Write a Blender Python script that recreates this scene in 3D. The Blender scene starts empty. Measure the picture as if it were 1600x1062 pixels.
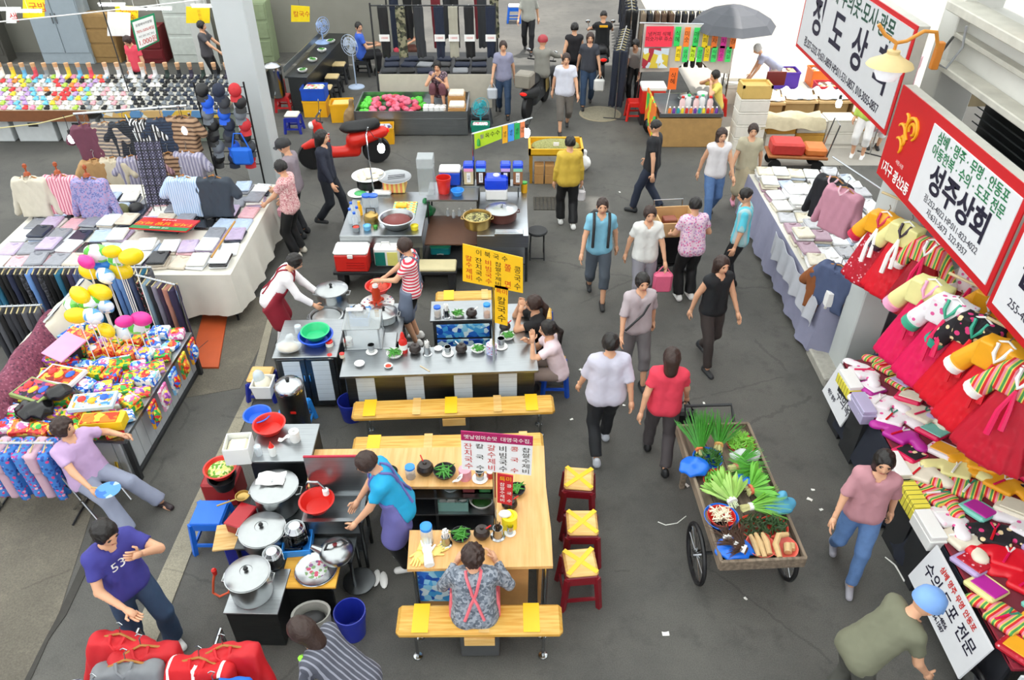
import bpy, math, random
import numpy as np
from mathutils import Matrix, Vector, Euler
random.seed(7)
C = bpy.context.scene.collection
R = math.radians
PI = math.pi

# ------------------------------------------------------------------ camera, world, sun, exposure
CAM_H, FPX, PITCH = 6.3, 1200.0, R(37)
cam_d = bpy.data.cameras.new('camera')
cam = bpy.data.objects.new('camera', cam_d); C.objects.link(cam)
cam.location = (0, 0, CAM_H); cam.rotation_euler = (PI/2 - PITCH, 0, 0)
cam_d.sensor_width = 36; cam_d.lens = 36*FPX/1600; cam_d.clip_end = 200
bpy.context.scene.camera = cam
W = bpy.data.worlds.new('sky'); bpy.context.scene.world = W; W.use_nodes = True
bg = W.node_tree.nodes['Background']; bg.inputs[0].default_value = (.93, .96, 1, 1); bg.inputs[1].default_value = 1.25
sun_d = bpy.data.lights.new('sun', 'SUN'); sun_d.energy = 4.2; sun_d.angle = R(1.0); sun_d.color = (1, .96, .9)
sun = bpy.data.objects.new('sun', sun_d); C.objects.link(sun); sun.rotation_euler = (R(-14), R(8), 0); sun.location = (0, 10, 30)
vs = bpy.context.scene.view_settings
vs.view_transform = 'Standard'; vs.look = 'None'; vs.gamma = 1; vs.use_curve_mapping = False; vs.exposure = 0.44

def P(px, py, z=0.0):
    """layout aid: the point at height z that the surveyed photograph shows at (px, py)"""
    u = (px-800)/FPX; v = -(py-531)/FPX
    d = (u, math.cos(PITCH)+v*math.sin(PITCH), -math.sin(PITCH)+v*math.cos(PITCH))
    t = (z-CAM_H)/d[2]
    return Vector((d[0]*t, d[1]*t, z))

# ------------------------------------------------------------------ materials
def lin(c):
    if isinstance(c, str):
        c = [int(c[i:i+2], 16)/255 for i in (0, 2, 4)]
    return tuple((x/12.92 if x <= .04045 else ((x+.055)/1.055)**2.4) for x in c[:3]) + (1,)
_M = {}
def _new(key):
    m = bpy.data.materials.new(key); m.use_nodes = True
    nt = m.node_tree; b = nt.nodes['Principled BSDF']
    return m, nt, b
def _n(nt, t, **kw):
    n = nt.nodes.new(t)
    for k, v in kw.items():
        if hasattr(n, k): setattr(n, k, v)
        else: n.inputs[k].default_value = v
    return n
def _coord(nt):
    return nt.nodes.new('ShaderNodeTexCoord').outputs['Object']
def _mixc(nt, fac, a, b):
    m = nt.nodes.new('ShaderNodeMix'); m.data_type = 'RGBA'
    for s, v in ((0, fac), (6, a), (7, b)):
        if hasattr(v, 'is_output'): nt.links.new(v, m.inputs[s])
        else: m.inputs[s].default_value = v
    return m.outputs[2]
def _math(nt, op, a, b=None, c=None):
    m = nt.nodes.new('ShaderNodeMath'); m.operation = op
    for i, v in enumerate((a, b, c)):
        if v is None: continue
        if hasattr(v, 'is_output'): nt.links.new(v, m.inputs[i])
        else: m.inputs[i].default_value = v
    return m.outputs[0]
def _finish(nt, b, col, co, var, scale, bump):
    """subtle procedural mottling plus optional bump"""
    nz = _n(nt, 'ShaderNodeTexNoise', Scale=scale, Detail=3.0); nt.links.new(co, nz.inputs['Vector'])
    hs = nt.nodes.new('ShaderNodeHueSaturation')
    v = _math(nt, 'MULTIPLY_ADD', nz.outputs[0], var*2, 1-var)
    nt.links.new(v, hs.inputs['Value'])
    if hasattr(col, 'is_output'): nt.links.new(col, hs.inputs['Color'])
    else: hs.inputs['Color'].default_value = col
    nt.links.new(hs.outputs[0], b.inputs['Base Color'])
    if bump:
        bp = _n(nt, 'ShaderNodeBump', Strength=bump, Distance=.02); nt.links.new(nz.outputs[0], bp.inputs['Height'])
        nt.links.new(bp.outputs[0], b.inputs['Normal'])
def mat(c, rough=.6, metal=0, var=.1, scale=9, bump=0, emit=0, alpha=1, trans=0):
    key = 'm_%s_%g_%g_%g_%g_%g_%g_%g_%g' % (c, rough, metal, var, scale, bump, emit, alpha, trans)
    if key in _M: return _M[key]
    m, nt, b = _new(key)
    b.inputs['Roughness'].default_value = rough; b.inputs['Metallic'].default_value = metal
    _finish(nt, b, lin(c), _coord(nt), var, scale, bump)
    if emit:
        b.inputs['Emission Color'].default_value = lin(c); b.inputs['Emission Strength'].default_value = emit
    if alpha < 1: b.inputs['Alpha'].default_value = alpha
    if trans: b.inputs['Transmission Weight'].default_value = trans
    _M[key] = m
    return m
def pat(kind, cols, scale=10, ax=0, ratio=.5, rough=.75, var=.08, bump=0):
    key = 'p_%s_%s_%g_%d_%g_%g' % (kind, '_'.join(cols), scale, ax, ratio, rough)
    if key in _M: return _M[key]
    m, nt, b = _new(key); b.inputs['Roughness'].default_value = rough
    co = _coord(nt); L = [lin(c) for c in cols]; col = L[0]
    if kind in ('stripe', 'plaid', 'check'):
        sp = nt.nodes.new('ShaderNodeSeparateXYZ'); nt.links.new(co, sp.inputs[0])
        def band(i, off=0, rt=ratio):
            fr = _math(nt, 'FRACT', _math(nt, 'MULTIPLY_ADD', sp.outputs[i], scale, 50.13+off))
            return _math(nt, 'LESS_THAN', fr, rt)
        if kind == 'stripe':
            col = _mixc(nt, band(ax), L[0], L[1])
            for k, c in enumerate(L[2:]): col = _mixc(nt, band(ax, .37*(k+1), ratio*.5), col, c)
        elif kind == 'plaid':
            col = _mixc(nt, band(0, 0, .28), L[0], L[1]); col = _mixc(nt, _math(nt, 'MULTIPLY', band(2, 0, .28), .7), col, L[1])
            if len(L) > 2: col = _mixc(nt, band(1, .5, .12), col, L[2])
        else:
            a = _math(nt, 'ADD', band(0), band(1 if ax == 0 else 2))
            col = _mixc(nt, _math(nt, 'MULTIPLY', a, .5), L[0], L[1])
            if len(L) > 2: col = _mixc(nt, _math(nt, 'COMPARE', a, 1.0, .2), col, L[2])
    elif kind == 'floral':
        vo = _n(nt, 'ShaderNodeTexVoronoi', Scale=scale); nt.links.new(co, vo.inputs['Vector'])
        msk = _math(nt, 'LESS_THAN', vo.outputs['Distance'], ratio)
        sx = nt.nodes.new('ShaderNodeSeparateColor'); nt.links.new(vo.outputs['Color'], sx.inputs[0])
        pc = L[1]
        for k, c in enumerate(L[2:]):
            pc = _mixc(nt, _math(nt, 'GREATER_THAN', sx.outputs[k % 3], .45+.12*k), pc, c)
        col = _mixc(nt, msk, L[0], pc)
    elif kind == 'cells':
        vo = _n(nt, 'ShaderNodeTexVoronoi', Scale=scale); nt.links.new(co, vo.inputs['Vector'])
        sx = nt.nodes.new('ShaderNodeSeparateColor'); nt.links.new(vo.outputs['Color'], sx.inputs[0])
        col = L[0]
        for k, c in enumerate(L[1:]):
            col = _mixc(nt, _math(nt, 'GREATER_THAN', sx.outputs[0], (k+1)/len(L)), col, c)
    elif kind == 'wood':
        mp = nt.nodes.new('ShaderNodeMapping'); s = [14, 14, 14]; s[ax] = 1.1
        mp.inputs['Scale'].default_value = s; nt.links.new(co, mp.inputs[0])
        nz = _n(nt, 'ShaderNodeTexNoise', Scale=scale*.3, Detail=5.0); nt.links.new(mp.outputs[0], nz.inputs['Vector'])
        rp = nt.nodes.new('ShaderNodeValToRGB'); rp.color_ramp.elements[0].position = .38; rp.color_ramp.elements[1].position = .62
        rp.color_ramp.elements[0].color = L[1]; rp.color_ramp.elements[1].color = L[0]
        nt.links.new(nz.outputs[0], rp.inputs[0]); col = rp.outputs[0]
    elif kind == 'brushed':
        mp = nt.nodes.new('ShaderNodeMapping'); s = [60, 60, 60]; s[ax] = 1.5
        mp.inputs['Scale'].default_value = s; nt.links.new(co, mp.inputs[0])
        nz = _n(nt, 'ShaderNodeTexNoise', Scale=2.0, Detail=2.0); nt.links.new(mp.outputs[0], nz.inputs['Vector'])
        col = _mixc(nt, nz.outputs[0], L[0], L[1]); b.inputs['Metallic'].default_value = 1.0
    _finish(nt, b, col, co, var, 7, bump)
    _M[key] = m
    return m
STEEL = pat('brushed', ['b2b6b8', '92969a'], 1, 0, rough=.33)
STEEL_D = pat('brushed', ['6d7072', '4b4e50'], 1, 0, rough=.38)
CHROME = mat('b4b7b9', .18, 1, .05)
POT = mat('adb0b1', .28, 1, .06, 20)
BLACK = mat('18181a', .5); DARK = mat('2a2b2d', .6); WHITE = mat('f0efec', .6, var=.05)
IRON = mat('3b3c3e', .5, .6)
SKIN = mat('d9a583', .55, var=.05); SKIN2 = mat('c48e6c', .55, var=.05)
EYE = mat('140d0a', .3); LIP = mat('a8564c', .5)
HAIR = mat('17120f', .45, var=.25, scale=60, bump=.3); HAIRB = mat('33211a', .5, var=.25, scale=60, bump=.3); HAIRG = mat('c9c7c2', .6, var=.2, scale=60)

# ------------------------------------------------------------------ mesh helpers
class MB:
    def __init__(s): s.v = []; s.f = []; s.m = []
    def add(s, vs, fs, mi=0):
        o = len(s.v); s.v += [tuple(p) for p in vs]; s.f += [tuple(i+o for i in q) for q in fs]; s.m += [mi]*len(fs); return s
    def box(s, c, d, ch=0, rz=0, mi=0, rx=0, ry=0):
        hx, hy, hz = d[0]/2, d[1]/2, d[2]/2
        M = Matrix.Translation(c) @ Euler((rx, ry, rz)).to_matrix().to_4x4()
        if ch <= 0:
            vs = [(x*hx, y*hy, z*hz) for z in (-1, 1) for y in (-1, 1) for x in (-1, 1)]
            fs = [(0, 2, 3, 1), (4, 5, 7, 6), (0, 1, 5, 4), (2, 6, 7, 3), (0, 4, 6, 2), (1, 3, 7, 5)]
        else:
            ch = min(ch, hx*.9, hy*.9, hz*.9); vs = []; ix = {}
            for sx in (-1, 1):
                for sy in (-1, 1):
                    for sz in (-1, 1):
                        for a in range(3):
                            p = [sx*(hx-ch), sy*(hy-ch), sz*(hz-ch)]; p[a] = (sx*hx, sy*hy, sz*hz)[a]
                            ix[(sx, sy, sz, a)] = len(vs); vs.append(tuple(p))
            fs = []
            for a in range(3):
                b, c2 = [k for k in range(3) if k != a]
                for sg in (-1, 1):
                    q = []
                    for (i, j) in ((-1, -1), (1, -1), (1, 1), (-1, 1)):
                        k = [0, 0, 0]; k[a] = sg; k[b] = i; k[c2] = j; q.append(ix[(*k, a)])
                    fs.append(q if (sg > 0) == (a != 1) else q[::-1])
                for i in (-1, 1):
                    for j in (-1, 1):
                        q = []
                        for sg, ax_ in ((-1, b), (1, b), (1, c2), (-1, c2)):
                            k = [0, 0, 0]; k[a] = sg; k[b] = i; k[c2] = j; q.append(ix[(*k, ax_)])
                        fs.append(q)
            for sx in (-1, 1):
                for sy in (-1, 1):
                    for sz in (-1, 1):
                        fs.append([ix[(sx, sy, sz, a)] for a in range(3)])
        return s.add([M @ Vector(p) for p in vs], fs, mi)
    def lathe(s, prof, c=(0, 0, 0), n=20, M=None, mi=0, sx=1, sy=1):
        vs = []; fs = []; T = Matrix.Translation(c) @ (M.to_4x4() if M else Matrix())
        for r, z in prof:
            for k in range(n):
                a = 2*PI*k/n; vs.append(T @ Vector((max(r, 1e-4)*math.cos(a)*sx, max(r, 1e-4)*math.sin(a)*sy, z)))
        for i in range(len(prof)-1):
            for k in range(n):
                k2 = (k+1) % n; fs.append((i*n+k, i*n+k2, (i+1)*n+k2, (i+1)*n+k))
        if prof[0][0] > 1e-3: fs.append(tuple(range(n))[::-1])
        if prof[-1][0] > 1e-3: fs.append(tuple((len(prof)-1)*n+k for k in range(n)))
        return s.add(vs, fs, mi)
    def cyl(s, c, r, h, n=16, mi=0, r2=None): return s.lathe([(r, 0), (r if r2 is None else r2, h)], c, n, mi=mi)
    def tube(s, pts, r, n=7, mi=0, closed=False):
        pts = [Vector(p) for p in pts]; N = len(pts); rs = r if isinstance(r, (list, tuple)) else [r]*N
        vs = []; fs = []; up = Vector((0, 0, 1)); prev = None
        for i, p in enumerate(pts):
            if closed: d = pts[(i+1) % N]-pts[i-1]
            else: d = pts[min(i+1, N-1)]-pts[max(i-1, 0)]
            d = d.normalized() if d.length > 1e-9 else Vector((0, 0, 1))
            if prev is None:
                a = d.cross(up if abs(d.z) < .9 else Vector((1, 0, 0))).normalized()
            else:
                a = (prev-d*prev.dot(d)); a = a.normalized() if a.length > 1e-6 else d.orthogonal().normalized()
            prev = a; b = d.cross(a)
            for k in range(n):
                t = 2*PI*k/n; vs.append(p+(a*math.cos(t)+b*math.sin(t))*rs[i])
        for i in range(N if closed else N-1):
            j = (i+1) % N
            for k in range(n):
                k2 = (k+1) % n; fs.append((i*n+k, i*n+k2, j*n+k2, j*n+k))
        if not closed: fs += [tuple(range(n))[::-1], tuple((N-1)*n+k for k in range(n))]
        return s.add(vs, fs, mi)
    def ell(s, c, r, nu=12, nv=8, M=None, mi=0, fn=None):
        if not hasattr(r, '__len__'): r = (r, r, r)
        T = Matrix.Translation(c) @ (M.to_4x4() if M else Matrix()); vs = []; fs = []
        for i in range(nv+1):
            th = PI*i/nv
            for k in range(nu):
                a = 2*PI*k/nu; p = Vector((math.sin(th)*math.cos(a)*r[0], math.sin(th)*math.sin(a)*r[1], -math.cos(th)*r[2]))
                if fn: p = Vector(fn(p))
                vs.append(T @ p)
        for i in range(nv):
            for k in range(nu):
                k2 = (k+1) % nu; fs.append((i*nu+k, i*nu+k2, (i+1)*nu+k2, (i+1)*nu+k))
        return s.add(vs, fs, mi)
    def prism(s, poly, z0, z1, M=None, mi=0):
        n = len(poly); T = M.to_4x4() if M else Matrix()
        vs = [T @ Vector((x, y, z0)) for x, y in poly]+[T @ Vector((x, y, z1)) for x, y in poly]
        fs = [tuple(range(n))[::-1], tuple(range(n, 2*n))]+[(i, (i+1) % n, (i+1) % n+n, i+n) for i in range(n)]
        return s.add(vs, fs, mi)
    def sheet(s, fn, nu, nv, th=.006, mi=0):
        """closed thin cloth over fn(u, v), u and v in 0..1"""
        g = [[Vector(fn(i/nu, j/nv)) for i in range(nu+1)] for j in range(nv+1)]
        vs = []; w = nu+1
        for sgn in (0, 1):
            for j in range(nv+1):
                for i in range(nu+1):
                    a = g[j][min(i+1, nu)]-g[j][max(i-1, 0)]; b = g[min(j+1, nv)][i]-g[max(j-1, 0)][i]
                    nn = a.cross(b); nn = nn.normalized() if nn.length > 1e-9 else Vector((0, 0, 1))
                    vs.append(g[j][i]-nn*th*sgn)
        o = w*(nv+1); fs = []
        for j in range(nv):
            for i in range(nu):
                q = (j*w+i, j*w+i+1, (j+1)*w+i+1, (j+1)*w+i); fs.append(q); fs.append(tuple(k+o for k in q[::-1]))
        rim = [i for i in range(w)]+[j*w+nu for j in range(1, nv+1)]+[nv*w+i for i in range(nu-1, -1, -1)]+[j*w for j in range(nv-1, 0, -1)]
        for a, b in zip(rim, rim[1:]+rim[:1]): fs.append((b, a, a+o, b+o))
        return s.add(vs, fs, mi)
    def mesh(s, name, smooth=True):
        me = bpy.data.meshes.new(name); me.from_pydata(s.v, [], s.f)
        if any(s.m): me.polygons.foreach_set('material_index', s.m)
        if smooth: smooth_by_angle(me)
        return me
    def obj(s, name, m, parent=None, loc=None, rz=0, smooth=True):
        return link(name, s.mesh(name, smooth), m, parent, loc, rz)
def smooth_by_angle(me, deg=38):
    me.polygons.foreach_set('use_smooth', [True]*len(me.polygons))
    try: me.set_sharp_from_angle(angle=R(deg))
    except Exception: pass
def link(name, me, m, parent=None, loc=None, rz=0):
    o = bpy.data.objects.new(name, me); C.objects.link(o)
    ms = m if isinstance(m, (list, tuple)) else [m]
    while len(me.materials) < len(ms): me.materials.append(ms[len(me.materials)])
    for i, k in enumerate(ms):
        if me.materials[i] is not k: o.material_slots[i].link = 'OBJECT'; o.material_slots[i].material = k
    if parent is not None: o.parent = parent
    if loc is not None: o.location = loc
    if rz: o.rotation_euler.z = rz
    return o
def tag(o, label=None, cat=None, group=None, kind=None):
    if label: o['label'] = label
    if cat: o['category'] = cat
    if group: o['group'] = group
    if kind: o['kind'] = kind
    return o
def thing(name, label, cat, loc=(0, 0, 0), rz=0, group=None):
    o = bpy.data.objects.new(name, None); C.objects.link(o); o.location = loc; o.rotation_euler.z = rz
    o.empty_display_size = .1
    return tag(o, label, cat, group)
def struct(name, mb, m, parent=None, loc=None, smooth=False):
    o = mb.obj(name, m, parent, loc, smooth=smooth); o['kind'] = 'structure'; return o
def dup(root, loc, rz=None, label=None, group=None):
    r = root.copy(); C.objects.link(r); r.location = loc
    if rz is not None: r.rotation_euler.z = rz
    if label: r['label'] = label
    if group: r['group'] = group
    for ch in list(root.children):
        c = ch.copy(); C.objects.link(c); c.parent = r
        for g in list(ch.children):
            d = g.copy(); C.objects.link(d); d.parent = c
    return r
_TX = {}
def text(body, size, m, parent, loc, rot=(0, 0, 0), sx=1.0, line=.95, name='lettering', bold=0.0, align='CENTER'):
    key = (body, size, sx, line, bold, align)
    if key not in _TX:
        cu = bpy.data.curves.new('lettering', 'FONT'); cu.body = body; cu.size = size; cu.align_x = align; cu.align_y = 'CENTER'
        cu.space_line = line; cu.offset = bold; cu.resolution_u = 3
        o = bpy.data.objects.new('tmp', cu); C.objects.link(o)
        dg = bpy.context.evaluated_depsgraph_get()
        me = bpy.data.meshes.new_from_object(o.evaluated_get(dg)); me.materials.clear()
        C.objects.unlink(o); bpy.data.objects.remove(o)
        me.transform(Matrix.Diagonal((sx, 1, 1, 1))); _TX[key] = me
    o = link(name, _TX[key], m, parent, loc); o.rotation_euler = rot
    return o

# ------------------------------------------------------------------ implicit surfaces (bodies, garments, soft goods)
def snet(f, lo, hi, h):
    lo = np.array(lo, float); hi = np.array(hi, float); n = np.maximum(np.ceil((hi-lo)/h).astype(int)+1, 3)
    ax = [lo[i]+h*np.arange(n[i]) for i in range(3)]
    X, Y, Z = np.meshgrid(*ax, indexing='ij'); D = f(X, Y, Z)
    S = D < 0; nx, ny, nz = D.shape
    acc = np.zeros((nx-1, ny-1, nz-1, 3)); cnt = np.zeros((nx-1, ny-1, nz-1))
    def sl(off): return tuple(slice(o, m-1+o) for o, m in zip(off, D.shape))
    cr = [(0, 0, 0), (1, 0, 0), (0, 1, 0), (1, 1, 0), (0, 0, 1), (1, 0, 1), (0, 1, 1), (1, 1, 1)]
    for a in cr:
        for d in range(3):
            if a[d] == 1: continue
            b = list(a); b[d] = 1; da, db = D[sl(a)], D[sl(b)]
            x = (da < 0) != (db < 0)
            den = np.where(np.abs(da-db) < 1e-12, 1, da-db); t = np.clip(da/den, 0, 1)
            for k in range(3):
                acc[..., k] += np.where(x, (a[k] + (t if k == d else 0)), 0)
            cnt += x
    act = cnt > 0; idx = -np.ones(act.shape, int); idx[act] = np.arange(act.sum())
    ii = np.argwhere(act); V = lo + h*(ii + acc[act]/cnt[act][:, None])
    F = []
    for d in range(3):
        o = [0, 0, 0]; o[d] = 1
        A = S[tuple(slice(0, m-(1 if k == d else 0)) for k, m in enumerate(D.shape))]
        B = S[tuple(slice(1 if k == d else 0, m) for k, m in enumerate(D.shape))]
        e = np.argwhere(A != B); u, w = (d+1) % 3, (d+2) % 3
        ok = (e[:, u] > 0) & (e[:, w] > 0) & (e[:, u] < D.shape[u]-1) & (e[:, w] < D.shape[w]-1); e = e[ok]
        if not len(e): continue
        q = []
        for (a, b) in ((0, 0), (1, 0), (1, 1), (0, 1)):
            c = e.copy(); c[:, u] -= a; c[:, w] -= b; q.append(idx[c[:, 0], c[:, 1], c[:, 2]])
        q = np.stack(q, 1); fl = A[e[:, 0], e[:, 1], e[:, 2]]; q[~fl] = q[~fl][:, ::-1]
        F.append(q)
    return V, np.concatenate(F)
def cap(X, Y, Z, a, b, r1, r2=None, sq=None):
    """tapered capsule distance; sq = (axis vector scale) squashes"""
    r2 = r1 if r2 is None else r2
    bx, by, bz = b[0]-a[0], b[1]-a[1], b[2]-a[2]; L = bx*bx+by*by+bz*bz+1e-12
    px, py, pz = X-a[0], Y-a[1], Z-a[2]
    t = np.clip((px*bx+py*by+pz*bz)/L, 0, 1)
    return np.sqrt((px-t*bx)**2+(py-t*by)**2+(pz-t*bz)**2)-(r1+(r2-r1)*t)
def elld(X, Y, Z, c, r):
    k = np.sqrt(((X-c[0])/r[0])**2+((Y-c[1])/r[1])**2+((Z-c[2])/r[2])**2)
    return (k-1)*min(r)
def smin(a, b, k=.03):
    h = np.clip(.5+.5*(b-a)/k, 0, 1); return b+(a-b)*h-k*h*(1-h)
def nmesh(name, V, F):
    me = bpy.data.meshes.new(name); me.from_pydata(V.tolist(), [], F.tolist())
    me.polygons.foreach_set('use_smooth', [True]*len(me.polygons)); return me
# ------------------------------------------------------------------ people
def ik(a, t, l1, l2, hint):
    a = Vector(a); t = Vector(t); d = t-a; L = d.length
    if L > (l1+l2)*.995: t = a+d*((l1+l2)*.995/L); d = t-a; L = d.length
    L = max(L, abs(l1-l2)+.02); u = d.normalized(); h = Vector(hint); h = (h-u*h.dot(u))
    h = h.normalized() if h.length > 1e-6 else u.orthogonal()
    c = (l1*l1+L*L-l2*l2)/(2*L); return a+u*c+h*math.sqrt(max(l1*l1-c*c, 0)), t
def _head_mesh():
    """skin head with nose, sockets, chin and ears; eyes and mouth in further slots; origin at the head's centre, face to +y"""
    b = MB()
    def shp(p):
        x, y, z = p
        k = max(0, -z/.118); x *= 1-.26*k*k
        if y > 0: y *= 1-.10*k
        if y < 0 and z < 0: y *= 1-.35*k
        g = math.exp(-((x/.016)**2+((z+.022)/.026)**2))
        if y > 0: y += .024*g
        for s in (-1, 1):
            e = math.exp(-(((x-s*.032)/.018)**2+((z-.008)/.013)**2))
            if y > 0: y -= .009*e
        br = math.exp(-((z-.034)/.014)**2-(x/.055)**2)
        if y > 0: y += .004*br
        return (x, y, z)
    b.ell((0, 0, 0), (.077, .094, .118), 28, 22, fn=shp)
    for s in (-1, 1):
        b.ell((s*.077, -.005, -.005), (.012, .022, .033), 8, 6)
        b.ell((s*.031, .079, .007), (.014, .008, .0055), 8, 6, mi=1)
        b.box((s*.032, .088, .029), (.034, .008, .006), mi=1, ry=s*.12)
    b.ell((0, .0815, -.058), (.023, .008, .0065), 8, 6, mi=2)
    return b
HEADMB = _head_mesh()
def _hair(style):
    def f(X, Y, Z):
        w = .005*np.sin(X*95+2*np.sin(Z*40))*np.sin(Y*80)
        d = elld(X, Y, Z, (0, -.014, .022), (.094, .108, .118))+w
        face = elld(X, Y, Z, (0, .105, -.035), (.074, .075, .098))
        if style == 'short':
            d = np.maximum(d, -(Z+.045+Y*.25)); d = np.maximum(d, -face)
        elif style == 'man':
            d = elld(X, Y, Z, (0, -.012, .022), (.087, .103, .112))+w
            d = np.maximum(d, -(Z+.02+Y*.55)); d = np.maximum(d, -face)
        elif style == 'perm':
            d = elld(X, Y, Z, (0, -.016, .026), (.108, .118, .122))+w*2.2
            d = np.maximum(d, -(Z+.06)); d = np.maximum(d, -face)
        elif style in ('bob', 'long', 'pony'):
            if style != 'pony':
                lo = -.13 if style == 'bob' else -.30
                d = smin(d, cap(X, Y, Z, (0, -.05, 0), (0, -.075, lo), .086, .075), .03)
            d = np.maximum(d, -(Z+(.05 if style == 'pony' else .3)+0*Y)); d = np.maximum(d, -face)
            d = np.maximum(d, -elld(X, Y, Z, (0, .1, -.1), (.07, .09, .12)))
            if style == 'pony':
                d = smin(d, cap(X, Y, Z, (0, -.10, .02), (0, -.16, -.06), .034, .04), .02)
                d = smin(d, cap(X, Y, Z, (0, -.16, -.06), (0, -.15, -.27), .042, .02), .02)
        return d
    V, F = snet(f, (-.13, -.23, -.36 if style in ('long', 'pony', 'bob') else -.15), (.13, .13, .17), .0125)
    return nmesh('hair', V, F)
_HAIR = {}
def _shoe():
    def f(X, Y, Z):
        d = smin(cap(X, Y, Z, (0, -.055, .04), (0, .12, .026), .042, .036), cap(X, Y, Z, (0, -.05, .05), (0, -.045, .085), .04, .038), .03)
        return np.maximum(d, -Z)
    V, F = snet(f, (-.06, -.12, -.012), (.06, .18, .14), .0125); return nmesh('shoe', V, F)
SHOE = _shoe()
def fingers(mb, wrist, d, side, palm_n, curl=.35, s=1.0, mi=0):
    """palm and five unequal bent fingers, thumb leaving the palm's side; d = hand direction, palm_n = palm normal"""
    d = Vector(d).normalized(); n = Vector(palm_n); n = (n-d*n.dot(d)).normalized(); a = d.cross(n).normalized()*side
    w = Vector(wrist)
    mb.tube([w-d*.02*s, w+d*.03*s, w+d*.085*s], [.024*s, .033*s, .031*s], 8, mi)
    for k, (off, ln) in enumerate(((.030, .072), (.010, .082), (-.010, .076), (-.029, .058))):
        p = w+d*.078*s+a*off*s; dd = d; pts = [p-d*.02*s]; q = p
        for j in range(3):
            dd = (dd*math.cos(curl)+n*math.sin(curl)).normalized() if j else (d*math.cos(curl*.5)+n*math.sin(curl*.5)).normalized()
            q = q+dd*ln*s*(.45, .32, .23)[j]; pts.append(q)
        mb.tube(pts, [.0095*s, .0095*s, .0085*s, .006*s], 6, mi)
    p = w+d*.02*s+a*.026*s; q = p+(d*.6+a*.8+n*.25).normalized()*.042*s; e = q+(d*.9+a*.2+n*.4).normalized()*.035*s
    mb.tube([p-a*.015*s, q, e], [.013*s, .011*s, .008*s], 6, mi)
def person(label, loc, yaw, h=1.62, lean=0, hip=.92, hands=None, feet=None, head=(0, 0), shirt=('long', None), pants=('long', None),
           hair=('short', None), shoes=None, fat=1.0, skin=None, group=None, z=0, elbow=((-.5, -.6, -.5), (.5, -.6, -.5)), knees=None,
           apron=None, cap_m=None, res=.022, curl=.4, side_lean=0, palms=None, socks=None, bare=False):
    s = h/1.7; skin = skin or SKIN
    root = thing('person', label, 'person', (loc[0], loc[1], z), R(yaw), group)
    L_ = R(lean); SL = R(side_lean)
    hands = hands or ((-.25, .06, .80), (.25, .06, .80)); feet = feet or ((-.10, .0, 0), (.10, .0, 0))
    pel = Vector((0, 0, hip)); sp = Vector((math.sin(SL), math.sin(L_)*math.cos(SL), math.cos(L_)*math.cos(SL)))
    fw = Vector((0, math.cos(L_), -math.sin(L_)))
    mid = pel+sp*.22; ch = pel+sp*.43; nk = pel+sp*.535; rt = Vector((1, 0, 0)) if abs(SL) < .01 else sp.cross(fw)*-1
    rt = fw.cross(sp).normalized()
    sh = [ch+rt*(k*.15*(.5+.5*fat))+sp*.03 for k in (-1, 1)]; hj = [pel+Vector((k*.088, 0, -.02)) for k in (-1, 1)]
    el, wr, kn, an = [], [], [], []
    for i in (0, 1):
        e, w = ik(sh[i], hands[i], .285, .26, elbow[i]); el.append(e); wr.append(w)
        kh = knees[i] if knees else (.12*(-1, 1)[i], 1, .1)
        k, a = ik(hj[i], Vector(feet[i])+Vector((0, 0, .085)), .43, .42, kh); kn.append(k); an.append(a)
    hp, hy = R(head[0])+L_*.55, R(head[1])
    HR = Euler((-hp, 0, hy), 'XYZ').to_matrix()
    hc = nk+HR @ Vector((0, .022, .125))
    ft = fat
    def torso(X, Y, Z, o=0):
        d = None
        for k in (-1, 1):
            q = rt*(k*.062*ft)
            c = smin(cap(X, Y, Z, pel+q, mid+q, .104*ft+o, .088*ft+o), cap(X, Y, Z, mid+q, ch+rt*(k*.07)-sp*.02, .088*ft+o, .096*ft**.5+o), .04)
            d = c if d is None else smin(d, c, .04)
        return smin(d, cap(X, Y, Z, sh[0], sh[1], .052+o), .06)
    def arm(X, Y, Z, i, o=0, fore=True):
        d = cap(X, Y, Z, sh[i], el[i], .052*ft**.5+o, .04+o)
        return smin(d, cap(X, Y, Z, el[i], wr[i], .04+o, .026+o), .015) if fore else d
    def leg(X, Y, Z, i, o=0):
        return smin(cap(X, Y, Z, hj[i], kn[i], .088*ft**.6+o, .056+o), cap(X, Y, Z, kn[i], an[i], .055+o, .036+o), .02)
    def body(X, Y, Z):
        d = torso(X, Y, Z)
        for i in (0, 1): d = smin(d, leg(X, Y, Z, i), .03); d = smin(d, arm(X, Y, Z, i), .02)
        return smin(d, cap(X, Y, Z, nk-sp*.04, hc-HR @ Vector((0, .02, .04)), .055, .05), .03)
    allp = [pel, ch, nk]+sh+el+wr+kn+an
    lo = [min(p[k] for p in allp)-.16 for k in range(3)]; hi = [max(p[k] for p in allp)+.16 for k in range(3)]
    V, F = snet(body, lo, hi, res)
    mb = MB(); mb.v = V.tolist(); mb.f = F.tolist(); mb.m = [0]*len(F)
    hb = MB(); hb.v = [tuple(hc+HR @ Vector(p)) for p in HEADMB.v]; mb.add(hb.v, HEADMB.f); mb.m[-len(HEADMB.f):] = HEADMB.m
    for i in (0, 1):
        pn = palms[i] if palms else (((1, -1)[i]), .2, -.2)
        fingers(mb, wr[i], wr[i]-el[i], (-1, 1)[i], pn, curl)
        fd = Vector((an[i].x-kn[i].x, 0, 0)); p = an[i]
        mb.tube([p+Vector((0, -.03, -.04)), p+Vector((0, .06, -.055)), p+Vector((0, .13, -.068))], [.03, .035, .02], 8)
    mb.v = [(x*s, y*s, q*s) for x, y, q in mb.v]
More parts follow.
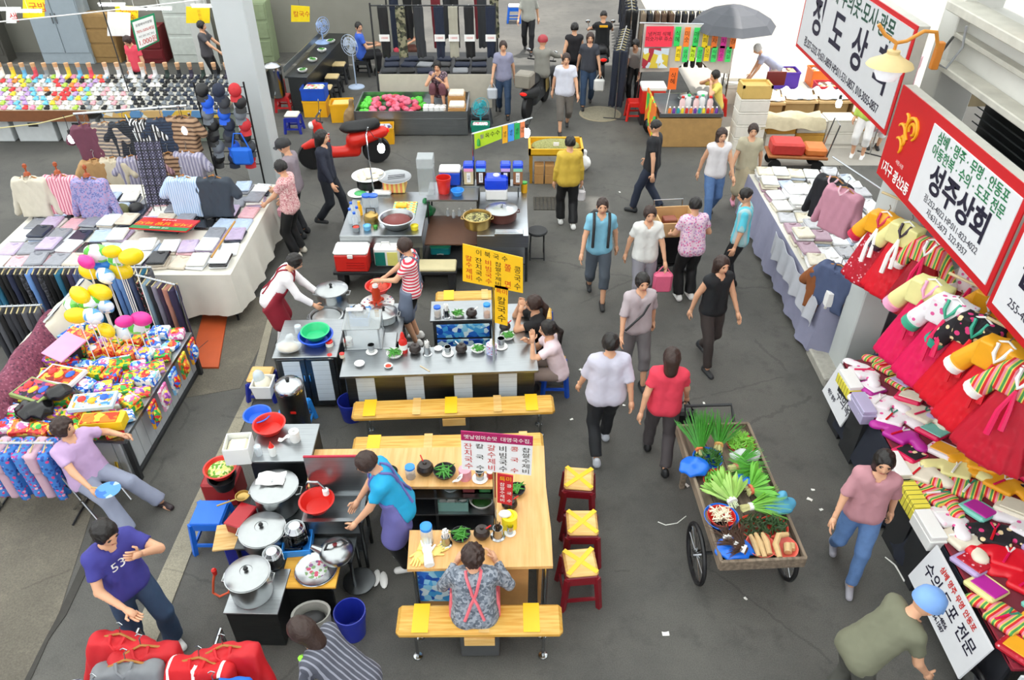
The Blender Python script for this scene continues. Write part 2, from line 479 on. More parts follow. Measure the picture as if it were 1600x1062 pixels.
    me = mb.mesh('body', False); me.polygons.foreach_set('use_smooth', [True]*len(me.polygons))
    link('body', me, [skin, EYE, LIP], root)
    def part(name, f, lo, hi, m, r=None):
        V, F = snet(f, lo, hi, r or res*.9); return link(name, nmesh(name, V*s, F), m, root)
    info = dict(root=root, s=s, sh=sh, el=el, wr=wr, kn=kn, an=an, pel=pel, ch=ch, sp=sp, fw=fw, rt=rt, hc=hc, HR=HR, nk=nk, torso=torso)
    st, sm = shirt
    if sm:
        so = .016; fr = {'short': .62, 'long': 1, 'none': .12, 'elbow': .95}[st]
        def fsh(X, Y, Z):
            d = torso(X, Y, Z, so)
            hem = pel-sp*.11; flare = np.clip(-((X-mid.x)*sp.x+(Y-mid.y)*sp.y+(Z-mid.z)*sp.z), 0, .4)*.06
            d = d-flare
            d = np.maximum(d, -((X-hem.x)*sp.x+(Y-hem.y)*sp.y+(Z-hem.z)*sp.z))
            for i in (0, 1):
                if st == 'long':
                    w = wr[i]-(wr[i]-el[i])*.12; dv = (wr[i]-el[i]).normalized()
                    q = smin(cap(X, Y, Z, sh[i], el[i], .06*ft**.4, .054), cap(X, Y, Z, el[i], w, .056, .044), .02)
                    q = np.maximum(q, np.where((X-el[i].x)*dv.x+(Y-el[i].y)*dv.y+(Z-el[i].z)*dv.z > 0, (X-w.x)*dv.x+(Y-w.y)*dv.y+(Z-w.z)*dv.z, -1))
                else:
                    e = sh[i]+(el[i]-sh[i])*fr; dv = (el[i]-sh[i]).normalized()
                    q = np.maximum(cap(X, Y, Z, sh[i], e+dv*.05, .058*ft**.4, .064), (X-e.x)*dv.x+(Y-e.y)*dv.y+(Z-e.z)*dv.z)
                d = smin(d, q, .022)
            c = nk+sp*.0; nd = cap(X, Y, Z, nk-sp*.05+fw*.02, nk+sp*.2, .062, .07)
            w = .004*np.sin(X*60+3*np.sin(Z*23))*np.sin(Z*31+Y*40)
            return np.maximum(d, -nd)+w
        info['fsh'] = fsh
        pts = sh+[pel, ch]+[(wr[i] if st == 'long' else el[i]) for i in (0, 1)]+([el[0], el[1]])
        part('shirt', fsh, [min(p[k] for p in pts)-.2 for k in range(3)], [max(p[k] for p in pts)+.2 for k in range(3)], sm)
    pk, pm = pants
    if pm:
        fl = {'long': .052, 'wide': .085, 'slim': .036, 'crop': .07, 'skirt': .0, 'shorts': .09}[pk]; up = Vector((0, 0, 1))
        def fp(X, Y, Z):
            d = None
            for k in (-1, 1):
                q = cap(X, Y, Z, pel+Vector((k*.05*ft, 0, 0)), pel+sp*.08+rt*(k*.055*ft), .118*ft, .11*ft); d = q if d is None else smin(d, q, .04)
            d = np.maximum(d, (X-pel.x)*sp.x+(Y-pel.y)*sp.y+(Z-pel.z)*sp.z-.07)
            for i in (0, 1):
                if pk == 'skirt':
                    q = cap(X, Y, Z, hj[i]*.7+hj[1-i]*.3, kn[i]*.8+kn[1-i]*.2, .13*ft, .14)
                elif pk == 'shorts':
                    q = cap(X, Y, Z, hj[i], kn[i], .105*ft**.6, .085)
                else:
                    cut = {'crop': .45}.get(pk, .96); e = kn[i]+(an[i]-kn[i])*cut; dv = (an[i]-kn[i]).normalized()
                    q = smin(cap(X, Y, Z, hj[i], kn[i], .103*ft**.6, .066+fl*.2), np.maximum(cap(X, Y, Z, kn[i], e+dv*.03, .064+fl*.2, .036+fl*.6), (X-e.x)*dv.x+(Y-e.y)*dv.y+(Z-e.z)*dv.z), .02)
                d = smin(d, q, .03)
            return d+.004*np.sin(X*45)*np.sin(Z*27+X*30)
        pts = hj+kn+[pel]+(an if pk not in ('skirt', 'shorts') else [])
        part('skirt' if pk == 'skirt' else 'trousers', fp, [min(p[k] for p in pts)-.2 for k in range(3)], [max(p[k] for p in pts)+.18 for k in range(3)], pm)
    hs, hm = hair
    if cap_m: hs = 'man'
    if hs != 'bald':
        if hs not in _HAIR: _HAIR[hs] = _hair(hs)
        o = link('hair', _HAIR[hs], hm or HAIR, root); o.matrix_local = Matrix.Translation(hc*s) @ HR.to_4x4() @ Matrix.Scale(s, 4)
    if cap_m:
        b = MB(); b.lathe([(.112, .015), (.113, .05), (.098, .105), (.055, .142), (.001, .15)], n=18, sy=1.16)
        b.sheet(lambda u, v: ((u-.5)*.17, .08+v*.1-.12*(u-.5)**2*v*4*.6, .035-.02*v-.08*(u-.5)**2), 6, 3, .008)
        o = b.obj('cap', cap_m, root); o.matrix_local = Matrix.Translation(hc*s) @ HR.to_4x4() @ Matrix.Scale(s, 4)
    for i in (0, 1):
        if bare: break
        dv = (an[i]-kn[i]); yw = math.atan2(-dv.x, max(abs(dv.y), .3))*.3
        sh_o = link('shoe', SHOE, shoes or DARK, root); sh_o.matrix_local = Matrix.Translation((an[i]-Vector((0, 0, .085)))*s) @ Matrix.Rotation(yw, 4, 'Z') @ Matrix.Scale(s, 4)
    if apron:
        am, full = apron
        def fa(X, Y, Z):
            ds = (X-pel.x)*sp.x+(Y-pel.y)*sp.y+(Z-pel.z)*sp.z; df = (X-pel.x)*fw.x+(Y-pel.y)*fw.y+(Z-pel.z)*fw.z; dr = (X-pel.x)*rt.x+(Y-pel.y)*rt.y+(Z-pel.z)*rt.z
            fl2 = np.clip(.22-ds, 0, .4)*.09
            d = torso(X, Y, Z, .034)-fl2
            for i in (0, 1): d = smin(d, cap(X, Y, Z, hj[i], hj[i]+(kn[i]-hj[i])*.8, .14*ft, .135), .05)
            inner = torso(X, Y, Z, .004)
            wd = np.where(ds > .24, .13, .24)
            d = np.maximum(d, np.abs(dr)-wd); d = np.maximum(d, ds-(.42 if full else .05)); d = np.maximum(d, -.02-df)
            return np.maximum(d, -inner)
        pts = [pel, ch]+[hj[i]+(kn[i]-hj[i])*.8 for i in (0, 1)]
        part('apron', fa, [min(p[k] for p in pts)-.25 for k in range(3)], [max(p[k] for p in pts)+.25 for k in range(3)], am)
        b = MB()
        for k in (-1, 1):
            path = [pel+sp*.40+rt*k*.09+fw*.2, ch+sp*.06+rt*k*.10+fw*.2, nk+rt*k*.1+sp*.08, ch+sp*.06+rt*k*.09-fw*.2, mid+sp*.1+rt*k*.03-fw*.22, mid-rt*k*.05-fw*.22, pel+sp*.05-rt*k*.13-fw*.22]
            pts = []
            for a_, b_ in zip(path, path[1:]):
                for t in (0, .34, .67): pts.append(a_.lerp(b_, t))
            pts.append(path[-1]); out = []
            for p in pts:
                ctr = pel+sp*max(0, min(.45, (p-pel).dot(sp))); dv = (p-ctr).normalized()
                for _ in range(12):
                    f_ = info.get('fsh'); arr = (np.array([p.x]), np.array([p.y]), np.array([p.z]))
                    p = p-dv*(float((f_ or torso)(*arr)[0])*.7)
                out.append((p+dv*.006)*s)
            b.tube(out, .015*s, 5)
        b.obj('apron_strap', am, root)
    return info
def on_shirt(info, body, size, m, at=(.0, .33), rot=0):
    """lettering printed on the chest: text vertices dropped onto the shirt surface"""
    s, pel, sp, fw, rt = (info[k] for k in ('s', 'pel', 'sp', 'fw', 'rt'))
    o = text(body, size, m, info['root'], (0, 0, 0)); me = o.data.copy(); V = []
    for v in me.vertices:
        p = pel+sp*(at[1]+v.co.y)-rt*(v.co.x+at[0])+fw*.25
        for _ in range(14):
            d = float(info['fsh'](np.array([p.x]), np.array([p.y]), np.array([p.z]))[0]); p = p-fw*(d*.7)
        V.append((p+fw*.004)*s)
    for v, p in zip(me.vertices, V): v.co = p
    o.data = me
    return o
# ------------------------------------------------------------------ the setting
def Q(px, py, Y):
    """layout aid: the point on the vertical plane y = Y seen at (px, py)"""
    u = (px-800)/FPX; v = -(py-531)/FPX
    d = (u, math.cos(PITCH)+v*math.sin(PITCH), -math.sin(PITCH)+v*math.cos(PITCH)); t = Y/d[1]
    return Vector((d[0]*t, Y, CAM_H+d[2]*t))
def ground_mat(key, c1, c2, c3, stain, grain=90, bstr=.35):
    m, nt, b = _new(key); co = _coord(nt); b.inputs['Roughness'].default_value = .82
    n1 = _n(nt, 'ShaderNodeTexNoise', Scale=.55, Detail=6.0, Roughness=.6); nt.links.new(co, n1.inputs['Vector'])
    n2 = _n(nt, 'ShaderNodeTexNoise', Scale=3.2, Detail=5.0, Roughness=.7); nt.links.new(co, n2.inputs['Vector'])
    n3 = _n(nt, 'ShaderNodeTexNoise', Scale=grain, Detail=2.0); nt.links.new(co, n3.inputs['Vector'])
    r1 = nt.nodes.new('ShaderNodeMapRange'); r1.inputs[1].default_value = .38; r1.inputs[2].default_value = .64; nt.links.new(n1.outputs[0], r1.inputs[0])
    c = _mixc(nt, r1.outputs[0], lin(c1), lin(c2))
    r2 = nt.nodes.new('ShaderNodeMapRange'); r2.inputs[1].default_value = .52; r2.inputs[2].default_value = .75; nt.links.new(n2.outputs[0], r2.inputs[0])
    c = _mixc(nt, _math(nt, 'MULTIPLY', r2.outputs[0], .7), c, lin(c3))
    vo = _n(nt, 'ShaderNodeTexVoronoi', Scale=.42); vo.feature = 'DISTANCE_TO_EDGE'
    mp = _mixc(nt, .12, co, n2.outputs['Color']); nt.links.new(mp, vo.inputs['Vector'])
    ck = _math(nt, 'MULTIPLY', _math(nt, 'LESS_THAN', vo.outputs['Distance'], .004), _math(nt, 'GREATER_THAN', n1.outputs[0], .5))
    c = _mixc(nt, _math(nt, 'MULTIPLY', ck, .3), c, lin(stain))
    g = _math(nt, 'MULTIPLY_ADD', n3.outputs[0], .9, .55); hs = nt.nodes.new('ShaderNodeHueSaturation')
    nt.links.new(g, hs.inputs['Value']); nt.links.new(c, hs.inputs['Color']); nt.links.new(hs.outputs[0], b.inputs['Base Color'])
    bp = _n(nt, 'ShaderNodeBump', Strength=bstr, Distance=.01); nt.links.new(n3.outputs[0], bp.inputs['Height']); nt.links.new(bp.outputs[0], b.inputs['Normal'])
    return m
ASPH = ground_mat('asphalt', '4c4b48', '605e59', '403f3d', '2c2c2c')
CONC = ground_mat('concrete', '6d675b', '5a554b', '7c7567', '35322c', 60)
CONC2 = ground_mat('strip_concrete', '8a8474', '99927f', '777264', '4a463e', 70, .2)
PALE = mat('a39e95', .8, var=.12, scale=3)
WALLW = mat('c9cbc8', .7, var=.1, scale=2, bump=.05); GREYW = mat('8f9391', .7, var=.15, scale=3)
struct('floor', MB().box((0, 14, -.1), (52, 52, .2)), ASPH)
struct('floor_concrete', MB().prism([(-9, 2), (-4.05, 2), (-4.2, 4.2), (-4.55, 6.1), (-9, 6.6)], -.05, .004), CONC)
struct('floor_slab', MB().prism([(-4.62, 7.0), (-3.42, 7.35), (-3.36, 9.4), (-4.8, 9.4)], -.05, .004), CONC)
b = MB(); pl = [(P(418, 500), P(428, 500)), (P(388, 610), P(403, 610)), (P(300, 790), P(328, 790)), (P(222, 960), P(262, 960)), (P(160, 1100), P(205, 1100))]
poly = [(a.x, a.y) for a, c in pl]+[(c.x, c.y) for a, c in pl[::-1]]
struct('trim_1', b.prism(poly[::-1], -.02, .012), CONC2)
b = MB(); pl = [(P(158, 815), P(164, 815)), (P(128, 880), P(142, 880)), (P(92, 960), P(104, 960)), (P(70, 1000), P(76, 1000)), (P(30, 1080), P(40, 1080))]
# patch joint: dark tar filled groove between the concrete and the asphalt
poly = [(a.x, a.y) for a, c in pl]+[(c.x, c.y) for a, c in pl[::-1]]
struct('trim_2', b.prism(poly[::-1], -.02, .008), mat('3c3a36', .9, var=.3, scale=12))
struct('floor_far', MB().box((11, 22, -.09), (13.5, 16, .2)), PALE)  # pale slab: the sun's glare on the alley ground is put into its colour
mh = thing('manhole_cover', 'round iron manhole cover set in the road', 'manhole', (1.97, 16.75, 0))
MB().lathe([(.47, 0), (.47, .008), (.42, .008)], n=32).obj('rim', mat('9b9078', .7, .2, .2), mh)
MB().lathe([(.415, 0), (.415, .012), (.001, .012)], n=32).obj('lid', mat('8d8672', .75, .2, .35, 25, .4), mh)
p = P(852, 318); dp = thing('drain_plate', 'dark chequered iron drain plate in the road', 'drain cover', (p.x, p.y, 0), .0)
MB().box((0, 0, .004), (.42, .5, .012)).obj('plate', mat('4b4841', .7, .5, .3, 40, .5), dp)
for k in range(6): MB().box((-.17+k*.068, 0, .012), (.012, .46, .006)).obj('rib', IRON, dp)
# roof over the market: pale translucent sheets; open over the alley at the far side
def roof_mat():
    m, nt, b = _new('roof_sheet'); out = nt.nodes['Material Output']
    t = nt.nodes.new('ShaderNodeBsdfTranslucent'); t.inputs[0].default_value = (.82, .84, .84, 1)
    nz = _n(nt, 'ShaderNodeTexNoise', Scale=.6); nt.links.new(_coord(nt), nz.inputs['Vector'])
    nt.links.new(_mixc(nt, nz.outputs[0], (.74, .78, .78, 1), (.9, .9, .89, 1)), t.inputs[0])
    nt.links.new(t.outputs[0], out.inputs[0]); return m
RS = roof_mat()
b = MB()
for x0, x1, y0, y1 in ((-22, 14, -9, 14.5), (-22, 2.70, 14.5, 15.05), (3.02, 14, 14.5, 15.05), (-22, 14, 15.05, 17.3), (-22, 5.7, 17.3, 22.6)):
    b.box(((x0+x1)/2, (y0+y1)/2, 9.5), (x1-x0, y1-y0, .02))
struct('ceiling', b, RS)
# column between the stalls on the far side of the clothes tables
co = struct('column_1', MB().box((-4.58, 13.35, 4.7), (.52, .52, 9.4), .02), mat('c5cacb', .5, var=.06, scale=2))
struct('column_2', MB().box((-7.6, 19.6, 3), (.4, .4, 6), .02), WALLW)
# far shop row behind the sock stall
struct('wall_back', MB().box((-11, 21.4, 2), (17, .2, 4)), mat('8c8a80', .8, var=.2, scale=1.5))
struct('wall_far', MB().box((6.5, 33, 3), (26, .2, 6)), mat('e6e3dc', .8, var=.1, scale=1))
# building above the hanbok stalls
BW = mat('d6d5cf', .65, var=.12, scale=2.5, bump=.04)
struct('wall_right', MB().box((4.85, 2.6, 4.02), (.3, 11.4, .56)), BW)
for i, (z, d, h) in enumerate(((3.74, .22, .07), (4.04, .12, .05), (4.32, .28, .09), (4.75, .12, .05))):
    struct('trim_%d' % (3+i), MB().box((4.70-d/2, 2.6, z), (d, 11.4, h), .01), mat('c4c1b6', .7, var=.25, scale=6))
struct('wall_right_upper', MB().box((4.95, 2.6, 6.2), (.3, 11.4, 3.3)), mat('c4cac8', .7, var=.1))
struct('pier_1', MB().box((4.78, 8.42, 3.4), (.42, .34, 6.8), .01), BW)
MBx = MB().box((4.6, 6.2, 4.62), (.1, 1.9, .2)); struct('trim_9', MBx, mat('c98a3e', .6, var=.2))
# dark louvred opening between the sign tops and the ledge
lv = thing('louvre_window', 'dark slatted louvre window above the red shop sign', 'louvre', (5.05, 5.4, 3.0))
MB().box((0.05, 0, .33), (.03, 5.4, .8)).obj('back_panel', mat('1d2022', .6), lv)
for k in range(9): MB().box((-.02, 0, .0+k*.08), (.07, 5.4, .012), ry=.5).obj('slat', mat('33383b', .5), lv)
struct('ceiling_shop', MB().box((5.85, 4.4, 2.92), (2.9, 9.4, .1)), mat('6a6660', .8))
struct('wall_shop_back', MB().box((7.1, 6, 1.5), (.15, 13, 3.0)), mat('6d6148', .8, var=.3, scale=4))
struct('pier_2', MB().box((4.3, 7.68, 1.55), (.36, .42, 3.1), .015), mat('c3c8c6', .55, var=.08, scale=3))
struct('plinth_1', MB().box((4.22, 7.72, .07), (.62, .72, .14), .02), mat('aaa79d', .85, var=.3, scale=14, bump=.3))
# scraps of litter on the road
LIT = mat('f0efe8', .7, var=.05)
for k, (px, py) in enumerate([(908, 578), (975, 633), (1012, 546), (1100, 630), (893, 655), (1073, 758), (1265, 780), (1283, 796), (1270, 765), (1405, 850), (1406, 862), (1020, 250), (968, 300), (942, 590), (1165, 935), (1040, 990)]):
    p = P(px, py, .003); b = MB()
    rnd = random.Random(k); w = rnd.uniform(.02, .04)
    b.sheet(lambda u, v: ((u-.5)*w*1.6, (v-.5)*w, .004+.006*math.sin(u*5+k)*v), 3, 2, .002)
    tag(b.obj('paper_scrap', LIT, None, p, rnd.uniform(0, 3)), 'tiny crumpled white paper scrap lying on the grey road', 'litter', 'paper scraps on the road')
b = MB(); p0 = P(1392, 872, .006)
b.tube([P(1383, 870, .006)-p0, P(1398, 882, .006)-p0, P(1411, 897, .008)-p0, P(1421, 903, .006)-p0], [.006, .008, .009, .012], 6)
b.tube([P(1398, 882, .006)-p0, P(1405, 893, .006)-p0, P(1414, 908, .006)-p0], [.008, .009, .014], 6)
tag(b.obj('plastic_strip', LIT, None, p0), 'forked strip of white plastic dropped on the road beside the stall signs', 'litter')
b = MB(); p0 = P(1050, 818, .004)
b.tube([P(1028, 815, .004)-p0, P(1040, 820, .004)-p0, P(1058, 817, .004)-p0, P(1072, 806, .004)-p0], .005, 5)
tag(b.obj('white_string', LIT, None, p0), 'curved bit of white string on the road beside the vegetable cart', 'litter')
# bare lamp bulbs with their own light
def bulb(px, py, Y, label, e=14, cord=.5, hang=None):
    p = Q(px, py, Y); t = thing('light_bulb', label, 'light bulb', p)
    MB().lathe([(.001, -.13), (.035, -.12), (.055, -.07), (.05, -.02), (.02, .02)], n=14).obj('glass_bulb', mat('f4fbff', .3, emit=22), t)
    MB().lathe([(.022, .02), (.026, .03), (.026, .09), (.012, .1)], n=12).obj('socket', BLACK, t)
    MB().tube([(0, 0, .1), (.01, 0, .1+cord*.5), (0, 0, .1+cord)] if hang is None else [Vector((0, 0, .1)), (Vector(hang)-p)*.5+Vector((0, 0, -.02)), Vector(hang)-p], .005, 5).obj('cord', BLACK, t)
    d = bpy.data.lights.new('bulb_glow', 'POINT'); d.energy = e; d.color = (.92, 1, 1); d.shadow_soft_size = .06
    o = bpy.data.objects.new('bulb_glow', d); C.objects.link(o); o.parent = t; o.location = (0, 0, -.07)
    return t
# ------------------------------------------------------------------ tableware and kitchen gear builders
GREEN = mat('3f8a2c', .5, var=.3, scale=30); GREEN_D = mat('2c5f22', .5, var=.3, scale=30); GREEN_L = mat('86b84a', .5, var=.25, scale=30)
CLAY = mat('2b211d', .35, var=.2); REDP = mat('d42a22', .35, var=.05); BLUEP = mat('1f5fd0', .35, var=.05); LBLUE = mat('2f8fe6', .35, var=.05)
NAVYP = mat('22309a', .35, var=.05); YELP = mat('f2b21c', .4, var=.06); CLEAR = mat('dfe8ee', .2, alpha=.45, var=.02); MILK = mat('eef0ee', .35, alpha=.85, var=.03)
FOODR = mat('c23a1c', .5, var=.4, scale=40, bump=.4); GOLDP = mat('b99b5c', .3, .9, .12)
def pile(parent, name, m, n, r, z, ln, rr, seed=0, spread=1.0, up=.0):
    """loose pods heaped in a dish"""
    rnd = random.Random(seed); b = MB()
    for k in range(n):
        a = rnd.uniform(0, PI); x = rnd.uniform(-1, 1)*r*.45*spread; y = rnd.uniform(-1, 1)*r*.45*spread; zz = z+rnd.uniform(0, .5)*r*.6
        d = Vector((math.cos(a), math.sin(a), rnd.uniform(-.12, .12)+up)).normalized()*ln*.5; c = Vector((x, y, zz))
        b.tube([c-d, c-d*.3+Vector((0, 0, rr)), c+d*.4+Vector((0, 0, rr*.7)), c+d], [rr*.5, rr, rr, rr*.3], 5)
    return b.obj(name, m, parent)
def bowl(parent, r, h, m, t=.006, name='bowl'):
    return MB().lathe([(r*.45, 0), (r*.55, .004), (r*.85, h*.45), (r, h), (r+t, h), (r+t, h-.006), (r*.88+t, h*.4), (r*.5, 0)][1:-1], n=22).obj(name, m, parent)
def dishbowl(r, h, t=.006):
    return [(.001, 0), (r*.5, 0), (r*.86, h*.4), (r, h), (r-t, h), (r*.8, h*.45), (r*.45, t), (.001, t)]
def pepper_bowl(p, label, r=.085, m=None, seed=0, food=None, ln=.11):
    t = thing('pepper_bowl', label, 'bowl', p)
    MB().lathe(dishbowl(r, r*.55), n=22).obj('bowl', m or STEEL, t)
    pile(t, 'green_pepper', food or GREEN, 20, r, r*.38, ln, .008, seed); return t
def black_jar(p, label, spoon=None, r=.07, yaw=0):
    t = thing('sauce_jar', label, 'jar', p, yaw)
    MB().lathe([(.001, 0), (r*.65, 0), (r, r*.6), (r*.95, r*1.0), (r*.7, r*1.25), (r*.68, r*1.3)], n=20).obj('pot', CLAY, t)
    MB().lathe([(r*.78, r*1.28), (r*.74, r*1.38), (r*.25, r*1.5), (r*.18, r*1.7), (.001, r*1.75)], n=18).obj('lid', CLAY, t)
    if spoon: MB().tube([(r*.3, 0, r*1.2), (r*1.1, .01, r*1.9)], .007, 6).obj('spoon_handle', spoon, t)
    return t
def stick_cup(p, label, n=14, m=None, r=.038, h=.11, wrap=True, ln=.2, seed=1):
    t = thing('chopstick_cup', label, 'utensil cup', p)
    MB().lathe([(r*1.5, 0), (r*1.5, .008), (r*1.05, .014), (r, .02), (r, h), (r-.004, h), (r-.004, .03), (.001, .03)], n=18).obj('cup', CHROME, t)
    rnd = random.Random(seed)
    for k in range(n):
        a = 2*PI*k/n; q = r*.6*math.sqrt(rnd.random()); x, y = q*math.cos(a), q*math.sin(a)
        MB().tube([(x*.6, y*.6, .035), (x*1.25, y*1.25, ln*rnd.uniform(.85, 1.0))], .0065 if wrap else .004, 5).obj('chopstick', m or WHITE, t)
    return t
def lid_jar(p, label, body=None, lid=None, r=.045, h=.15, fill=None, taper=1.0):
    t = thing('lidded_jar', label, 'jar', p)
    MB().lathe([(.001, 0), (r*.92*taper, 0), (r*taper, .01), (r, h*.82), (r*.85, h*.86)], n=18).obj('jar_body', body or CLEAR, t)
    if fill: MB().lathe([(.001, .004), (r*.86*taper, .004), (r*.9, h*.35), (.001, h*.36)], n=16).obj('contents', fill, t)
    MB().lathe([(r*.98, h*.84), (r*.98, h*.97), (r*.8, h), (.001, h)], n=18).obj('lid', lid or LBLUE, t); return t
def dish(p, label, r=.055, food=None, m=None):
    t = thing('side_dish', label, 'dish', p)
    MB().lathe(dishbowl(r, r*.5), n=18).obj('dish', m or WHITE, t)
    if food: MB().ell((0, 0, r*.28), (r*.7, r*.7, r*.22), 12, 6).obj('food', food, t)
    return t
def steel_cup(p, label, r=.04, h=.11, plate=True):
    t = thing('steel_cup', label, 'cup', p)
    if plate: MB().lathe([(.001, 0), (r*1.5, 0), (r*1.75, .012), (r*1.7, .014), (.001, .008)], n=18).obj('saucer', WHITE, t)
    MB().lathe([(.001, .009), (r*.85, .009), (r, h), (r-.004, h), (r*.8, .02), (.001, .02)], n=18).obj('cup', CHROME, t); return t
def pot(p, label, r, h, m=None, lid=True, handle=BLACK, knob=None, food=None):
    t = thing('cooking_pot', label, 'pot', p); m = m or POT
    MB().lathe([(.001, 0), (r*.93, 0), (r*.97, .02), (r, h), (r+.015, h+.004), (r-.004, h+.006), (r*.96, h*.98), (r*.92, .02), (.001, .02)], n=32).obj('pot_body', m, t)
    for k in (-1, 1): MB().tube([(k*(r-.004), -.05, h*.8), (k*(r+.035), -.04, h*.82), (k*(r+.035), .04, h*.82), (k*(r-.004), .05, h*.8)], .008, 6).obj('handle', m, t)
    if lid:
        l = MB().lathe([(r*1.03, h+.006), (r*1.04, h+.014), (r*.97, h+.022), (r*.6, h+.045), (r*.3, h+.055), (r*.28, h+.05), (.001, h+.052)], n=32).obj('lid', POT, t)
        MB().lathe([(.012, h+.05), (.022, h+.075), (.016, h+.09), (.001, h+.092)], n=12).obj('knob', knob or BLACK, l)
    elif food: MB().lathe([(.001, h*.8), (r*.9, h*.8), (r*.9, h*.78)][::-1], n=28).obj('contents', food, t)
    return t
def basin(p, label, r, h, m, tilt=0, name='basin', food=None, rz=0):
    t = thing(name, label, 'basin', p, rz)
    o = MB().lathe([(.001, 0), (r*.62, 0), (r*.68, .008), (r*.95, h*.92), (r*1.04, h*.96), (r*1.04, h), (r*.93, h), (r*.66, .016), (.001, .014)], n=28).obj('basin_shell', m, t)
    if tilt: o.rotation_euler.x = tilt
    if food: MB().ell((0, 0, h*.55), (r*.82, r*.82, h*.45), 18, 8).obj('contents', food, t)
    return t
def stool(p, label, leg, seat, h=.45, w=.29, group=None, rz=0, tape=None, soft=True):
    """square plastic stool: splayed panel legs with cut-outs, rails, cushioned top"""
    t = thing('plastic_stool', label, 'stool', p, rz, group); w2 = w/2
    MB().box((0, 0, h-.03), (w, w, .03), .008).obj('seat_plate', leg, t)
    for sx in (-1, 1):
        for sy in (-1, 1):
            b = MB(); o_ = w2*1.18; i_ = w2*.93
            b.tube([(sx*o_, sy*o_, .0), (sx*i_, sy*i_, h-.04)], [.03, .034], 4); b.obj('leg', leg, t)
    for k in (0, 1):
        for s_ in (-1, 1):
            q = w2*1.08; c = (0, s_*q, h*.28) if k == 0 else (s_*q, 0, h*.28); d = (w*1.0, .02, .035) if k == 0 else (.02, w*1.0, .035)
            MB().box(c, d).obj('rail', leg, t)
            c = (0, s_*w2*.97, h-.075) if k == 0 else (s_*w2*.97, 0, h-.075); d = (w*.95, .02, .08) if k == 0 else (.02, w*.95, .08)
            MB().box(c, d).obj('apron_panel', leg, t)
    if soft:
        MB().box((0, 0, h+.012), (w*1.02, w*1.02, .055), .022).obj('cushion', seat, t)
        if tape:
            for a in (PI/4, -PI/4): MB().box((0, 0, h+.041+.001*a), (w*1.3, .045, .004), rz=a).obj('tape', tape, t)
    return t
PADY = pat('wood', ['e0b45c', 'd39a3c'], 10, 0, rough=.45); PADT = pat('wood', ['e6bf7c', 'd9a95e'], 10, 0, rough=.45); TAPE = mat('f0c21e', .4, var=.05)
def bench(p, label, L, rz, w=.29, h=.43, feet=True):
    t = thing('padded_bench', label, 'bench', p, rz)
    o = MB().box((L/2, w/2, h-.04), (L, w, .09), .03).obj('padded_top', PADY, t)
    n = max(2, int(L/.42))
    for k in range(n):
        MB().box((L*(k+.5)/n+(.04 if k % 2 else -.03), w/2, h+.0065), (.09 if k % 2 else .14, w*.96, .004)).obj('tape_patch', PADT if k % 2 else TAPE, o)
    for x in (.16, L-.16):
        for y in (.05, w-.05): MB().tube([(x, y, .02), (x, y, h-.08)], .014, 7).obj('leg', CHROME, t); MB().lathe([(.045, 0), (.04, .012), (.015, .02)], (x, y, 0), 12).obj('foot', CHROME, t)
    MB().box((L/2, w/2, .2), (.34, w*.8, .34), .01).obj('pedestal', mat('4a4b4c', .5), t)
    MB().box((L/2, w*.02, .3), (.26, .02, .1)).obj('pedestal_panel', PADT, t)
    return t
# ------------------------------------------------------------------ middle noodle stall
T2 = .75
o2 = P(530, 588, T2); rz2 = R(2.9)
ct = thing('noodle_counter', 'long steel noodle counter with white streaked panels along its front', 'counter', (o2.x, o2.y, 0), rz2)
MB().box((1.13, .25, T2-.02), (2.26, .5, .04), .006).obj('worktop', STEEL, ct)
MB().box((.3, .66, T2-.02), (.6, .32, .04), .006).obj('worktop', STEEL, ct); MB().box((2.0, .93, T2-.02), (.52, .86, .04), .006).obj('worktop', STEEL, ct)
MB().box((1.13, .09, .36), (2.16, .04, .68)).obj('front_panel', STEEL_D, ct)
MB().box((2.2, .7, .36), (.04, 1.2, .68)).obj('end_panel', STEEL_D, ct)
STREAK = pat('stripe', ['c8d2da', 'c2ccd6', '6f7c88'], 14, 2, .06, .4)
for x in (.16, .72, 1.28, 1.80): MB().box((x+.11, .066, .36), (.21, .008, .6)).obj('panel_sheet', STREAK, ct)
for x, y in ((.06, .1), (2.16, .1), (2.16, 1.28)): MB().cyl((x, y, 0), .022, T2-.04).obj('leg', CHROME, ct)
bench(P(548, 652, .43) - Vector((0, 0, .43)), 'long yellow padded bench in front of the steel noodle counter', 2.3, R(3))
cb = P(427, 558, .8); cab = thing('steel_cabinet', 'steel two door cabinet with white film on its doors beside the noodle counter', 'cabinet', (cb.x, cb.y, 0), R(2))
MB().box((.36, .36, .42), (.72, .72, .76), .008).obj('body', STEEL_D, cab); MB().box((.36, .36, .8-.01), (.75, .75, .03), .006).obj('cabinet_top', STEEL, cab)
for k in (0, 1):
    d = MB().box((.19+k*.34, -.005, .42), (.32, .02, .70), .004).obj('door', STEEL_D, cab)
    MB().box((.19+k*.34, -.018, .44), (.2, .006, .6)).obj('door_film', STREAK, d); MB().box((.32+k*.06, -.025, .5), (.012, .02, .09)).obj('door_handle', CHROME, d)
for x in (.05, .67): MB().cyl((x, .05, 0), .02, .05).obj('foot', CHROME, cab)
basin(P(495, 533, .8), 'wide blue plastic basin on the steel cabinet holding a green one', .2, .1, mat('2050c8', .35, var=.05))
basin(P(495, 531, .8)+Vector((0, 0, .05)), 'green plastic basin nested in the blue basin on the steel cabinet', .165, .095, mat('28b878', .35, var=.05))
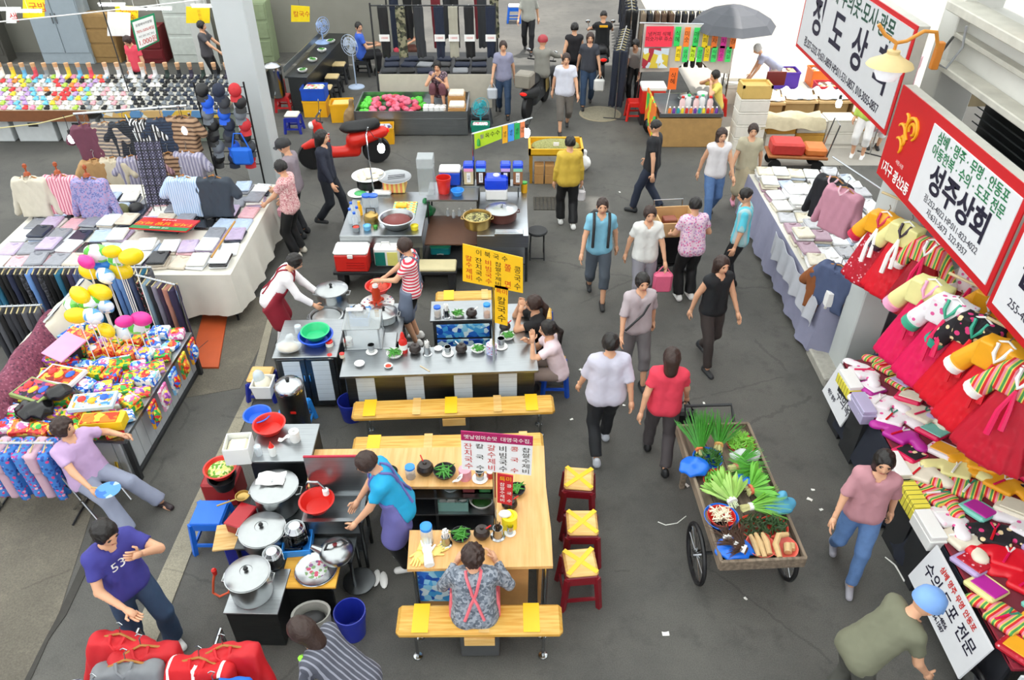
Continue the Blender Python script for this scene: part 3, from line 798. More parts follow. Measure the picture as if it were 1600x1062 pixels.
def bag(p, label, r=(.14, .11, .1), m=None, knot=True, contents=None, name='plastic_bag', seed=0):
    t = thing(name, label, 'bag', p); rnd = random.Random(seed); ph = rnd.uniform(0, 6)
    def f(X, Y, Z):
        return elld(X, Y, Z, (0, 0, r[2]), r)+.012*np.sin(X*38+ph)*np.sin(Y*33)*np.sin(Z*29+ph) if not knot else \
            smin(elld(X, Y, Z, (0, 0, r[2]), r), cap(X, Y, Z, (0, 0, r[2]*1.6), (.02, .03, r[2]*2.5), .02, .05), .06)+.010*np.sin(X*38+ph)*np.sin(Y*33)*np.sin(Z*29+ph)
    g = lambda X, Y, Z: np.maximum(f(X, Y, Z), -Z+.001)
    V, F = snet(g, (-r[0]-.06, -r[1]-.06, -.02), (r[0]+.06, r[1]+.08, r[2]*3.0+.06), .018)
    link('bag_skin', nmesh('bag_skin', V, F), m or CLEAR, t)
    if contents: MB().ell((0, 0, r[2]*.72), (r[0]*.8, r[1]*.8, r[2]*.66), 14, 8).obj('contents', contents, t)
    return t
bag(P(452, 548, .8), 'clear plastic bag of cut noodles on the steel cabinet', (.15, .11, .07), CLEAR, True, mat('dcc49a', .6, var=.3, scale=40, bump=.4))
lid_jar(P(467, 520, .8), 'clear drinking tumbler beside the green basin', CLEAR, CLEAR, .04, .11)
# worktop with burners and lids between the two cooks
wk = P(517, 520, .72); wt = thing('cook_bench', 'low steel cooking bench carrying pots between the two cooks', 'counter', (wk.x, wk.y, 0), R(2))
MB().box((.42, .42, .55), (.84, .85, .04), .006).obj('worktop', STEEL, wt)
for x in (.06, .78):
    for y in (.05, .8): MB().cyl((x, y, 0), .02, .54).obj('leg', STEEL_D, wt)
MB().box((.42, .42, .2), (.76, .78, .02)).obj('lower_shelf', STEEL_D, wt)
WZ = .572
pot(P(522, 478, WZ), 'tall steel stock pot with domed lid beside the red aproned cook', .2, .26)
pot(P(512, 505, WZ), 'wide flat steel noodle pan beside the red aproned cook', .2, .13, lid=False, food=mat('b9bcbd', .2, .6, .2))
sk = thing('sieve_stack', 'upturned steel strainer in a light blue basket between the pots', 'strainer', P(563, 500, WZ))
b = MB(); 
for k in range(4): a = k*PI/2; b.box((math.cos(a)*.13, math.sin(a)*.13, .06), (.01 if k % 2 == 0 else .27, .27 if k % 2 == 0 else .01, .12))
b.box((0, 0, .006), (.26, .26, .012)).obj('basket', LBLUE, sk)
MB().lathe([(.10, .03), (.105, .12), (.08, .2), (.03, .24), (.001, .245)], n=20).obj('strainer', CHROME, sk)
pot(P(601, 498, WZ), 'shallow steel pan with ribbed lid beside the glass case', .17, .1)
tr = thing('floral_tray', 'round floral tray of chopped kimchi beside the striped shirt cook', 'tray', P(590, 475, WZ+.1))
MB().lathe([(.001, 0), (.19, 0), (.22, .02), (.215, .024), (.18, .008), (.001, .008)], n=28).obj('tray', pat('floral', ['d9dad8', 'b05a72', '6a6a94'], 22, ratio=.3), tr)
MB().box((0, .02, -.05), (.3, .3, .1)).obj('block', STEEL_D, tr); pile(tr, 'kimchi', FOODR, 18, .14, .02, .1, .012, 4)
basin(P(592, 455, WZ+.1), 'red plastic basin with kimchi behind the floral tray', .17, .1, REDP, food=FOODR)
bt = thing('sauce_bottle', 'tall clear bottle of red pepper sauce standing in the floral tray', 'bottle', P(589, 470, WZ+.13))
MB().lathe([(.001, 0), (.055, 0), (.055, .16), (.035, .2), (.035, .22)], n=16).obj('bottle', mat('b83a1a', .25, var=.2), bt)
MB().lathe([(.038, .22), (.038, .25), (.001, .25)], n=14).obj('cap', WHITE, bt)
gc = thing('glass_case', 'steel framed glass display case standing on the noodle counter', 'display case', P(540, 548, T2), rz2)
MB().box((.21, .2, .012), (.44, .4, .024), .004).obj('base_plate', STEEL, gc); MB().box((.21, .2, .30), (.44, .4, .02), .004).obj('top_plate', mat('aeb3b4', .2, .6, alpha=.5), gc)
for x in (.01, .41):
    for y in (.01, .39): MB().box((x, y, .15), (.02, .02, .28)).obj('post', CHROME, gc)
MB().box((.21, .005, .16), (.38, .004, .26)).obj('pane', mat('cfdadd', .1, alpha=.25), gc); MB().box((.415, .2, .16), (.004, .36, .26)).obj('pane', mat('cfdadd', .1, alpha=.25), gc)
MB().box((.1, .385, .325), (.2, .05, .03), .006).obj('folded_towel', WHITE, gc); MB().box((.36, .38, .26), (.05, .01, .1)).obj('sticker', YELP, gc)
for k, (px, py, r, m) in enumerate(((516, 545, .045, 'e8e4da'), (545, 541, .055, 'e8e4da'), (516, 560, .03, 'e6d9c0'), (535, 558, .03, 'e6d9c0'))):
    lid_jar(P(px, py, T2), ['cream sauce tub with red lid at the end of the noodle counter', 'floral sauce tub with white lid beside the glass case', 'small seasoning jar with red lid next to the floral tub', 'small seasoning jar with red lid in front of the glass case'][k],
            pat('floral', ['e8e4da', 'c8607a', '6f86b8'], 40, ratio=.35) if k == 1 else mat(m, .4), WHITE if k == 1 else REDP, r, .12 if r > .04 else .06)
steel_cup(P(581, 550, T2), 'steel spoon cup on a white saucer next to the glass case')
pepper_bowl(P(617, 556, T2), 'bowl of long green chillies beside the red ketchup bottle', .095, WHITE, 1, ln=.14)
kb = thing('ketchup_bottle', 'red squeeze bottle with white label on the noodle counter', 'bottle', P(631, 549, T2))
MB().lathe([(.001, 0), (.048, 0), (.05, .02), (.05, .16), (.03, .2)], n=16).obj('bottle', REDP, kb); MB().lathe([(.03, .2), (.026, .24), (.012, .28), (.001, .285)], n=12).obj('cap', REDP, kb); MB().lathe([(.0512, .05), (.0512, .12)], n=16).obj('label', WHITE, kb)
black_jar(P(649, 550, T2), 'black clay sauce jar beside the red ketchup bottle'); black_jar(P(721, 549, T2), 'black clay sauce jar with white spoon beside the floral tissue roll', WHITE, yaw=2.6)
stick_cup(P(668, 553, T2), 'steel cup of white wrapped chopsticks in the middle of the noodle counter'); steel_cup(P(700, 553, T2), 'steel spoon cup with dark spoons beside the small white saucer')
dish(P(685, 546, T2), 'small empty white saucer between the chopstick cup and spoon cup', .05)
dish(P(562, 570, T2), 'shallow white bowl of salt near the counter edge', .06, mat('f2efe4', .8)); dish(P(607, 573, T2), 'small dish of red kimchi near the counter edge', .05, FOODR)
pepper_bowl(P(747, 548, T2), 'bowl of green chillies beside the floral tissue roll', .085, WHITE, 2); pepper_bowl(P(793, 528, T2), 'bowl of green chillies behind the leaning steel cup', .085, WHITE, 3)
tl = thing('tissue_roll', 'floral cylinder of tissue on the noodle counter', 'tissue roll', P(768, 551, T2))
MB().lathe([(.06, 0), (.062, .01), (.062, .13), (.05, .135), (.02, .13)], n=18).obj('drum', pat('floral', ['c8cbe6', 'd87890', '8a9ad0'], 38, ratio=.38), tl); MB().lathe([(.03, .12), (.02, .16), (.012, .2), (.001, .21)], n=8).obj('paper_tuft', WHITE, tl)
steel_cup(P(783, 542, T2), 'steel cup on a white saucer at the foot of the yellow sign post', .045, .13)
black_jar(P(789, 515, T2), 'black clay jar with red spoon under the yellow menu sign', REDP)
ph = thing('mobile_phone', 'white mobile phone lying on the counter beside the seated women', 'phone', P(822, 531, T2)); MB().box((0, 0, .008), (.05, .1, .015), .005).obj('case', WHITE, ph); MB().box((0, .01, .0165), (.042, .05, .002)).obj('screen', BLACK, ph); ph.rotation_euler.z = 1.3
b = MB().tube([(-.06, .05, .004), (.06, -.05, .004)], .005, 5); tag(b.obj('wooden_chopstick', mat('d9bf94', .7), None, P(664, 576, T2)), 'pale wooden chopstick lying on the noodle counter', 'chopstick')
# inner island with blue patterned doors
iz = .86; ip = P(673, 500, iz); isl = thing('serving_island', 'steel topped island with two blue marbled drawers inside the noodle stall', 'cabinet', (ip.x, ip.y, 0), rz2)
BLUEM = pat('cells', ['2a6fd0', '8fd0ee', '1a4fb4', 'd8eef6', '48a4e0'], 16, rough=.4)
MB().box((.39, .2, iz-.015), (.80, .42, .03), .005).obj('worktop', STEEL, isl); MB().box((.39, .22, .41), (.74, .36, .8)).obj('body', DARK, isl)
for k, (z, h) in enumerate(((.66, .2), (.32, .42))): MB().box((.39, .035, z), (.66, .02, h), .006).obj('drawer_front', BLUEM, isl)
lid_jar(P(684, 494, iz), 'clear shaker of brown seasoning with blue lid on the island', CLEAR, BLUEP, .045, .15, mat('b08a5a', .7)); stick_cup(P(698, 495, iz), 'steel cup of white wrapped chopsticks on the island', seed=3)
pepper_bowl(P(716, 493, iz), 'bowl of green chillies on the island beside a black jar', .08, WHITE, 5); black_jar(P(737, 494, iz), 'black clay jar with white spoon on the island', WHITE)
lid_jar(P(761, 495, iz), 'tall clear bottle of orange syrup with blue lid on the island', CLEAR, LBLUE, .045, .2, mat('d98a2a', .4))
bench(P(680, 470, .43)-Vector((0, 0, .43)), 'yellow padded bench behind the island of the noodle stall', .85, rz2, .25)
# menu boards
RED_T = mat('c8261c', .5, var=.03); BLK_T = mat('17150f', .5, var=.03); WHT_T = mat('f6f3ee', .5, var=.03); YEL_T = mat('f4c21a', .5, var=.05)
def pole_sign(base, y, top_z, label, name='menu_sign'):
    t = thing(name, label, 'sign', base); MB().tube([(0, 0, 0), (0, 0, top_z-base[2])], .016, 8).obj('post', CHROME, t); return t
pb = P(772, 562, T2); ys = pole_sign(pb, pb.y, Q(772, 392, pb.y).z, 'yellow noodle menu board with black and red Korean lettering on a steel post')
def board(t, base, corners, Y, m, th=.012, name='board'):
    """quadrilateral board on the plane y = Y given by four surveyed corners (tl, tr, br, bl)"""
    c = [Q(x, y, Y)-Vector(base) for x, y in corners]; b = MB()
    vs = [(p.x, p.y-th, p.z) for p in c]+[(p.x, p.y, p.z) for p in c]
    b.add(vs, [(0, 3, 2, 1), (4, 5, 6, 7), (0, 1, 5, 4), (1, 2, 6, 5), (2, 3, 7, 6), (3, 0, 4, 7)]); o = b.obj(name, m, t, smooth=False)
    return o, c
FR = (PI/2, 0, 0)
o, c = board(ys, pb, ((723, 380), (817, 402), (817, 457), (723, 438)), pb.y-.03, YEL_T)
tilt = math.atan2(c[1].z-c[0].z, c[1].x-c[0].x); W_ = c[1].x-c[0].x; H_ = c[0].z-c[3].z
def on_board(par, c, u, v, body, size, m, tl, line=1.05, sx=1, dy=.016, fit=None):
    """print on a board: sheared with the board, shrunk to fit (width, height) shares of it"""
    x = c[0].x+(c[1].x-c[0].x)*u; z0 = c[0].z+(c[1].z-c[0].z)*u; z1 = c[3].z+(c[2].z-c[3].z)*u
    o = text(body, size, m, par, (x, c[0].y-dy, z0+(z1-z0)*v), (PI/2, 0, 0), sx, max(line, 1.05)); me = o.data.copy()
    xs = [q.co.x for q in me.vertices]; ys_ = [q.co.y for q in me.vertices]; W0 = max(xs)-min(xs); H0 = max(ys_)-min(ys_); cx = (max(xs)+min(xs))/2; cy = (max(ys_)+min(ys_))/2
    n = body.count('\n')+1; fw_, fh_ = fit or ((.125, .7) if n > 2 else (.9, .85)); BW_ = abs(c[1].x-c[0].x); BH_ = abs(z0-z1)
    kx = min(1, fw_*BW_/W0); ky = min(1, fh_*BH_/H0)
    if n <= 2: kx = ky = min(kx, ky)
    for q in me.vertices: X_ = (q.co.x-cx)*kx; q.co = (X_, (q.co.y-cy)*ky+X_*math.tan(tl), 0)
    o.data = me
    return o
on_board(o, c, .48, .13, '이 북 국 수', .075, BLK_T, tilt, fit=(.6, .16))
for k, (tx, m) in enumerate((('칼\n수\n제\n비', RED_T), ('잔\n치\n국\n수', BLK_T), ('비\n빔\n국\n수', RED_T), ('찹\n쌀\n수\n제\n비', BLK_T), ('쫄\n\n면', RED_T), ('콩\n국\n수', BLK_T))):
    on_board(o, c, .09+.164*k, .6, tx, .1, m, tilt, fit=(.11, .66))
o, c = board(ys, pb, ((773, 444), (794, 448), (793, 508), (773, 503)), pb.y-.03, YEL_T)
on_board(o, c, .5, .13, '특미', .07, RED_T, tilt, fit=(.8, .2)); on_board(o, c, .5, .6, '칼\n국\n수', .11, BLK_T, tilt, fit=(.7, .66))
# stools, buckets and boilers round the middle stall
stool(P(866, 612, 0)+Vector((0, .05, 0)), 'blue plastic stool with yellow cushion standing free beside the counter end', mat('1e55c8', .4), PADY, .42, .26)
stool(P(857, 585, 0)+Vector((0, .18, 0)), 'blue plastic stool with yellow cushion under the seated woman in pink', mat('1e55c8', .4), PADY, .42, .26)
stool(P(846, 545, 0)+Vector((0, .2, 0)), 'blue plastic stool with yellow cushion under the seated woman in black', mat('1e55c8', .4), PADY, .42, .26)
def bucket(p, label, r, h, m, name='bucket'):
    t = thing(name, label, 'bucket', p)
    MB().lathe([(.001, 0), (r*.8, 0), (r*.82, .01), (r*.98, h*.82), (r*1.05, h*.84), (r*1.05, h), (r*.98, h), (r*.78, .012), (.001, .012)], n=26).obj('bucket_shell', m, t)
    MB().tube([(r*1.03*math.cos(a), r*1.03*math.sin(a)*.99, h*.84-.5*r*math.sin(a)*0) for a in [PI*k/10 for k in range(11)]], .004, 5).obj('handle', CHROME, t); return t
bucket(P(551, 652), 'blue plastic bucket standing beside the steel cabinet', .14, .28, NAVYP)
bl = thing('drink_urn', 'tall steel drinks urn with blue tap on a blue stool', 'urn', P(466, 668, .346))
MB().lathe([(.14, 0), (.15, .02), (.15, .5), (.155, .52), (.155, .58)], n=24).obj('urn_body', STEEL_D, bl); MB().lathe([(.158, .58), (.158, .62), (.13, .66), (.04, .69), (.001, .695)], n=24).obj('lid', CHROME, bl); MB().lathe([(.02, .69), (.025, .72), (.001, .73)], n=12).obj('knob', BLACK, bl)
MB().tube([(.13, -.08, .08), (.2, -.12, .08), (.2, -.12, .04)], .012, 6).obj('tap', BLUEP, bl); MB().box((.04, -.15, .36), (.06, .005, .03)).obj('badge', REDP, bl)
stool(P(466, 668, 0)+Vector((0, .0, 0)), 'light blue plastic stool under the steel drinks urn', LBLUE, LBLUE, .36, .30, soft=False)
cbx = thing('rice_tub', 'white plastic tub of flour in a bag beside the drinks urn', 'tub', P(415, 615, .34))
b = MB(); b.lathe([(.001, 0), (.13, 0), (.16, .18), (.17, .18), (.17, .2), (.15, .2), (.12, .012), (.001, .012)], n=4); b.obj('tub', WHITE, cbx).rotation_euler.z = PI/4
MB().ell((0, 0, .16), (.1, .1, .09), 12, 8).obj('flour_bag', mat('eee6d0', .7), cbx); MB().ell((-.03, 0, .26), (.07, .06, .1), 10, 8).obj('bag_neck', mat('cfe2ef', .3, alpha=.6), cbx)
stool(P(415, 615, 0), 'blue stool with worn wooden board under the white flour tub', NAVYP, PADT, .3, .28)
# ------------------------------------------------------------------ front noodle stall
T3 = .75
TW = pat('wood', ['e2b274', 'd6a260'], 6, 1, rough=.42)
q = [P(480, 702, T3), P(850, 696, T3), P(864, 884, T3), P(636, 889, T3), P(640, 828, T3), P(772, 823, T3), P(772, 760, T3), P(480, 763, T3)]
q[5] = Vector((q[5].x, q[4].y, T3)); q[6] = Vector((q[5].x, q[6].y, T3)); q[7] = Vector((q[7].x, q[6].y, T3))
o3 = Vector((q[3].x, q[3].y, 0)); tb = thing('noodle_table', 'U shaped light wood counter of the noodle stall under the white menu board', 'counter', o3)
lo = [(p.x-o3.x, p.y-o3.y) for p in q]
MB().prism([lo[0], lo[7], (lo[6][0], lo[6][1]), (lo[1][0], lo[6][1]), lo[1]], T3-.035, T3).obj('tabletop', TW, tb, smooth=False)
MB().prism([(lo[1][0], lo[6][1]), lo[6], lo[5], (lo[2][0], lo[5][1])], T3-.035, T3).obj('tabletop', TW, tb, smooth=False)
MB().prism([(lo[2][0], lo[5][1]), lo[4], lo[3], lo[2]], T3-.035, T3).obj('tabletop', TW, tb, smooth=False)
yi = lo[6][1]; xi = lo[6][0]; x0 = lo[0][0]
b = MB(); b.box(((x0+xi)/2+.35, yi+.38, .36), (xi-x0-.7, .03, .7)); b.obj('back_panel', STEEL_D, tb)
MB().box(((lo[4][0]+lo[3][0])/2+.55, .12, .36), (1.02, .03, .7)).obj('front_panel', mat('b98a52', .5, var=.2), tb)
MB().box((lo[2][0]-.1, (lo[2][1]+lo[1][1])/2, .36), (.03, 1.2, .7)).obj('end_panel', mat('b98a52', .5, var=.2), tb)
MB().box((.24, .09, .42), (.42, .012, .52), .004).obj('drawer_front', BLUEM, tb)
for x, y in ((.05, .06), (lo[2][0]-.06, .06), (lo[1][0]-.06, lo[1][1]-.06), (x0+.06, lo[0][1]-.06)): MB().cyl((x, y, 0), .022, T3-.036).obj('leg', CHROME, tb)
# shelf unit under the back counter
su = thing('shelf_unit', 'steel shelf unit of bowls and baskets under the wooden counter', 'shelf', (o3.x+xi-1.0, o3.y+yi, 0))
for z in (.10, .34, .58): MB().box((.5, .17, z), (1.0, .34, .02)).obj('shelf', STEEL, su)
for x in (.01, .42, .99): MB().box((x, .02, .35), (.025, .03, .7)).obj('upright', DARK, su)
MB().box((.5, .335, .35), (1.0, .01, .7)).obj('back_panel', STEEL_D, su)
S = lambda x, y, z: Vector((o3.x+xi-1.0+x, o3.y+yi+y, z))
pepper_bowl(S(.56, .12, .591), 'bowl of chopped greens on the upper shelf of the shelf unit', .085, CLEAR, 7, GREEN_L, .06)
pepper_bowl(S(.14, .14, .591), 'dark bowl of greens behind the purple aproned cook', .08, DARK, 8, GREEN_D, .06)
for k, (x, c_, lb) in enumerate(((.74, '7a2226', 'dark red box on the upper shelf next to the greens'), (.9, '2f7a3a', 'green basket on the upper shelf'))):
    t = thing('storage_box', lb, 'box', S(x, .12, .591)); b = MB()
    for sx, sy, w, d in ((0, -.055, .13, .01), (0, .055, .13, .01), (-.06, 0, .01, .12), (.06, 0, .01, .12)): b.box((sx, sy, .05), (w, d, .1))
    b.box((0, 0, .006), (.13, .12, .012)).obj('box_shell', mat(c_, .45), t)
db = thing('dish_basket', 'pale green basket of white dishes on the lower shelf', 'basket', S(.58, .15, .352)); b = MB()
for sx, sy, w, d in ((0, -.11, .3, .01), (0, .11, .3, .01), (-.145, 0, .01, .22), (.145, 0, .01, .22)): b.box((sx, sy, .06), (w, d, .12))
b.box((0, 0, .006), (.3, .22, .012)).obj('basket_shell', mat('8fc0b8', .5), db)
k = 0
for ix in range(4):
    for iy in range(2):
        o = MB().lathe([(.001, 0), (.025, 0), (.05, .02), (.046, .022), (.001, .006)], n=14).obj('white_dish', WHITE, None, S(.58-.1+ix*.066, .1+iy*.1, .40+.02*iy+.015*(ix % 2))); o.rotation_euler = (.9, .2*ix-.3, ix)
        tag(o, 'small white dish stacked in the pale green shelf basket', 'dish', 'white dishes in the shelf basket')
basin(S(.86, .13, .352), 'white enamel basin of greens on the lower shelf', .12, .08, WHITE, food=GREEN_D)
lid_jar(P(642, 745, T3), 'clear cup with blue lid on the wooden counter near the purple aproned cook', CLEAR, LBLUE, .05, .15); black_jar(P(665, 738, T3), 'black clay jar with red spoon on the back of the wooden counter', REDP, .085, 2.0)
pepper_bowl(P(608, 742, T3), 'bowl of green chillies beside the purple aproned cook', .09, DARK, 9); pepper_bowl(P(695, 741, T3), 'large bowl of green chillies at the back of the wooden counter', .11, DARK, 10, ln=.15)
t = thing('napkin_roll', 'pink tissue drum with white napkin below the white menu board', 'tissue roll', P(727, 746, T3)); MB().lathe([(.06, 0), (.062, .12), (.04, .125), (.001, .12)], n=18).obj('drum', mat('e89aa8', .5), t); MB().sheet(lambda u, v: (-.02-.1*u, -.07+.02*math.sin(v*6), .1-.09*u+.02*math.sin(u*5+v*4)), 6, 5, .004).obj('napkin', WHITE, t)
steel_cup(P(750, 748, T3), 'steel spoon cup on saucer below the white menu board', .045, .12); lid_jar(P(766, 745, T3), 'small red sauce jar below the white menu board', mat('b3302a', .3), WHITE, .035, .09)
pepper_bowl(P(807, 768, T3), 'bowl of green chillies beside the small red menu board', .085, DARK, 11); black_jar(P(796, 792, T3), 'black clay jar with red spoon beside the yellow tissue drum', REDP, .075)
t = thing('tissue_drum', 'yellow tissue drum with white paper on the wooden counter', 'tissue roll', P(796, 822, T3)); MB().lathe([(.07, 0), (.072, .15), (.045, .155), (.03, .14), (.001, .14)], n=20).obj('drum', mat('f2dc1c', .4, var=.05), t); MB().ell((-.04, 0, .17), (.06, .04, .035), 10, 6).obj('paper_tuft', WHITE, t)
stick_cup(P(778, 838, T3), 'steel cup of dark and pale chopsticks beside the yellow drum', 8, mat('4a3626', .6), .045, .12, False, .2); steel_cup(P(797, 833, T3), 'small steel toothpick cup on a saucer beside the yellow drum', .03, .1)
lid_jar(P(668, 847, T3), 'tall clear canister with blue lid next to the rubber gloves', CLEAR, LBLUE, .055, .23); stick_cup(P(697, 850, T3), 'steel cup of white wrapped chopsticks next to the gloves', 16, seed=6)
pepper_bowl(P(720, 839, T3), 'bowl of green chillies on the front strip of the wooden counter', .09, DARK, 12, ln=.14); black_jar(P(753, 838, T3), 'black clay jar with red spoon in front of the seated person', REDP, .075)
def glove(p, label, m, yaw):
    t = thing('rubber_glove', label, 'glove', p, yaw); b = MB()
    b.ell((0, 0, .014), (.045, .06, .013), 12, 6); b.tube([(0, -.04, .012), (0, -.17, .012)], [.038, .045], 10)
    for k in range(4): b.tube([(-.033+.022*k, .04, .014), (-.042+.028*k, .11+.012*(1.5-abs(k-1.5)), .012)], [.012, .008], 6)
    b.tube([(.035, -.01, .014), (.075, .04, .012)], [.013, .009], 6)
    o = b.obj('glove_skin', m, t); o.scale = (1, 1, .7); return t
glove(P(655, 868, T3), 'yellow rubber glove lying at the counter corner', mat('ecd27a', .5), 2.9); glove(P(681, 862, T3), 'yellow rubber glove beside the white glove', mat('ecd27a', .5), -.9); glove(P(668, 862, T3)+Vector((0, 0, .025)), 'white cotton glove lying on the yellow rubber gloves', WHITE, .2)
bench(P(617, 990, .43)-Vector((0, 0, .43)), 'yellow padded bench under the person in pink apron straps', 1.42, R(.4)); bench(P(548, 708, .43)-Vector((0, 0, .43)), 'yellow padded bench behind the wooden counter', 2.06, R(2), .27)
for k, (px, py) in enumerate(((903, 782), (908, 852), (905, 915))):
    p = P(px, py, .2); stool((p.x, p.y+.06, 0), ['dark red plastic stool taped with a yellow cross, farthest from the bench', 'dark red plastic stool taped with a yellow cross, between its two twins', 'dark red plastic stool taped with a yellow cross, beside the front bench'][k], mat('7a1420', .35, var=.05), PADT, .45, .29, 'dark red stools beside the wooden counter', .1*k-.1, TAPE)
# white menu board of the front stall
MAG = mat('a81c5c', .5, var=.04); REDB = mat('c41f2c', .5, var=.05)
pb = P(774, 822, T3); ws = pole_sign(pb, pb.y, Q(774, 700, pb.y).z, 'white noodle menu board with magenta heading on a steel post')
o, c = board(ws, pb, ((720, 672), (833, 681), (830, 741), (722, 731)), pb.y-.03, mat('e9e9ea', .5, var=.02))
tl = math.atan2(c[1].z-c[0].z, c[1].x-c[0].x)
o2_, c2 = board(ws, pb, ((720, 672), (833, 681), (832.5, 695), (720.5, 686)), pb.y-.036, MAG, .01, 'heading_strip')
on_board(o2_, c2, .27, .5, '옛날엄마손맛', .063, WHT_T, tl, fit=(.46, .7)); on_board(o2_, c2, .76, .5, '대명국수집.', .058, WHT_T, tl, fit=(.42, .62))
for k, (tx, m) in enumerate((('잔\n치\n국\n수', RED_T), ('칼\n\n국\n\n수', BLK_T), ('갈\n수\n제\n비', RED_T), ('비\n빔\n국\n수', BLK_T), ('콩\n\n국\n\n수', RED_T), ('찹\n쌀\n수\n제\n비', BLK_T))):
    on_board(o, c, .09+.163*k, .62, tx, .1, m, tl, fit=(.115, .68))
o, c = board(ws, pb, ((777, 738), (802, 742), (800, 788), (777, 783)), pb.y-.03, REDB, name='lower_board')
on_board(o, c, .5, .13, '특미', .06, YEL_T, tl, fit=(.8, .18)); on_board(o, c, .3, .6, '찹\n쌀\n수\n제\n비', .05, WHT_T, tl, fit=(.34, .66)); on_board(o, c, .74, .6, '콩\n\n국\n\n수', .05, WHT_T, tl, fit=(.34, .62))
# kitchen side of the front stall
bz = .85; bp = P(390, 718, bz); sc = thing('steel_chest', 'tall steel chest carrying red basin and sauce bottles', 'cabinet', (bp.x, bp.y, 0), R(1))
MB().box((.29, .24, .41), (.58, .5, .82), .008).obj('body', STEEL_D, sc); MB().box((.29, .24, bz-.012), (.61, .53, .025), .005).obj('chest_top', STEEL, sc)
basin(P(423, 672, bz), 'red plastic basin on the tall steel chest', .16, .1, REDP); basin(P(404, 655, bz), 'blue plastic basin behind the red one on the chest', .14, .08, BLUEP)
tub = thing('flour_tub', 'square white plastic tub of dough on the tall steel chest', 'tub', P(377, 712, bz-.02), .1); b = MB()
for sx, sy, w, d in ((0, -.115, .24, .012), (0, .115, .24, .012), (-.115, 0, .012, .24), (.115, 0, .012, .24)): b.box((sx, sy, .1), (w, d, .2))
b.box((0, 0, .006), (.24, .24, .012)).obj('tub_shell', MILK, tub); MB().box((0, 0, .09), (.2, .2, .15), .03).obj('dough', mat('eee4c4', .8, var=.08), tub)
lid_jar(P(405, 710, bz), 'clear plastic tumbler beside the white flour tub', CLEAR, CLEAR, .035, .12); t = thing('squeeze_bottle', 'white squeeze bottle with red nozzle on the steel chest', 'bottle', P(427, 710, bz))
MB().lathe([(.001, 0), (.034, 0), (.036, .09), (.03, .11)], n=14).obj('bottle', MILK, t); MB().lathe([(.03, .11), (.012, .15), (.004, .18), (.001, .18)], n=12).obj('nozzle', REDP, t)
t = thing('paper_towel', 'roll of white paper towel on the steel chest', 'towel roll', P(462, 688, bz)); MB().lathe([(.045, 0), (.05, .01), (.05, .13), (.015, .13), (.015, .1)], n=18).obj('roll', WHITE, t); MB().sheet(lambda u, v: (-.05-.12*u, -.03+.05*v, .06-.05*u+.015*math.sin(u*7)), 6, 3, .003).obj('loose_sheet', WHITE, t)
basin(P(347, 740, .52), 'red plastic basin of sliced courgette and chives', .16, .1, REDP, food=pat('cells', ['cfd47a', '5f9a30', 'e2e2a2'], 40)); basin(P(352, 760, .34), 'black lidded tub below the courgette basin', .14, .16, BLACK); 
t = thing('red_crate', 'low red crate under the black tub', 'crate', P(356, 775, 0)); MB().box((0, 0, .17), (.36, .3, .32), .02).obj('crate_body', mat('9a1a22', .45), t)
stool(P(340, 850, 0)+Vector((0, .05, 0)), 'bright blue plastic stool beside the big aluminium pots', mat('1a6ad4', .4), LBLUE, .45, .3, soft=False)
# sink bench
sb = P(472, 814, .72); sn = thing('sink_bench', 'steel sink bench with tap and red draining basin', 'sink', (sb.x, sb.y, 0), R(1))
b = MB()
for c_, d in (((.27, .02, .70), (.56, .04, .02)), ((.27, .33, .70), (.56, .04, .02)), ((.01, .18, .70), (.04, .28, .02)), ((.53, .18, .70), (.04, .28, .02)), ((.27, .18, .5), (.5, .28, .02)), ((.27, .035, .6), (.5, .012, .2)), ((.27, .315, .6), (.5, .012, .2)), ((.025, .18, .6), (.012, .28, .2)), ((.515, .18, .6), (.012, .28, .2))): b.box(c_, d)
b.obj('sink_basin', STEEL, sn); MB().box((.27, .17, .25), (.54, .3, .02)).obj('lower_shelf', STEEL_D, sn)
for x in (.02, .52):
    for y in (.03, .32): MB().cyl((x, y, 0), .018, .69).obj('leg', STEEL_D, sn)
MB().box((.33, .345, .95), (.62, .012, .5)).obj('splash_panel', STEEL, sn); MB().box((.33, .345, 1.205), (.62, .02, .015)).obj('panel_trim', mat('b01838', .4), sn)
MB().tube([(.0, .31, .72), (.0, .3, .86), (.04, .27, .95), (.14, .24, .98), (.2, .22, .9)], .013, 8).obj('tap', CHROME, sn); MB().lathe([(.03, 0), (.03, .06), (.02, .07)], (.2, .22, .84), 12).obj('tap_nozzle', WHITE, sn)
basin(P(497, 792, .72), 'round red plastic draining basin on the sink bench', .16, .1, REDP)
# big pots and lids on low stands
PZ = .52
t = thing('pot_stand', 'low steel stand under the big aluminium pots', 'stand', (P(408, 800, PZ).x, P(408, 800, PZ).y, 0))
MB().box((.17, 0, PZ-.015), (.62, .86, .03), .005).obj('stand_top', STEEL_D, t)
for x in (-.12, .46):
    for y in (-.4, .4): MB().cyl((x, y, 0), .02, PZ-.03).obj('leg', STEEL_D, t)
pot(P(437, 790, PZ), 'largest aluminium stock pot with a cloth on its lid beside the sink', .21, .27, knob=POT); pot(P(415, 845, PZ), 'wide aluminium pan with domed lid next to the red lunch box', .2, .16)
t = thing('dish_cloth', 'crumpled white cloth on the lid of the big aluminium pot', 'cloth', P(424, 748, PZ+.34)); MB().sheet(lambda u, v: ((u-.5)*.26, (v-.5)*.16, .012+.02*math.sin(u*9+v*5)*math.sin(v*7)), 12, 8, .01).obj('cloth', WHITE, t)
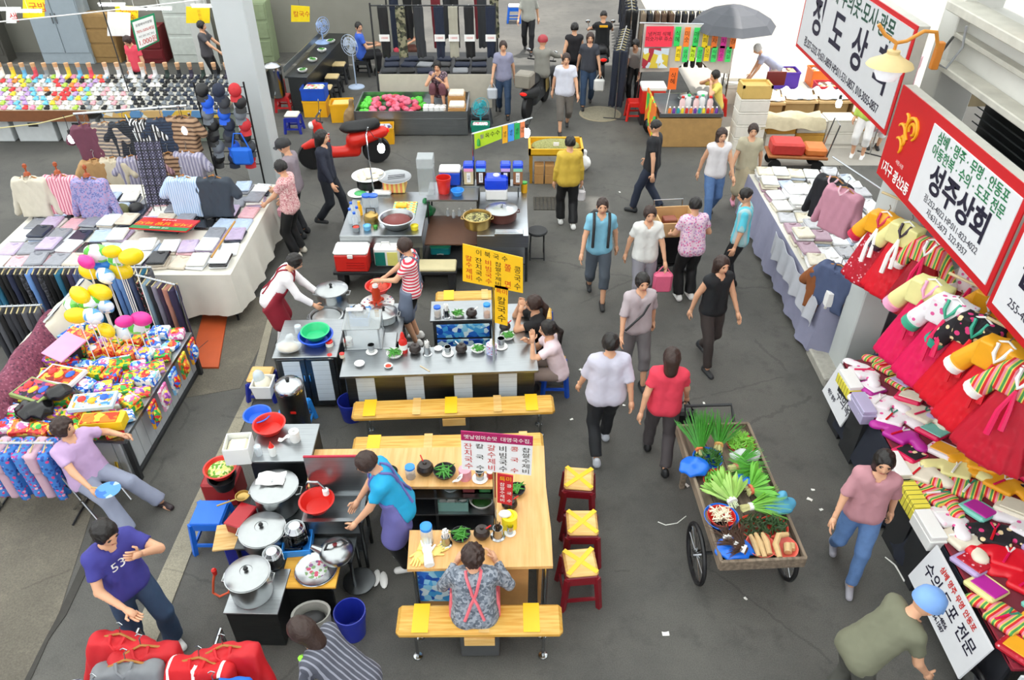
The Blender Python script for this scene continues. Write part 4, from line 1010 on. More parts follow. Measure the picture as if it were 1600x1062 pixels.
t = thing('cutting_board', 'pale wooden board on a blue crate beside the blue stool', 'board', P(372, 838, .48), .15); MB().box((0, 0, .012), (.42, .30, .025), .005).obj('board', pat('wood', ['d8b67c', 'c79a5a'], 8, 0), t); MB().box((.02, .02, -.24), (.3, .24, .47), .01).obj('crate_base', NAVYP, t)
t = thing('lunch_box', 'dark red rectangular lidded box on the wooden board', 'box', P(380, 818, .505), -.35); MB().box((0, 0, .06), (.17, .27, .12), .015).obj('box_body', mat('8c1420', .35), t); MB().box((0, 0, .125), (.18, .28, .02), .008).obj('lid', mat('a81824', .35), t)
t = thing('gold_ladle', 'brass ladle lying on the red lunch box', 'ladle', P(380, 778, .64)); MB().lathe(dishbowl(.07, .04), n=18).obj('ladle_bowl', GOLDP, t); MB().tube([(-.05, -.04, .03), (-.2, -.14, .05)], .008, 6).obj('handle', GOLDP, t)
# stacks of steel bowls: every bowl a thing
def bowl_stack(p, n, r, lb, grp):
    me = MB().lathe([(.001, 0), (r*.6, 0), (r, r*.5), (r+.004, r*.5), (r*.62, -.004)], n=20).mesh('steel_bowl')
    for k in range(n):
        o = link('steel_bowl', me, CHROME, None, (p[0]+.004*math.sin(k*2.1), p[1]+.004*math.cos(k*1.7), p[2]+k*.018+.004)); o.rotation_euler.x = PI if k == n-1 else 0
        if k == n-1: o.location.z += r*.5+.006
        tag(o, lb if k < n-1 else 'upturned steel bowl capping the '+lb.split(' in ')[1], 'bowl', grp)
bp_ = P(467, 855, PZ-.05); bk = thing('bowl_basket', 'bright blue basket holding the taller stack of steel bowls', 'basket', bp_, .1); b = MB()
for sx, sy, w, d in ((0, -.12, .26, .01), (0, .12, .26, .01), (-.125, 0, .01, .24), (.125, 0, .01, .24)): b.box((sx, sy, .05), (w, d, .1))
b.box((0, 0, .006), (.26, .24, .012)).obj('basket_shell', LBLUE, bk)
bowl_stack(bp_+Vector((0, .02, .014)), 13, .085, 'steel bowl in the taller stack in the blue basket', 'taller stack of steel bowls'); bowl_stack(P(431, 884, PZ), 10, .078, 'steel bowl in the shorter stack beside the stove', 'shorter stack of steel bowls')
t = thing('kettle', 'round steel kettle with dark red knob behind the floral tray', 'kettle', P(527, 868, .55), .4); MB().lathe([(.001, 0), (.13, 0), (.155, .05), (.15, .09), (.11, .13), (.05, .145), (.001, .15)], n=26).obj('kettle_body', POT, t)
MB().tube([(-.12, .04, .08), (-.2, .08, .14)], [.04, .02], 8).obj('spout', POT, t); MB().lathe([(.012, .145), (.022, .165), (.001, .175)], n=12).obj('knob', mat('7a1c22', .4), t); MB().tube([(-.1, 0, .12), (-.06, 0, .2), (.06, 0, .2), (.12, 0, .1)], .011, 7).obj('handle', DARK, t)
kt = thing('kettle_table', 'narrow steel side table under the kettle and blue basket', 'table', (P(512, 858, .46).x, P(512, 858, .46).y, 0)); MB().box((0, 0, .455), (.5, .3, .02)).obj('table_top', STEEL_D, kt)
for x in (-.23, .23):
    for y in (-.13, .13): MB().cyl((x, y, 0), .015, .445).obj('leg', STEEL_D, kt)
tr = thing('rose_tray', 'round silver tray painted with pink roses on a yellow board', 'tray', P(494, 890, .5)); MB().lathe([(.001, 0), (.17, 0), (.19, .014), (.186, .018), (.165, .006), (.001, .006)], n=32).obj('tray', CHROME, tr); MB().lathe([(.10, .0065), (.001, .0066)], n=20).obj('rose_print', pat('floral', ['c8c9c9', 'c0506a', '8a5a8a', '7a9a6a'], 26, ratio=.5), tr)
t = thing('yellow_board', 'yellow wooden board laid under the silver rose tray', 'board', P(487, 893, .47)); MB().box((0, 0, .012), (.5, .36, .025), .004).obj('board', pat('wood', ['dca63e', 'c98e2c'], 6, 0), t); MB().box((0, -.13, -.235), (.4, .04, .46)).obj('support', STEEL_D, t)
stp = P(352, 955, .5); sv = thing('stove_cabinet', 'dark steel stove cabinet with a big steel pot on top', 'stove', (stp.x, stp.y, 0), R(-1)); MB().box((.22, .21, .25), (.44, .44, .49), .006).obj('body', STEEL_D, sv); MB().box((.22, .21, .495), (.47, .46, .02), .004).obj('stove_top', STEEL, sv)
pot(P(396, 925, .505), 'big lidded steel stock pot on the dark stove cabinet', .18, .26)
b = MB(); p0 = P(347, 925, .02); b.tube([(0, 0, .3), (-.03, -.02, .2), (-.06, -.04, .05), (0, -.06, .02), (.08, -.02, .03), (.12, .06, .25)], .012, 8); hz = thing('gas_hose', 'looped orange gas hose beside the stove cabinet', 'hose', p0); b.obj('hose', mat('e2603a', .5), hz); MB().lathe([(.02, .28), (.025, .34), (.01, .36)], n=10).obj('valve', REDP, hz)
t = thing('laundry_sack', 'grey canvas sack with open mouth beside the bending person', 'sack', P(497, 1000, 0), .2); MB().lathe([(.13, 0), (.15, .1), (.16, .3), (.15, .4), (.17, .42), (.15, .41), (.13, .3)], n=22, sy=.75).obj('sack_body', mat('8f8e88', .85, var=.15, scale=14, bump=.3), t); MB().ell((0, 0, .33), (.12, .08, .05), 12, 6).obj('contents', BLACK, t)
bucket(P(553, 988), 'deep blue plastic bucket beside the yellow front bench', .135, .33, NAVYP)
t = thing('steel_basin', 'steel mixing basin on the floor under the yellow board', 'basin', P(563, 915, .02)); MB().lathe([(.001, 0), (.1, 0), (.15, .08), (.155, .08), (.1, -.004)][0:4], n=24).obj('basin_shell', POT, t)
for i, (px, py) in enumerate(((588, 905), (600, 908))): tag(MB().ell((0, 0, .025), (.04, .1, .022), 12, 6).obj('slipper', WHITE, None, P(px, py, 0), .2*i), 'white slipper lying under the purple aproned cook', 'slipper', 'white slippers under the cook')
# ------------------------------------------------------------------ rear snack stall (buns, red beans, corn and cold drinks)
Z1 = .8
def steel_cart(x0, y0, x1, y1, z, label, shelf=.3, front=True):
    t = thing('snack_cart', label, 'cart', (x0, y0, 0)); w, d = x1-x0, y1-y0
    MB().box((w/2, d/2, z-.02), (w, d, .04), .005).obj('worktop', STEEL, t)
    for x in (.03, w-.03):
        for y in (.03, d-.03): MB().box((x, y, (z-.04)/2), (.04, .04, z-.04)).obj('leg', STEEL_D, t)
    MB().box((w/2, d/2, shelf), (w-.04, d-.04, .02)).obj('lower_shelf', STEEL_D, t)
    if front: MB().box((w/2, .01, z-.12), (w, .015, .16)).obj('front_lip', STEEL, t)
    return t
l0 = P(530, 368, Z1); l1 = P(660, 362, Z1); r0 = P(745, 370, Z1); r1 = P(826, 372, Z1)
steel_cart(l0.x, l0.y, l1.x, l0.y+1.42, Z1, 'steel snack cart carrying buns and a basin of red beans')
steel_cart(r0.x, l0.y, r1.x, l0.y+1.42, Z1, 'steel snack cart carrying drink dispensers and a covered wok')
ms = thing('cart_bridge', 'dark steel shelf unit joining the two snack carts', 'shelf', (l1.x, l0.y, 0)); wm = r0.x-l1.x
MB().box((wm/2, 1.1, .96), (wm-.02, .62, .025)).obj('upper_shelf', STEEL, ms); MB().box((wm/2, .62, .55), (wm-.02, .9, .02)).obj('middle_shelf', mat('5a3a28', .6), ms); MB().box((wm/2, .5, .18), (wm-.02, .8, .02)).obj('low_shelf', DARK, ms)
for y in (.82, 1.38):
    for x in (.02, wm-.02): MB().box((x, y, .48), (.025, .025, .95)).obj('upright', STEEL_D, ms)
for px, py, r in ((583, 268, .22),):
    t = thing('bun_steamer', 'black steamer topped with a white plate of steamed buns', 'steamer', P(578, 292, Z1)); MB().lathe([(.2, 0), (.2, .14), (.21, .15), (.19, .16)], n=24).obj('steamer_body', BLACK, t); MB().lathe([(.15, .15), (.26, .2), (.27, .21), (.25, .205), (.001, .17)], n=28).obj('plate', WHITE, t)
    for k in range(9):
        a = k*2.4; q = .045*math.sqrt(k)*1.35; o = MB().lathe([(.001, 0), (.055, .004), (.068, .03), (.05, .06), (.015, .075), (.001, .074)], n=12).obj('steamed_bun', mat('ddd2bb', .7, var=.06), None, Vector(P(578, 292, Z1))+Vector((q*math.cos(a), q*math.sin(a), .185+(.0 if k > 3 else .02)))); tag(o, 'round white steamed bun on the steamer plate', 'bun', 'steamed buns on the plate')
t = thing('steel_tray', 'round shiny steel lid tray with tongs beside the buns', 'tray', P(618, 293, Z1+.02)); MB().box((0, 0, .08), (.34, .34, .18)).obj('tray_stand', pat('check', ['e88a5a', '7ac0b4', 'e8d070'], 14), t); MB().lathe([(.001, .175), (.24, .175), (.27, .19), (.265, .195), (.22, .185), (.001, .185)], n=30).obj('tray', POT, t)
for k in (0, 1): MB().tube([(-.1, -.05+.06*k, .2), (.16, .02+.05*k, .2)], .006, 5).obj('tongs', DARK, t)
t = thing('table_cloth', 'orange and teal checked cloth on the snack cart', 'cloth', P(632, 328, Z1)); MB().box((0, 0, .01), (.36, .5, .02), .004).obj('cloth', pat('check', ['ea8f5c', '6fbcb4', 'ecd86c'], 12), t); MB().box((-.05, .08, .04), (.18, .12, .04), .015).obj('yellow_bag', YELP, t)
for k, (px, py, lb) in enumerate(((560, 303, 'white platter of rice cakes at the edge of the snack cart'), (597, 303, 'white folded paper packet on the snack cart'))):
    t = thing('platter', lb, 'platter', P(px, py, Z1))
    if k == 0: MB().lathe([(.001, 0), (.12, 0), (.17, .02), (.165, .025), (.001, .01)], n=26).obj('plate', WHITE, t); MB().ell((.04, -.03, .03), (.1, .08, .03), 12, 6).obj('green_wrap', mat('4fb06a', .4), t)
    else: MB().box((0, 0, .03), (.3, .12, .06), .02).obj('packet', WHITE, t)
def bottle(p, label, m, capm, r=.035, h=.22, grp=None, name='drink_bottle'):
    t = thing(name, label, 'bottle', p, 0, grp); MB().lathe([(.001, 0), (r, 0), (r, h*.62), (r*.4, h*.85), (r*.4, h*.92)], n=14).obj('bottle', m, t); MB().lathe([(r*.55, h*.88), (r*.55, h), (.001, h)], n=12).obj('cap', capm, t); return t
for px, py in ((549, 348), (556, 354), (551, 338), (560, 345)): bottle(P(px, py, Z1), 'clear water bottle with blue and white cap on the snack cart', CLEAR, BLUEP, .04, .24, 'water bottles on the snack cart')
bottle(P(563, 335, Z1), 'yellow squash bottle among the water bottles', YELP, YELP, .04, .22)
for px in (574, 585): lid_jar(P(px, 322, Z1), 'blue lidded water jug behind the brass kettle', CLEAR, BLUEP, .07, .2)['group'] = 'blue lidded jugs'
t = thing('brass_kettle', 'brass coloured kettle beside the basin of red beans', 'kettle', P(581, 345, Z1)); MB().lathe([(.001, 0), (.11, 0), (.12, .05), (.1, .11), (.05, .14), (.02, .16), (.001, .165)], n=24).obj('kettle_body', GOLDP, t); MB().tube([(-.07, 0, .13), (-.06, 0, .21), (.06, 0, .21), (.07, 0, .13)], .009, 6).obj('handle', DARK, t); MB().tube([(.09, -.04, .06), (.16, -.08, .12)], [.025, .014], 8).obj('spout', GOLDP, t)
basin(P(621, 353, Z1), 'big steel basin of red bean paste at the front of the snack cart', .26, .15, POT, food=mat('6e2420', .5, var=.3, scale=60))
for px, py, lb, m, r in ((557, 360, 'small steel tub of red paste at the cart corner', 'c23a2a', .06), (574, 358, 'small light blue tub beside the red paste', '6ab4e0', .06), (587, 356, 'small jar with green lid on the snack cart', '4aa03a', .035), (648, 358, 'yellow sponge tub at the corner of the snack cart', 'ecd82c', .06)):
    t = thing('paste_tub', lb, 'tub', P(px, py, Z1)); MB().lathe([(.001, 0), (r*.85, 0), (r, r*1.1), (r*.93, r*1.1), (r*.8, .01), (.001, .01)], n=18).obj('tub', STEEL if m == 'c23a2a' else mat(m, .4), t); MB().ell((0, 0, r*.85), (r*.85, r*.85, r*.4), 12, 6).obj('contents', mat(m, .5), t)
UZ = .973
t = thing('acrylic_bin', 'tall clear acrylic bin on the shelf between the carts', 'bin', P(668, 300, UZ)); MB().box((0, 0, .22), (.24, .24, .44), .008).obj('bin_body', mat('b9c2c4', .15, alpha=.35), t); MB().box((0, 0, .52), (.25, .25, .16), .01).obj('bin_hood', mat('c8cfd1', .2, alpha=.5), t)
bucket(P(694, 300, UZ), 'red plastic bucket on the shelf between the carts', .11, .25, REDP)
t = thing('drink_cooler', 'small blue cooler with white lid behind the red bucket', 'cooler', P(704, 286, UZ)); MB().box((0, 0, .11), (.32, .22, .22), .02).obj('cooler_body', mat('1e4fd0', .35), t); MB().box((0, 0, .245), (.33, .23, .06), .02).obj('lid', WHITE, t)
basin(P(715, 304, UZ), 'upturned light blue plastic basin beside the red bucket', .1, .08, LBLUE); stick_cup(P(722, 284, UZ), 'tall stack of paper cups beside the blue cooler', 3, WHITE, .04, .22, True, .26)
bag(P(664, 338, .56), 'dark green plastic bag on the shelf between the carts', (.17, .14, .1), mat('1a7a44', .35, var=.2), True, None, seed=3)
for k in range(7): bottle(Vector(P(700+k*9, 337+3*(k % 2), .56)), 'small clear glass bottle on the brown shelf between the carts', CLEAR, WHITE, .025, .13, 'glass bottles on the brown shelf')
basin(P(712, 372, .2), 'brown clay basin of white rice cakes and spring onions', .2, .12, mat('4a2a20', .5), food=None); 
for k in range(8): o = MB().ell((0, 0, .03), (.075, .03, .03), 12, 7).obj('rice_cake', mat('ece4b0', .6, var=.08), None, Vector(P(712, 372, .2))+Vector((-.1+.055*(k % 4), -.05+.07*(k//4), .1)), .4*(k % 3)-.4); tag(o, 'pale oval rice cake in the brown clay basin', 'rice cake', 'rice cakes in the clay basin')
t = thing('teal_cooler', 'teal plastic cooler box with green lid under the cart shelf', 'cooler', P(690, 408, .0)); MB().box((0, 0, .15), (.3, .24, .3), .02).obj('cooler_body', mat('22a0a8', .4), t); MB().box((0, 0, .32), (.31, .25, .05), .015).obj('lid', mat('3ab890', .4), t); MB().tube([(-.05, -.13, .2), (0, -.15, .22), (.05, -.13, .2)], .008, 6).obj('handle', WHITE, t)
# drink dispensers with blue lids
for k, (px, txt, m) in enumerate(((733, '식혜', 'd8c8a0'), (752, '수정과', '3a1c10'), (790, '커피', '20140e'), (809, '미숫', '9a6a48'))):
    p = P(px, 285, Z1+.2); t = thing('drink_dispenser', ['pale rice punch dispenser with blue lid and pink tag', 'dark cinnamon punch dispenser with blue lid', 'black coffee dispenser with blue lid and white label', 'brown grain drink dispenser with blue lid at the row end'][k], 'dispenser', p)
    MB().box((0, 0, .12), (.15, .16, .24), .008).obj('tank', mat(m, .2, var=.1), t); MB().box((0, -.005, .29), (.16, .17, .1), .02).obj('lid', mat('1c4ad8', .3, alpha=.9), t); MB().box((0, -.09, .25), (.14, .012, .05)).obj('lid_tag', mat(('ea9ac0', '8ad0e8', 'c8a8e0', '8ad0b0')[k], .5), t)
    l = MB().box((0, -.083, .12), (.06, .006, .16)).obj('label', WHITE, t); text('\n'.join(txt), .045, BLK_T, l, (0, -.088, .12), FR, 1, .9)
ds = thing('dispenser_rack', 'steel rack raising the four drink dispensers', 'rack', (P(733, 285, Z1).x-.1, P(733, 285, Z1+.2).y-.1, Z1)); MB().box((.43, .1, .185), (.98, .24, .02)).obj('rack_top', STEEL, ds)
for x in (.02, .9): MB().box((x, .1, .09), (.02, .22, .18)).obj('rack_side', STEEL_D, ds)
t = thing('blue_cooler', 'big blue lidded water cooler box on the drinks cart', 'cooler', P(776, 308, Z1)); MB().box((0, 0, .09), (.34, .24, .18), .02).obj('cooler_body', WHITE, t); MB().box((0, 0, .27), (.36, .26, .2), .03).obj('lid', mat('1a44d8', .3), t); MB().lathe([(.05, .36), (.05, .39), (.001, .4)], n=14).obj('cap', WHITE, t)
pot(P(784, 340, Z1), 'covered wok with round steel lid on a brown burner', .23, .14, mat('5a2c22', .5), True, knob=POT)
t = pot(P(746, 352, Z1), 'brass coloured pot of cooked whelks at the cart front', .2, .16, GOLDP, False, food=pat('cells', ['8a8450', '3f3a22', 'b0a870'], 40))
t = thing('griddle', 'flat steel griddle tray at the front of the drinks cart', 'griddle', P(795, 365, Z1)); MB().box((0, 0, .02), (.42, .14, .04), .006).obj('tray', STEEL, t); MB().box((0, 0, .041), (.38, .1, .004)).obj('plate', CHROME, t)
lid_jar(P(819, 300, Z1), 'yellow sauce bottle at the drinks cart end', YELP, mat('3aa03a', .4), .05, .18)
# corn sign on slanting pole
cp = P(742, 300, Z1); cs = thing('corn_sign', 'small lime green sweetcorn sign hanging from a slanting steel pole', 'sign', cp); Yc = cp.y
a, b_ = Q(738, 209, Yc)-cp, Q(832, 184, Yc+.2)-cp; MB().tube([(0, 0, 0), a], .016, 8).obj('post', CHROME, cs); MB().tube([a, b_], .014, 8).obj('cross_pole', CHROME, cs)
o, c = board(cs, cp, ((741, 209), (784, 197), (784, 216), (742, 233)), Yc-.02, mat('b4d82a', .5, var=.06)); tl = math.atan2(c[1].z-c[0].z, c[1].x-c[0].x); on_board(o, c, .66, .36, '옥수수', .085, BLK_T, tl); on_board(o, c, .28, .3, '찰', .07, mat('7a3aa0', .5), tl)
MB().lathe([(.001, 0), (.03, .02), (.025, .1), (.001, .13)], tuple(c[3]+Vector((.06, -.016, .05))), 10).obj('corn_print', mat('3a9a3a', .5), cs)
for k, (x0, x1, m) in enumerate(((785, 793, 'f0b020'), (794, 803, '4a9ae8'), (804, 812, '2ab05a'), (813, 820, 'f08a5a'))): o, c = board(cs, cp, ((x0, 197-k*2), (x1, 195-k*2), (x1, 222-k*3), (x0, 224-k*3)), Yc-.01, mat(m, .5), name='price_card'); on_board(o, c, .5, .5, '냉\n차', .05, BLK_T, tl, .9)
bulb(823, 202, Yc+.1, 'glowing bulb hanging at the end of the corn sign pole', 6, hang=Q(830, 185, Yc+.2))
lp = P(588, 300, Z1); t = thing('lamp_pole', 'thin steel lamp pole rising beside the steamed buns', 'pole', lp+Vector((-.02, -.1, 0))); MB().tube([(0, 0, 0), (-.02, 0, 1.0), (.03, -.02, 1.12)], .011, 7).obj('pole', CHROME, t)
bulb(595, 226, lp.y-.1, 'glowing bulb on the lamp pole above the steamed buns', 6, hang=lp+Vector((.0, -.12, 1.12)))
# red cooler, bags and low bench in front of the rear stall
fb = P(520, 425, .36); t = thing('low_bench', 'long dark steel bench carrying the red cooler', 'bench', (fb.x, fb.y, 0)); MB().box((.9, .16, .33), (1.8, .32, .05), .006).obj('bench_top', IRON, t); MB().box((1.42, .16, .375), (.74, .3, .05), .015).obj('cushion', mat('c9bd94', .6), t)
for x in (.1, .62, 1.18, 1.72): MB().box((x, .16, .15), (.1, .26, .3)).obj('leg', DARK, t)
t = thing('red_cooler', 'red ice cooler with white lid on the dark bench', 'cooler', P(553, 418, .36)); MB().box((0, .02, .14), (.48, .3, .28), .02).obj('cooler_body', REDP, t); MB().box((0, .02, .31), (.50, .32, .07), .03).obj('lid', WHITE, t); MB().box((0, -.15, .27), (.08, .02, .06), .008).obj('latch', WHITE, t)
for z in (.08, .12, .16): MB().box((.06, -.133, z), (.26, .008, .012)).obj('ridge', mat('b01c18', .4), t)
t = thing('shopping_bag', 'white shopping bag with teal and yellow panels beside the red cooler', 'bag', P(606, 414, .36)); MB().box((0, .04, .16), (.36, .2, .32), .03).obj('bag_body', WHITE, t); MB().box((-.09, -.062, .14), (.15, .008, .22)).obj('teal_panel', mat('15786a', .5), t); MB().box((.09, -.062, .14), (.15, .008, .22)).obj('yellow_panel', mat('e6e07a', .5), t); MB().tube([(-.08, 0, .31), (-.05, -.02, .4), (.05, -.02, .4), (.08, 0, .31)], .008, 6).obj('handle', WHITE, t)
t = thing('folding_stool', 'black round folding stool with steel legs beside the drinks cart', 'stool', P(839, 405)+Vector((0, .08, 0))); MB().lathe([(.15, .44), (.16, .46), (.15, .48), (.001, .485)], n=22).obj('seat', DARK, t)
for k in (-1, 1): MB().tube([(k*.11, -.12, 0), (k*.1, .1, .45)], .012, 7).obj('leg', IRON, t); MB().tube([(k*.11, .14, 0), (k*.1, -.08, .45)], .012, 7).obj('leg', IRON, t)
MB().tube([(-.11, -.1, .03), (.11, -.1, .03)], .01, 6).obj('foot_rail', IRON, t)
# tray table of dried seeds
sp_ = P(812, 262, 0); t = thing('seed_table', 'yellow wooden stand heaped with green dried pulses', 'stand', (P(826, 240, .6).x, P(826, 240, .6).y, 0)); b = MB(); w = 1.0
for c_, d in (((w/2, .02, .62), (w, .04, .12)), ((w/2, .58, .62), (w, .04, .12)), ((.02, .3, .62), (.04, .6, .12)), ((w-.02, .3, .62), (.04, .6, .12)), ((w/2, .3, .565), (w, .6, .02))): b.box(c_, d)
b.obj('tray', mat('dca81e', .5, var=.15), t)
for x in (.05, w-.05):
    for y in (.05, .55): MB().box((x, y, .27), (.05, .05, .55)).obj('leg', mat('a87818', .6), t)
o = MB().ell((w/2, .3, .63), (.45, .26, .09), 30, 10).obj('pulses', pat('cells', ['8a8a4e', '6f6e38', 'a6a468'], 130), t); o['kind'] = 'stuff'
MB().box((.5, .1, .74), (.1, .02, .06)).obj('scoop', WHITE, t)
for k in range(6): tag(MB().box((0, 0, .09), (.17, .2, .18), .006).obj('paper_box', mat('b98a52', .7, var=.15), None, Vector((t.location.x+.2+.19*(k % 3), t.location.y+.1, .0+.185*(k//3)))), 'small brown cardboard box under the pulse stand', 'box', 'boxes under the pulse stand')
bag(P(913, 222, .56)-Vector((0, 0, .56)), 'white plastic bag tied beside the pulse stand', (.15, .12, .14), WHITE, True, None, seed=5)
# ------------------------------------------------------------------ stall of candy bags, trousers and eatery at the far side
tp = P(560, 205); ot = thing('steel_trough', 'long low steel trough heaped with sweets and paper rolls', 'stand', (tp.x, 15.5, 0)); w = 2.35
b = MB()
for c_, d in (((w/2, .02, .27), (w, .03, .5)), ((w/2, 1.2, .27), (w, .03, .5)), ((.015, .6, .27), (.03, 1.2, .5)), ((w-.015, .6, .27), (.03, 1.2, .5)), ((w/2, .6, .36), (w, 1.2, .02))): b.box(c_, d)
b.obj('trough_shell', STEEL, ot); MB().box((w/2, .5, .015), (w*.8, .8, .03)).obj('pallet', mat('a87c4c', .8), ot)
rnd = random.Random(11); me = MB().ell((0, 0, .05), (.075, .065, .055), 9, 6, fn=lambda p: (p.x+.01*math.sin(p.y*70), p.y+.01*math.sin(p.x*60), p.z)).mesh('sweet_bag')
cols = {'pink netted': mat('d86a84', .4, var=.35, scale=45), 'red': mat('c83a52', .4, var=.3, scale=45), 'green': mat('58c83a', .35, var=.3, scale=40)}
for k in range(110):
    u, v = rnd.random(), rnd.random(); x = .08+u*1.3; y = .1+v*1.0; edge = x < .3 or (y > .75) or x > 1.28
    c_ = 'green' if edge else rnd.choice(['pink netted', 'pink netted', 'red']); hgt = .36+.22*math.sin(min(1, u*1.05)*PI)*math.sin(min(1, v+.1)*PI)
    o = link('sweet_bag', me, cols[c_], None, (ot.location.x+x, ot.location.y+y, hgt), rnd.uniform(0, 6)); tag(o, 'plump %s bag of sweets heaped in the steel trough' % c_, 'sweet bag', c_+' sweet bags in the trough')
me = MB().lathe([(.02, 0), (.055, 0), (.057, .1), (.02, .1), (.02, 0)], n=14).mesh('paper_roll')
for k in range(22): o = link('paper_roll', me, WHITE, None, (ot.location.x+1.48+.115*(k % 4), ot.location.y+.12+.13*((k//4) % 4), .372+.104*(k//16))); tag(o, 'white toilet paper roll stacked in the steel trough', 'paper roll', 'paper rolls in the trough')
for k, (x, y, h, lb) in enumerate(((2.13, .2, .2, 'open brown carton of small packets at the trough corner'), (2.1, .62, .3, 'brown carton topped with pale bundles in the trough'))):
    t = thing('carton', lb, 'carton', (ot.location.x+x, ot.location.y+y, .372)); MB().box((0, 0, h/2), (.36, .34, h), .004).obj('carton_body', mat('b5864e', .75, var=.12), t); MB().box((0, 0, h+.03), (.32, .3, .07), .02).obj('packets', mat('e6d6c4', .7, var=.25, scale=30), t)
def crate(p, label, m, w=.4, d=.32, h=.28, rz=0, fill=None):
    t = thing('plastic_crate', label, 'crate', p, rz); b = MB()
    for sx, sy, a, c_ in ((0, -d/2, w, .015), (0, d/2, w, .015), (-w/2, 0, .015, d), (w/2, 0, .015, d)): b.box((sx, sy, h/2), (a, c_, h))
    for sx, sy, a, c_ in ((0, -d/2-.008, w+.03, .02), (0, d/2+.008, w+.03, .02), (-w/2-.008, 0, .02, d), (w/2+.008, 0, .02, d)): b.box((sx, sy, h-.02), (a, c_, .04))
    b.box((0, 0, .01), (w, d, .02)).obj('crate_shell', m, t)
    if fill: MB().box((0, 0, h*.8), (w*.9, d*.85, h*.35), .05).obj('contents', fill, t)
    return t
crate(P(601, 216)-Vector((0, .15, 0)), 'yellow crate of dark bags standing before the steel trough', YELP, .44, .36, .34, .1, pat('cells', ['38386a', '7a2a30', 'b8bccc'], 9))
crate(P(497, 178, .0), 'yellow crate under the blue crate near the scooter', YELP, .5, .4, .36); crate(P(497, 178, .0)+Vector((0, 0, .37)), 'blue crate of packed sweets on a yellow crate near the scooter', mat('1e50c0', .4), .5, .4, .26, 0, pat('cells', ['e8d8d0', 'd8606a', '9ab070', 'f0f0ee'], 22))
crate(P(537, 186, .0), 'yellow crate with wooden lid beside the brown sack', YELP, .46, .4, .4, .1, mat('e0c070', .7))
bag(P(552, 205), 'upright brown paper sack leaning by the trough', (.17, .15, .26), mat('8c7250', .85, var=.2), True, None, 'paper_sack', 6)
stool(P(461, 205), 'blue stool draped in red cloth with white cushion near the column', NAVYP, mat('d8d2c6', .7), .36, .28); stool(P(446, 172), 'red plastic stool beside the eatery urn', mat('c82a30', .4), REDP, .36, .28, soft=False)
t = thing('desk_fan', 'teal electric fan standing on a dark stool at the trough end', 'fan', P(751, 200, .386)+Vector((0, .11, 0))); MB().tube([(0, 0, 0), (0, 0, .3)], .018, 8).obj('stem', mat('2a9aa8', .4), t); MB().ell((0, .05, .4), (.06, .08, .06), 10, 8).obj('motor', mat('2a9aa8', .4), t)
def fan_head(t, c, r, yaw, m, blade):
    M = Euler((PI/2, 0, yaw)).to_matrix(); b = MB()
    for q in (1.0, .72, .44): b.tube([Vector(c)+M @ Vector((r*q*math.cos(a), r*q*math.sin(a), .03*(1-q))) for a in [2*PI*k/22 for k in range(22)]], .006, 5, closed=True)
    for k in range(12): a = 2*PI*k/12; b.tube([Vector(c)+M @ Vector((.03*math.cos(a), .03*math.sin(a), .03)), Vector(c)+M @ Vector((r*math.cos(a), r*math.sin(a), 0))], .0035, 4)
    b.obj('guard', m, t)
    for k in range(3):
        a0 = 2*PI*k/3; b = MB(); b.sheet(lambda u, v: Vector(c)+M @ Vector(((.03+u*(r*.82-.03))*math.cos(a0+v*1.3), (.03+u*(r*.82-.03))*math.sin(a0+v*1.3), -.02+.02*v)), 4, 4, .004); b.obj('blade', blade, t)
fan_head(t, (0, -.04, .4), .19, .5, mat('2a9aa8', .4), mat('4ac0c8', .4)); MB().lathe([(.1, 0), (.09, .02), (.02, .03)], n=16).obj('base', mat('2a9aa8', .4), t)
t = stool(P(751, 200), 'dark grey stool under the teal fan and green basket', mat('3c4248', .5), DARK, .40, .4, soft=False)
crate(P(751, 200, .386)+Vector((0, -.1, 0)), 'green basket of packed garlic on the dark stool', mat('148a70', .4), .34, .22, .14, 0, pat('cells', ['f0e6e2', 'd8808a', 'ffffff'], 30))
# standing fan and eatery counter
def stand_fan(p, label, hgt, yaw, r, m, blade):
    t = thing('standing_fan', label, 'fan', p, yaw); MB().lathe([(.2, 0), (.19, .02), (.04, .05)], n=20).obj('base', m, t); MB().tube([(0, 0, .04), (0, 0, hgt)], .016, 8).obj('stem', m, t); MB().ell((0, 0.06, hgt+.05), (.07, .11, .07), 12, 8).obj('motor', m, t); fan_head(t, (0, -.07, hgt+.05), r, 0, m, blade); return t
stand_fan(P(557, 136), 'pale blue standing fan beside the seated man in blue', .95, -.5, .24, mat('b8c8e0', .4), mat('cfd8e4', .4, alpha=.6))
stand_fan(P(505, 66, .8), 'pale blue fan standing on the eatery counter', .35, .9, .2, mat('9ab4e0', .4), mat('b8c8e4', .4, alpha=.6)); stand_fan(P(78, 70, 0), 'cream standing fan behind the children socks', 1.1, -.4, .26, mat('d8d6c8', .4), mat('c8c6b8', .4, alpha=.6)); stand_fan(P(262, 70, 0), 'pale blue fan beside the sock price sign', 1.1, .5, .22, mat('9ab4e0', .4), mat('b8c8e4', .4, alpha=.6))
e0, e1 = P(462, 120, .8), P(528, 52, .8); dv = e1-e0; et = thing('eatery_counter', 'long dark steel eatery counter running away from the urn', 'counter', (e0.x, e0.y, 0), math.atan2(dv.y, dv.x)); Ln = dv.length
MB().box((Ln/2, 0, .78), (Ln, .5, .04), .005).obj('worktop', STEEL_D, et); MB().box((Ln/2, .24, .95), (Ln, .02, .12)).obj('sneeze_rail', STEEL, et); MB().box((Ln/2, .0, .38), (Ln-.1, .4, .76)).obj('body', STEEL_D, et)
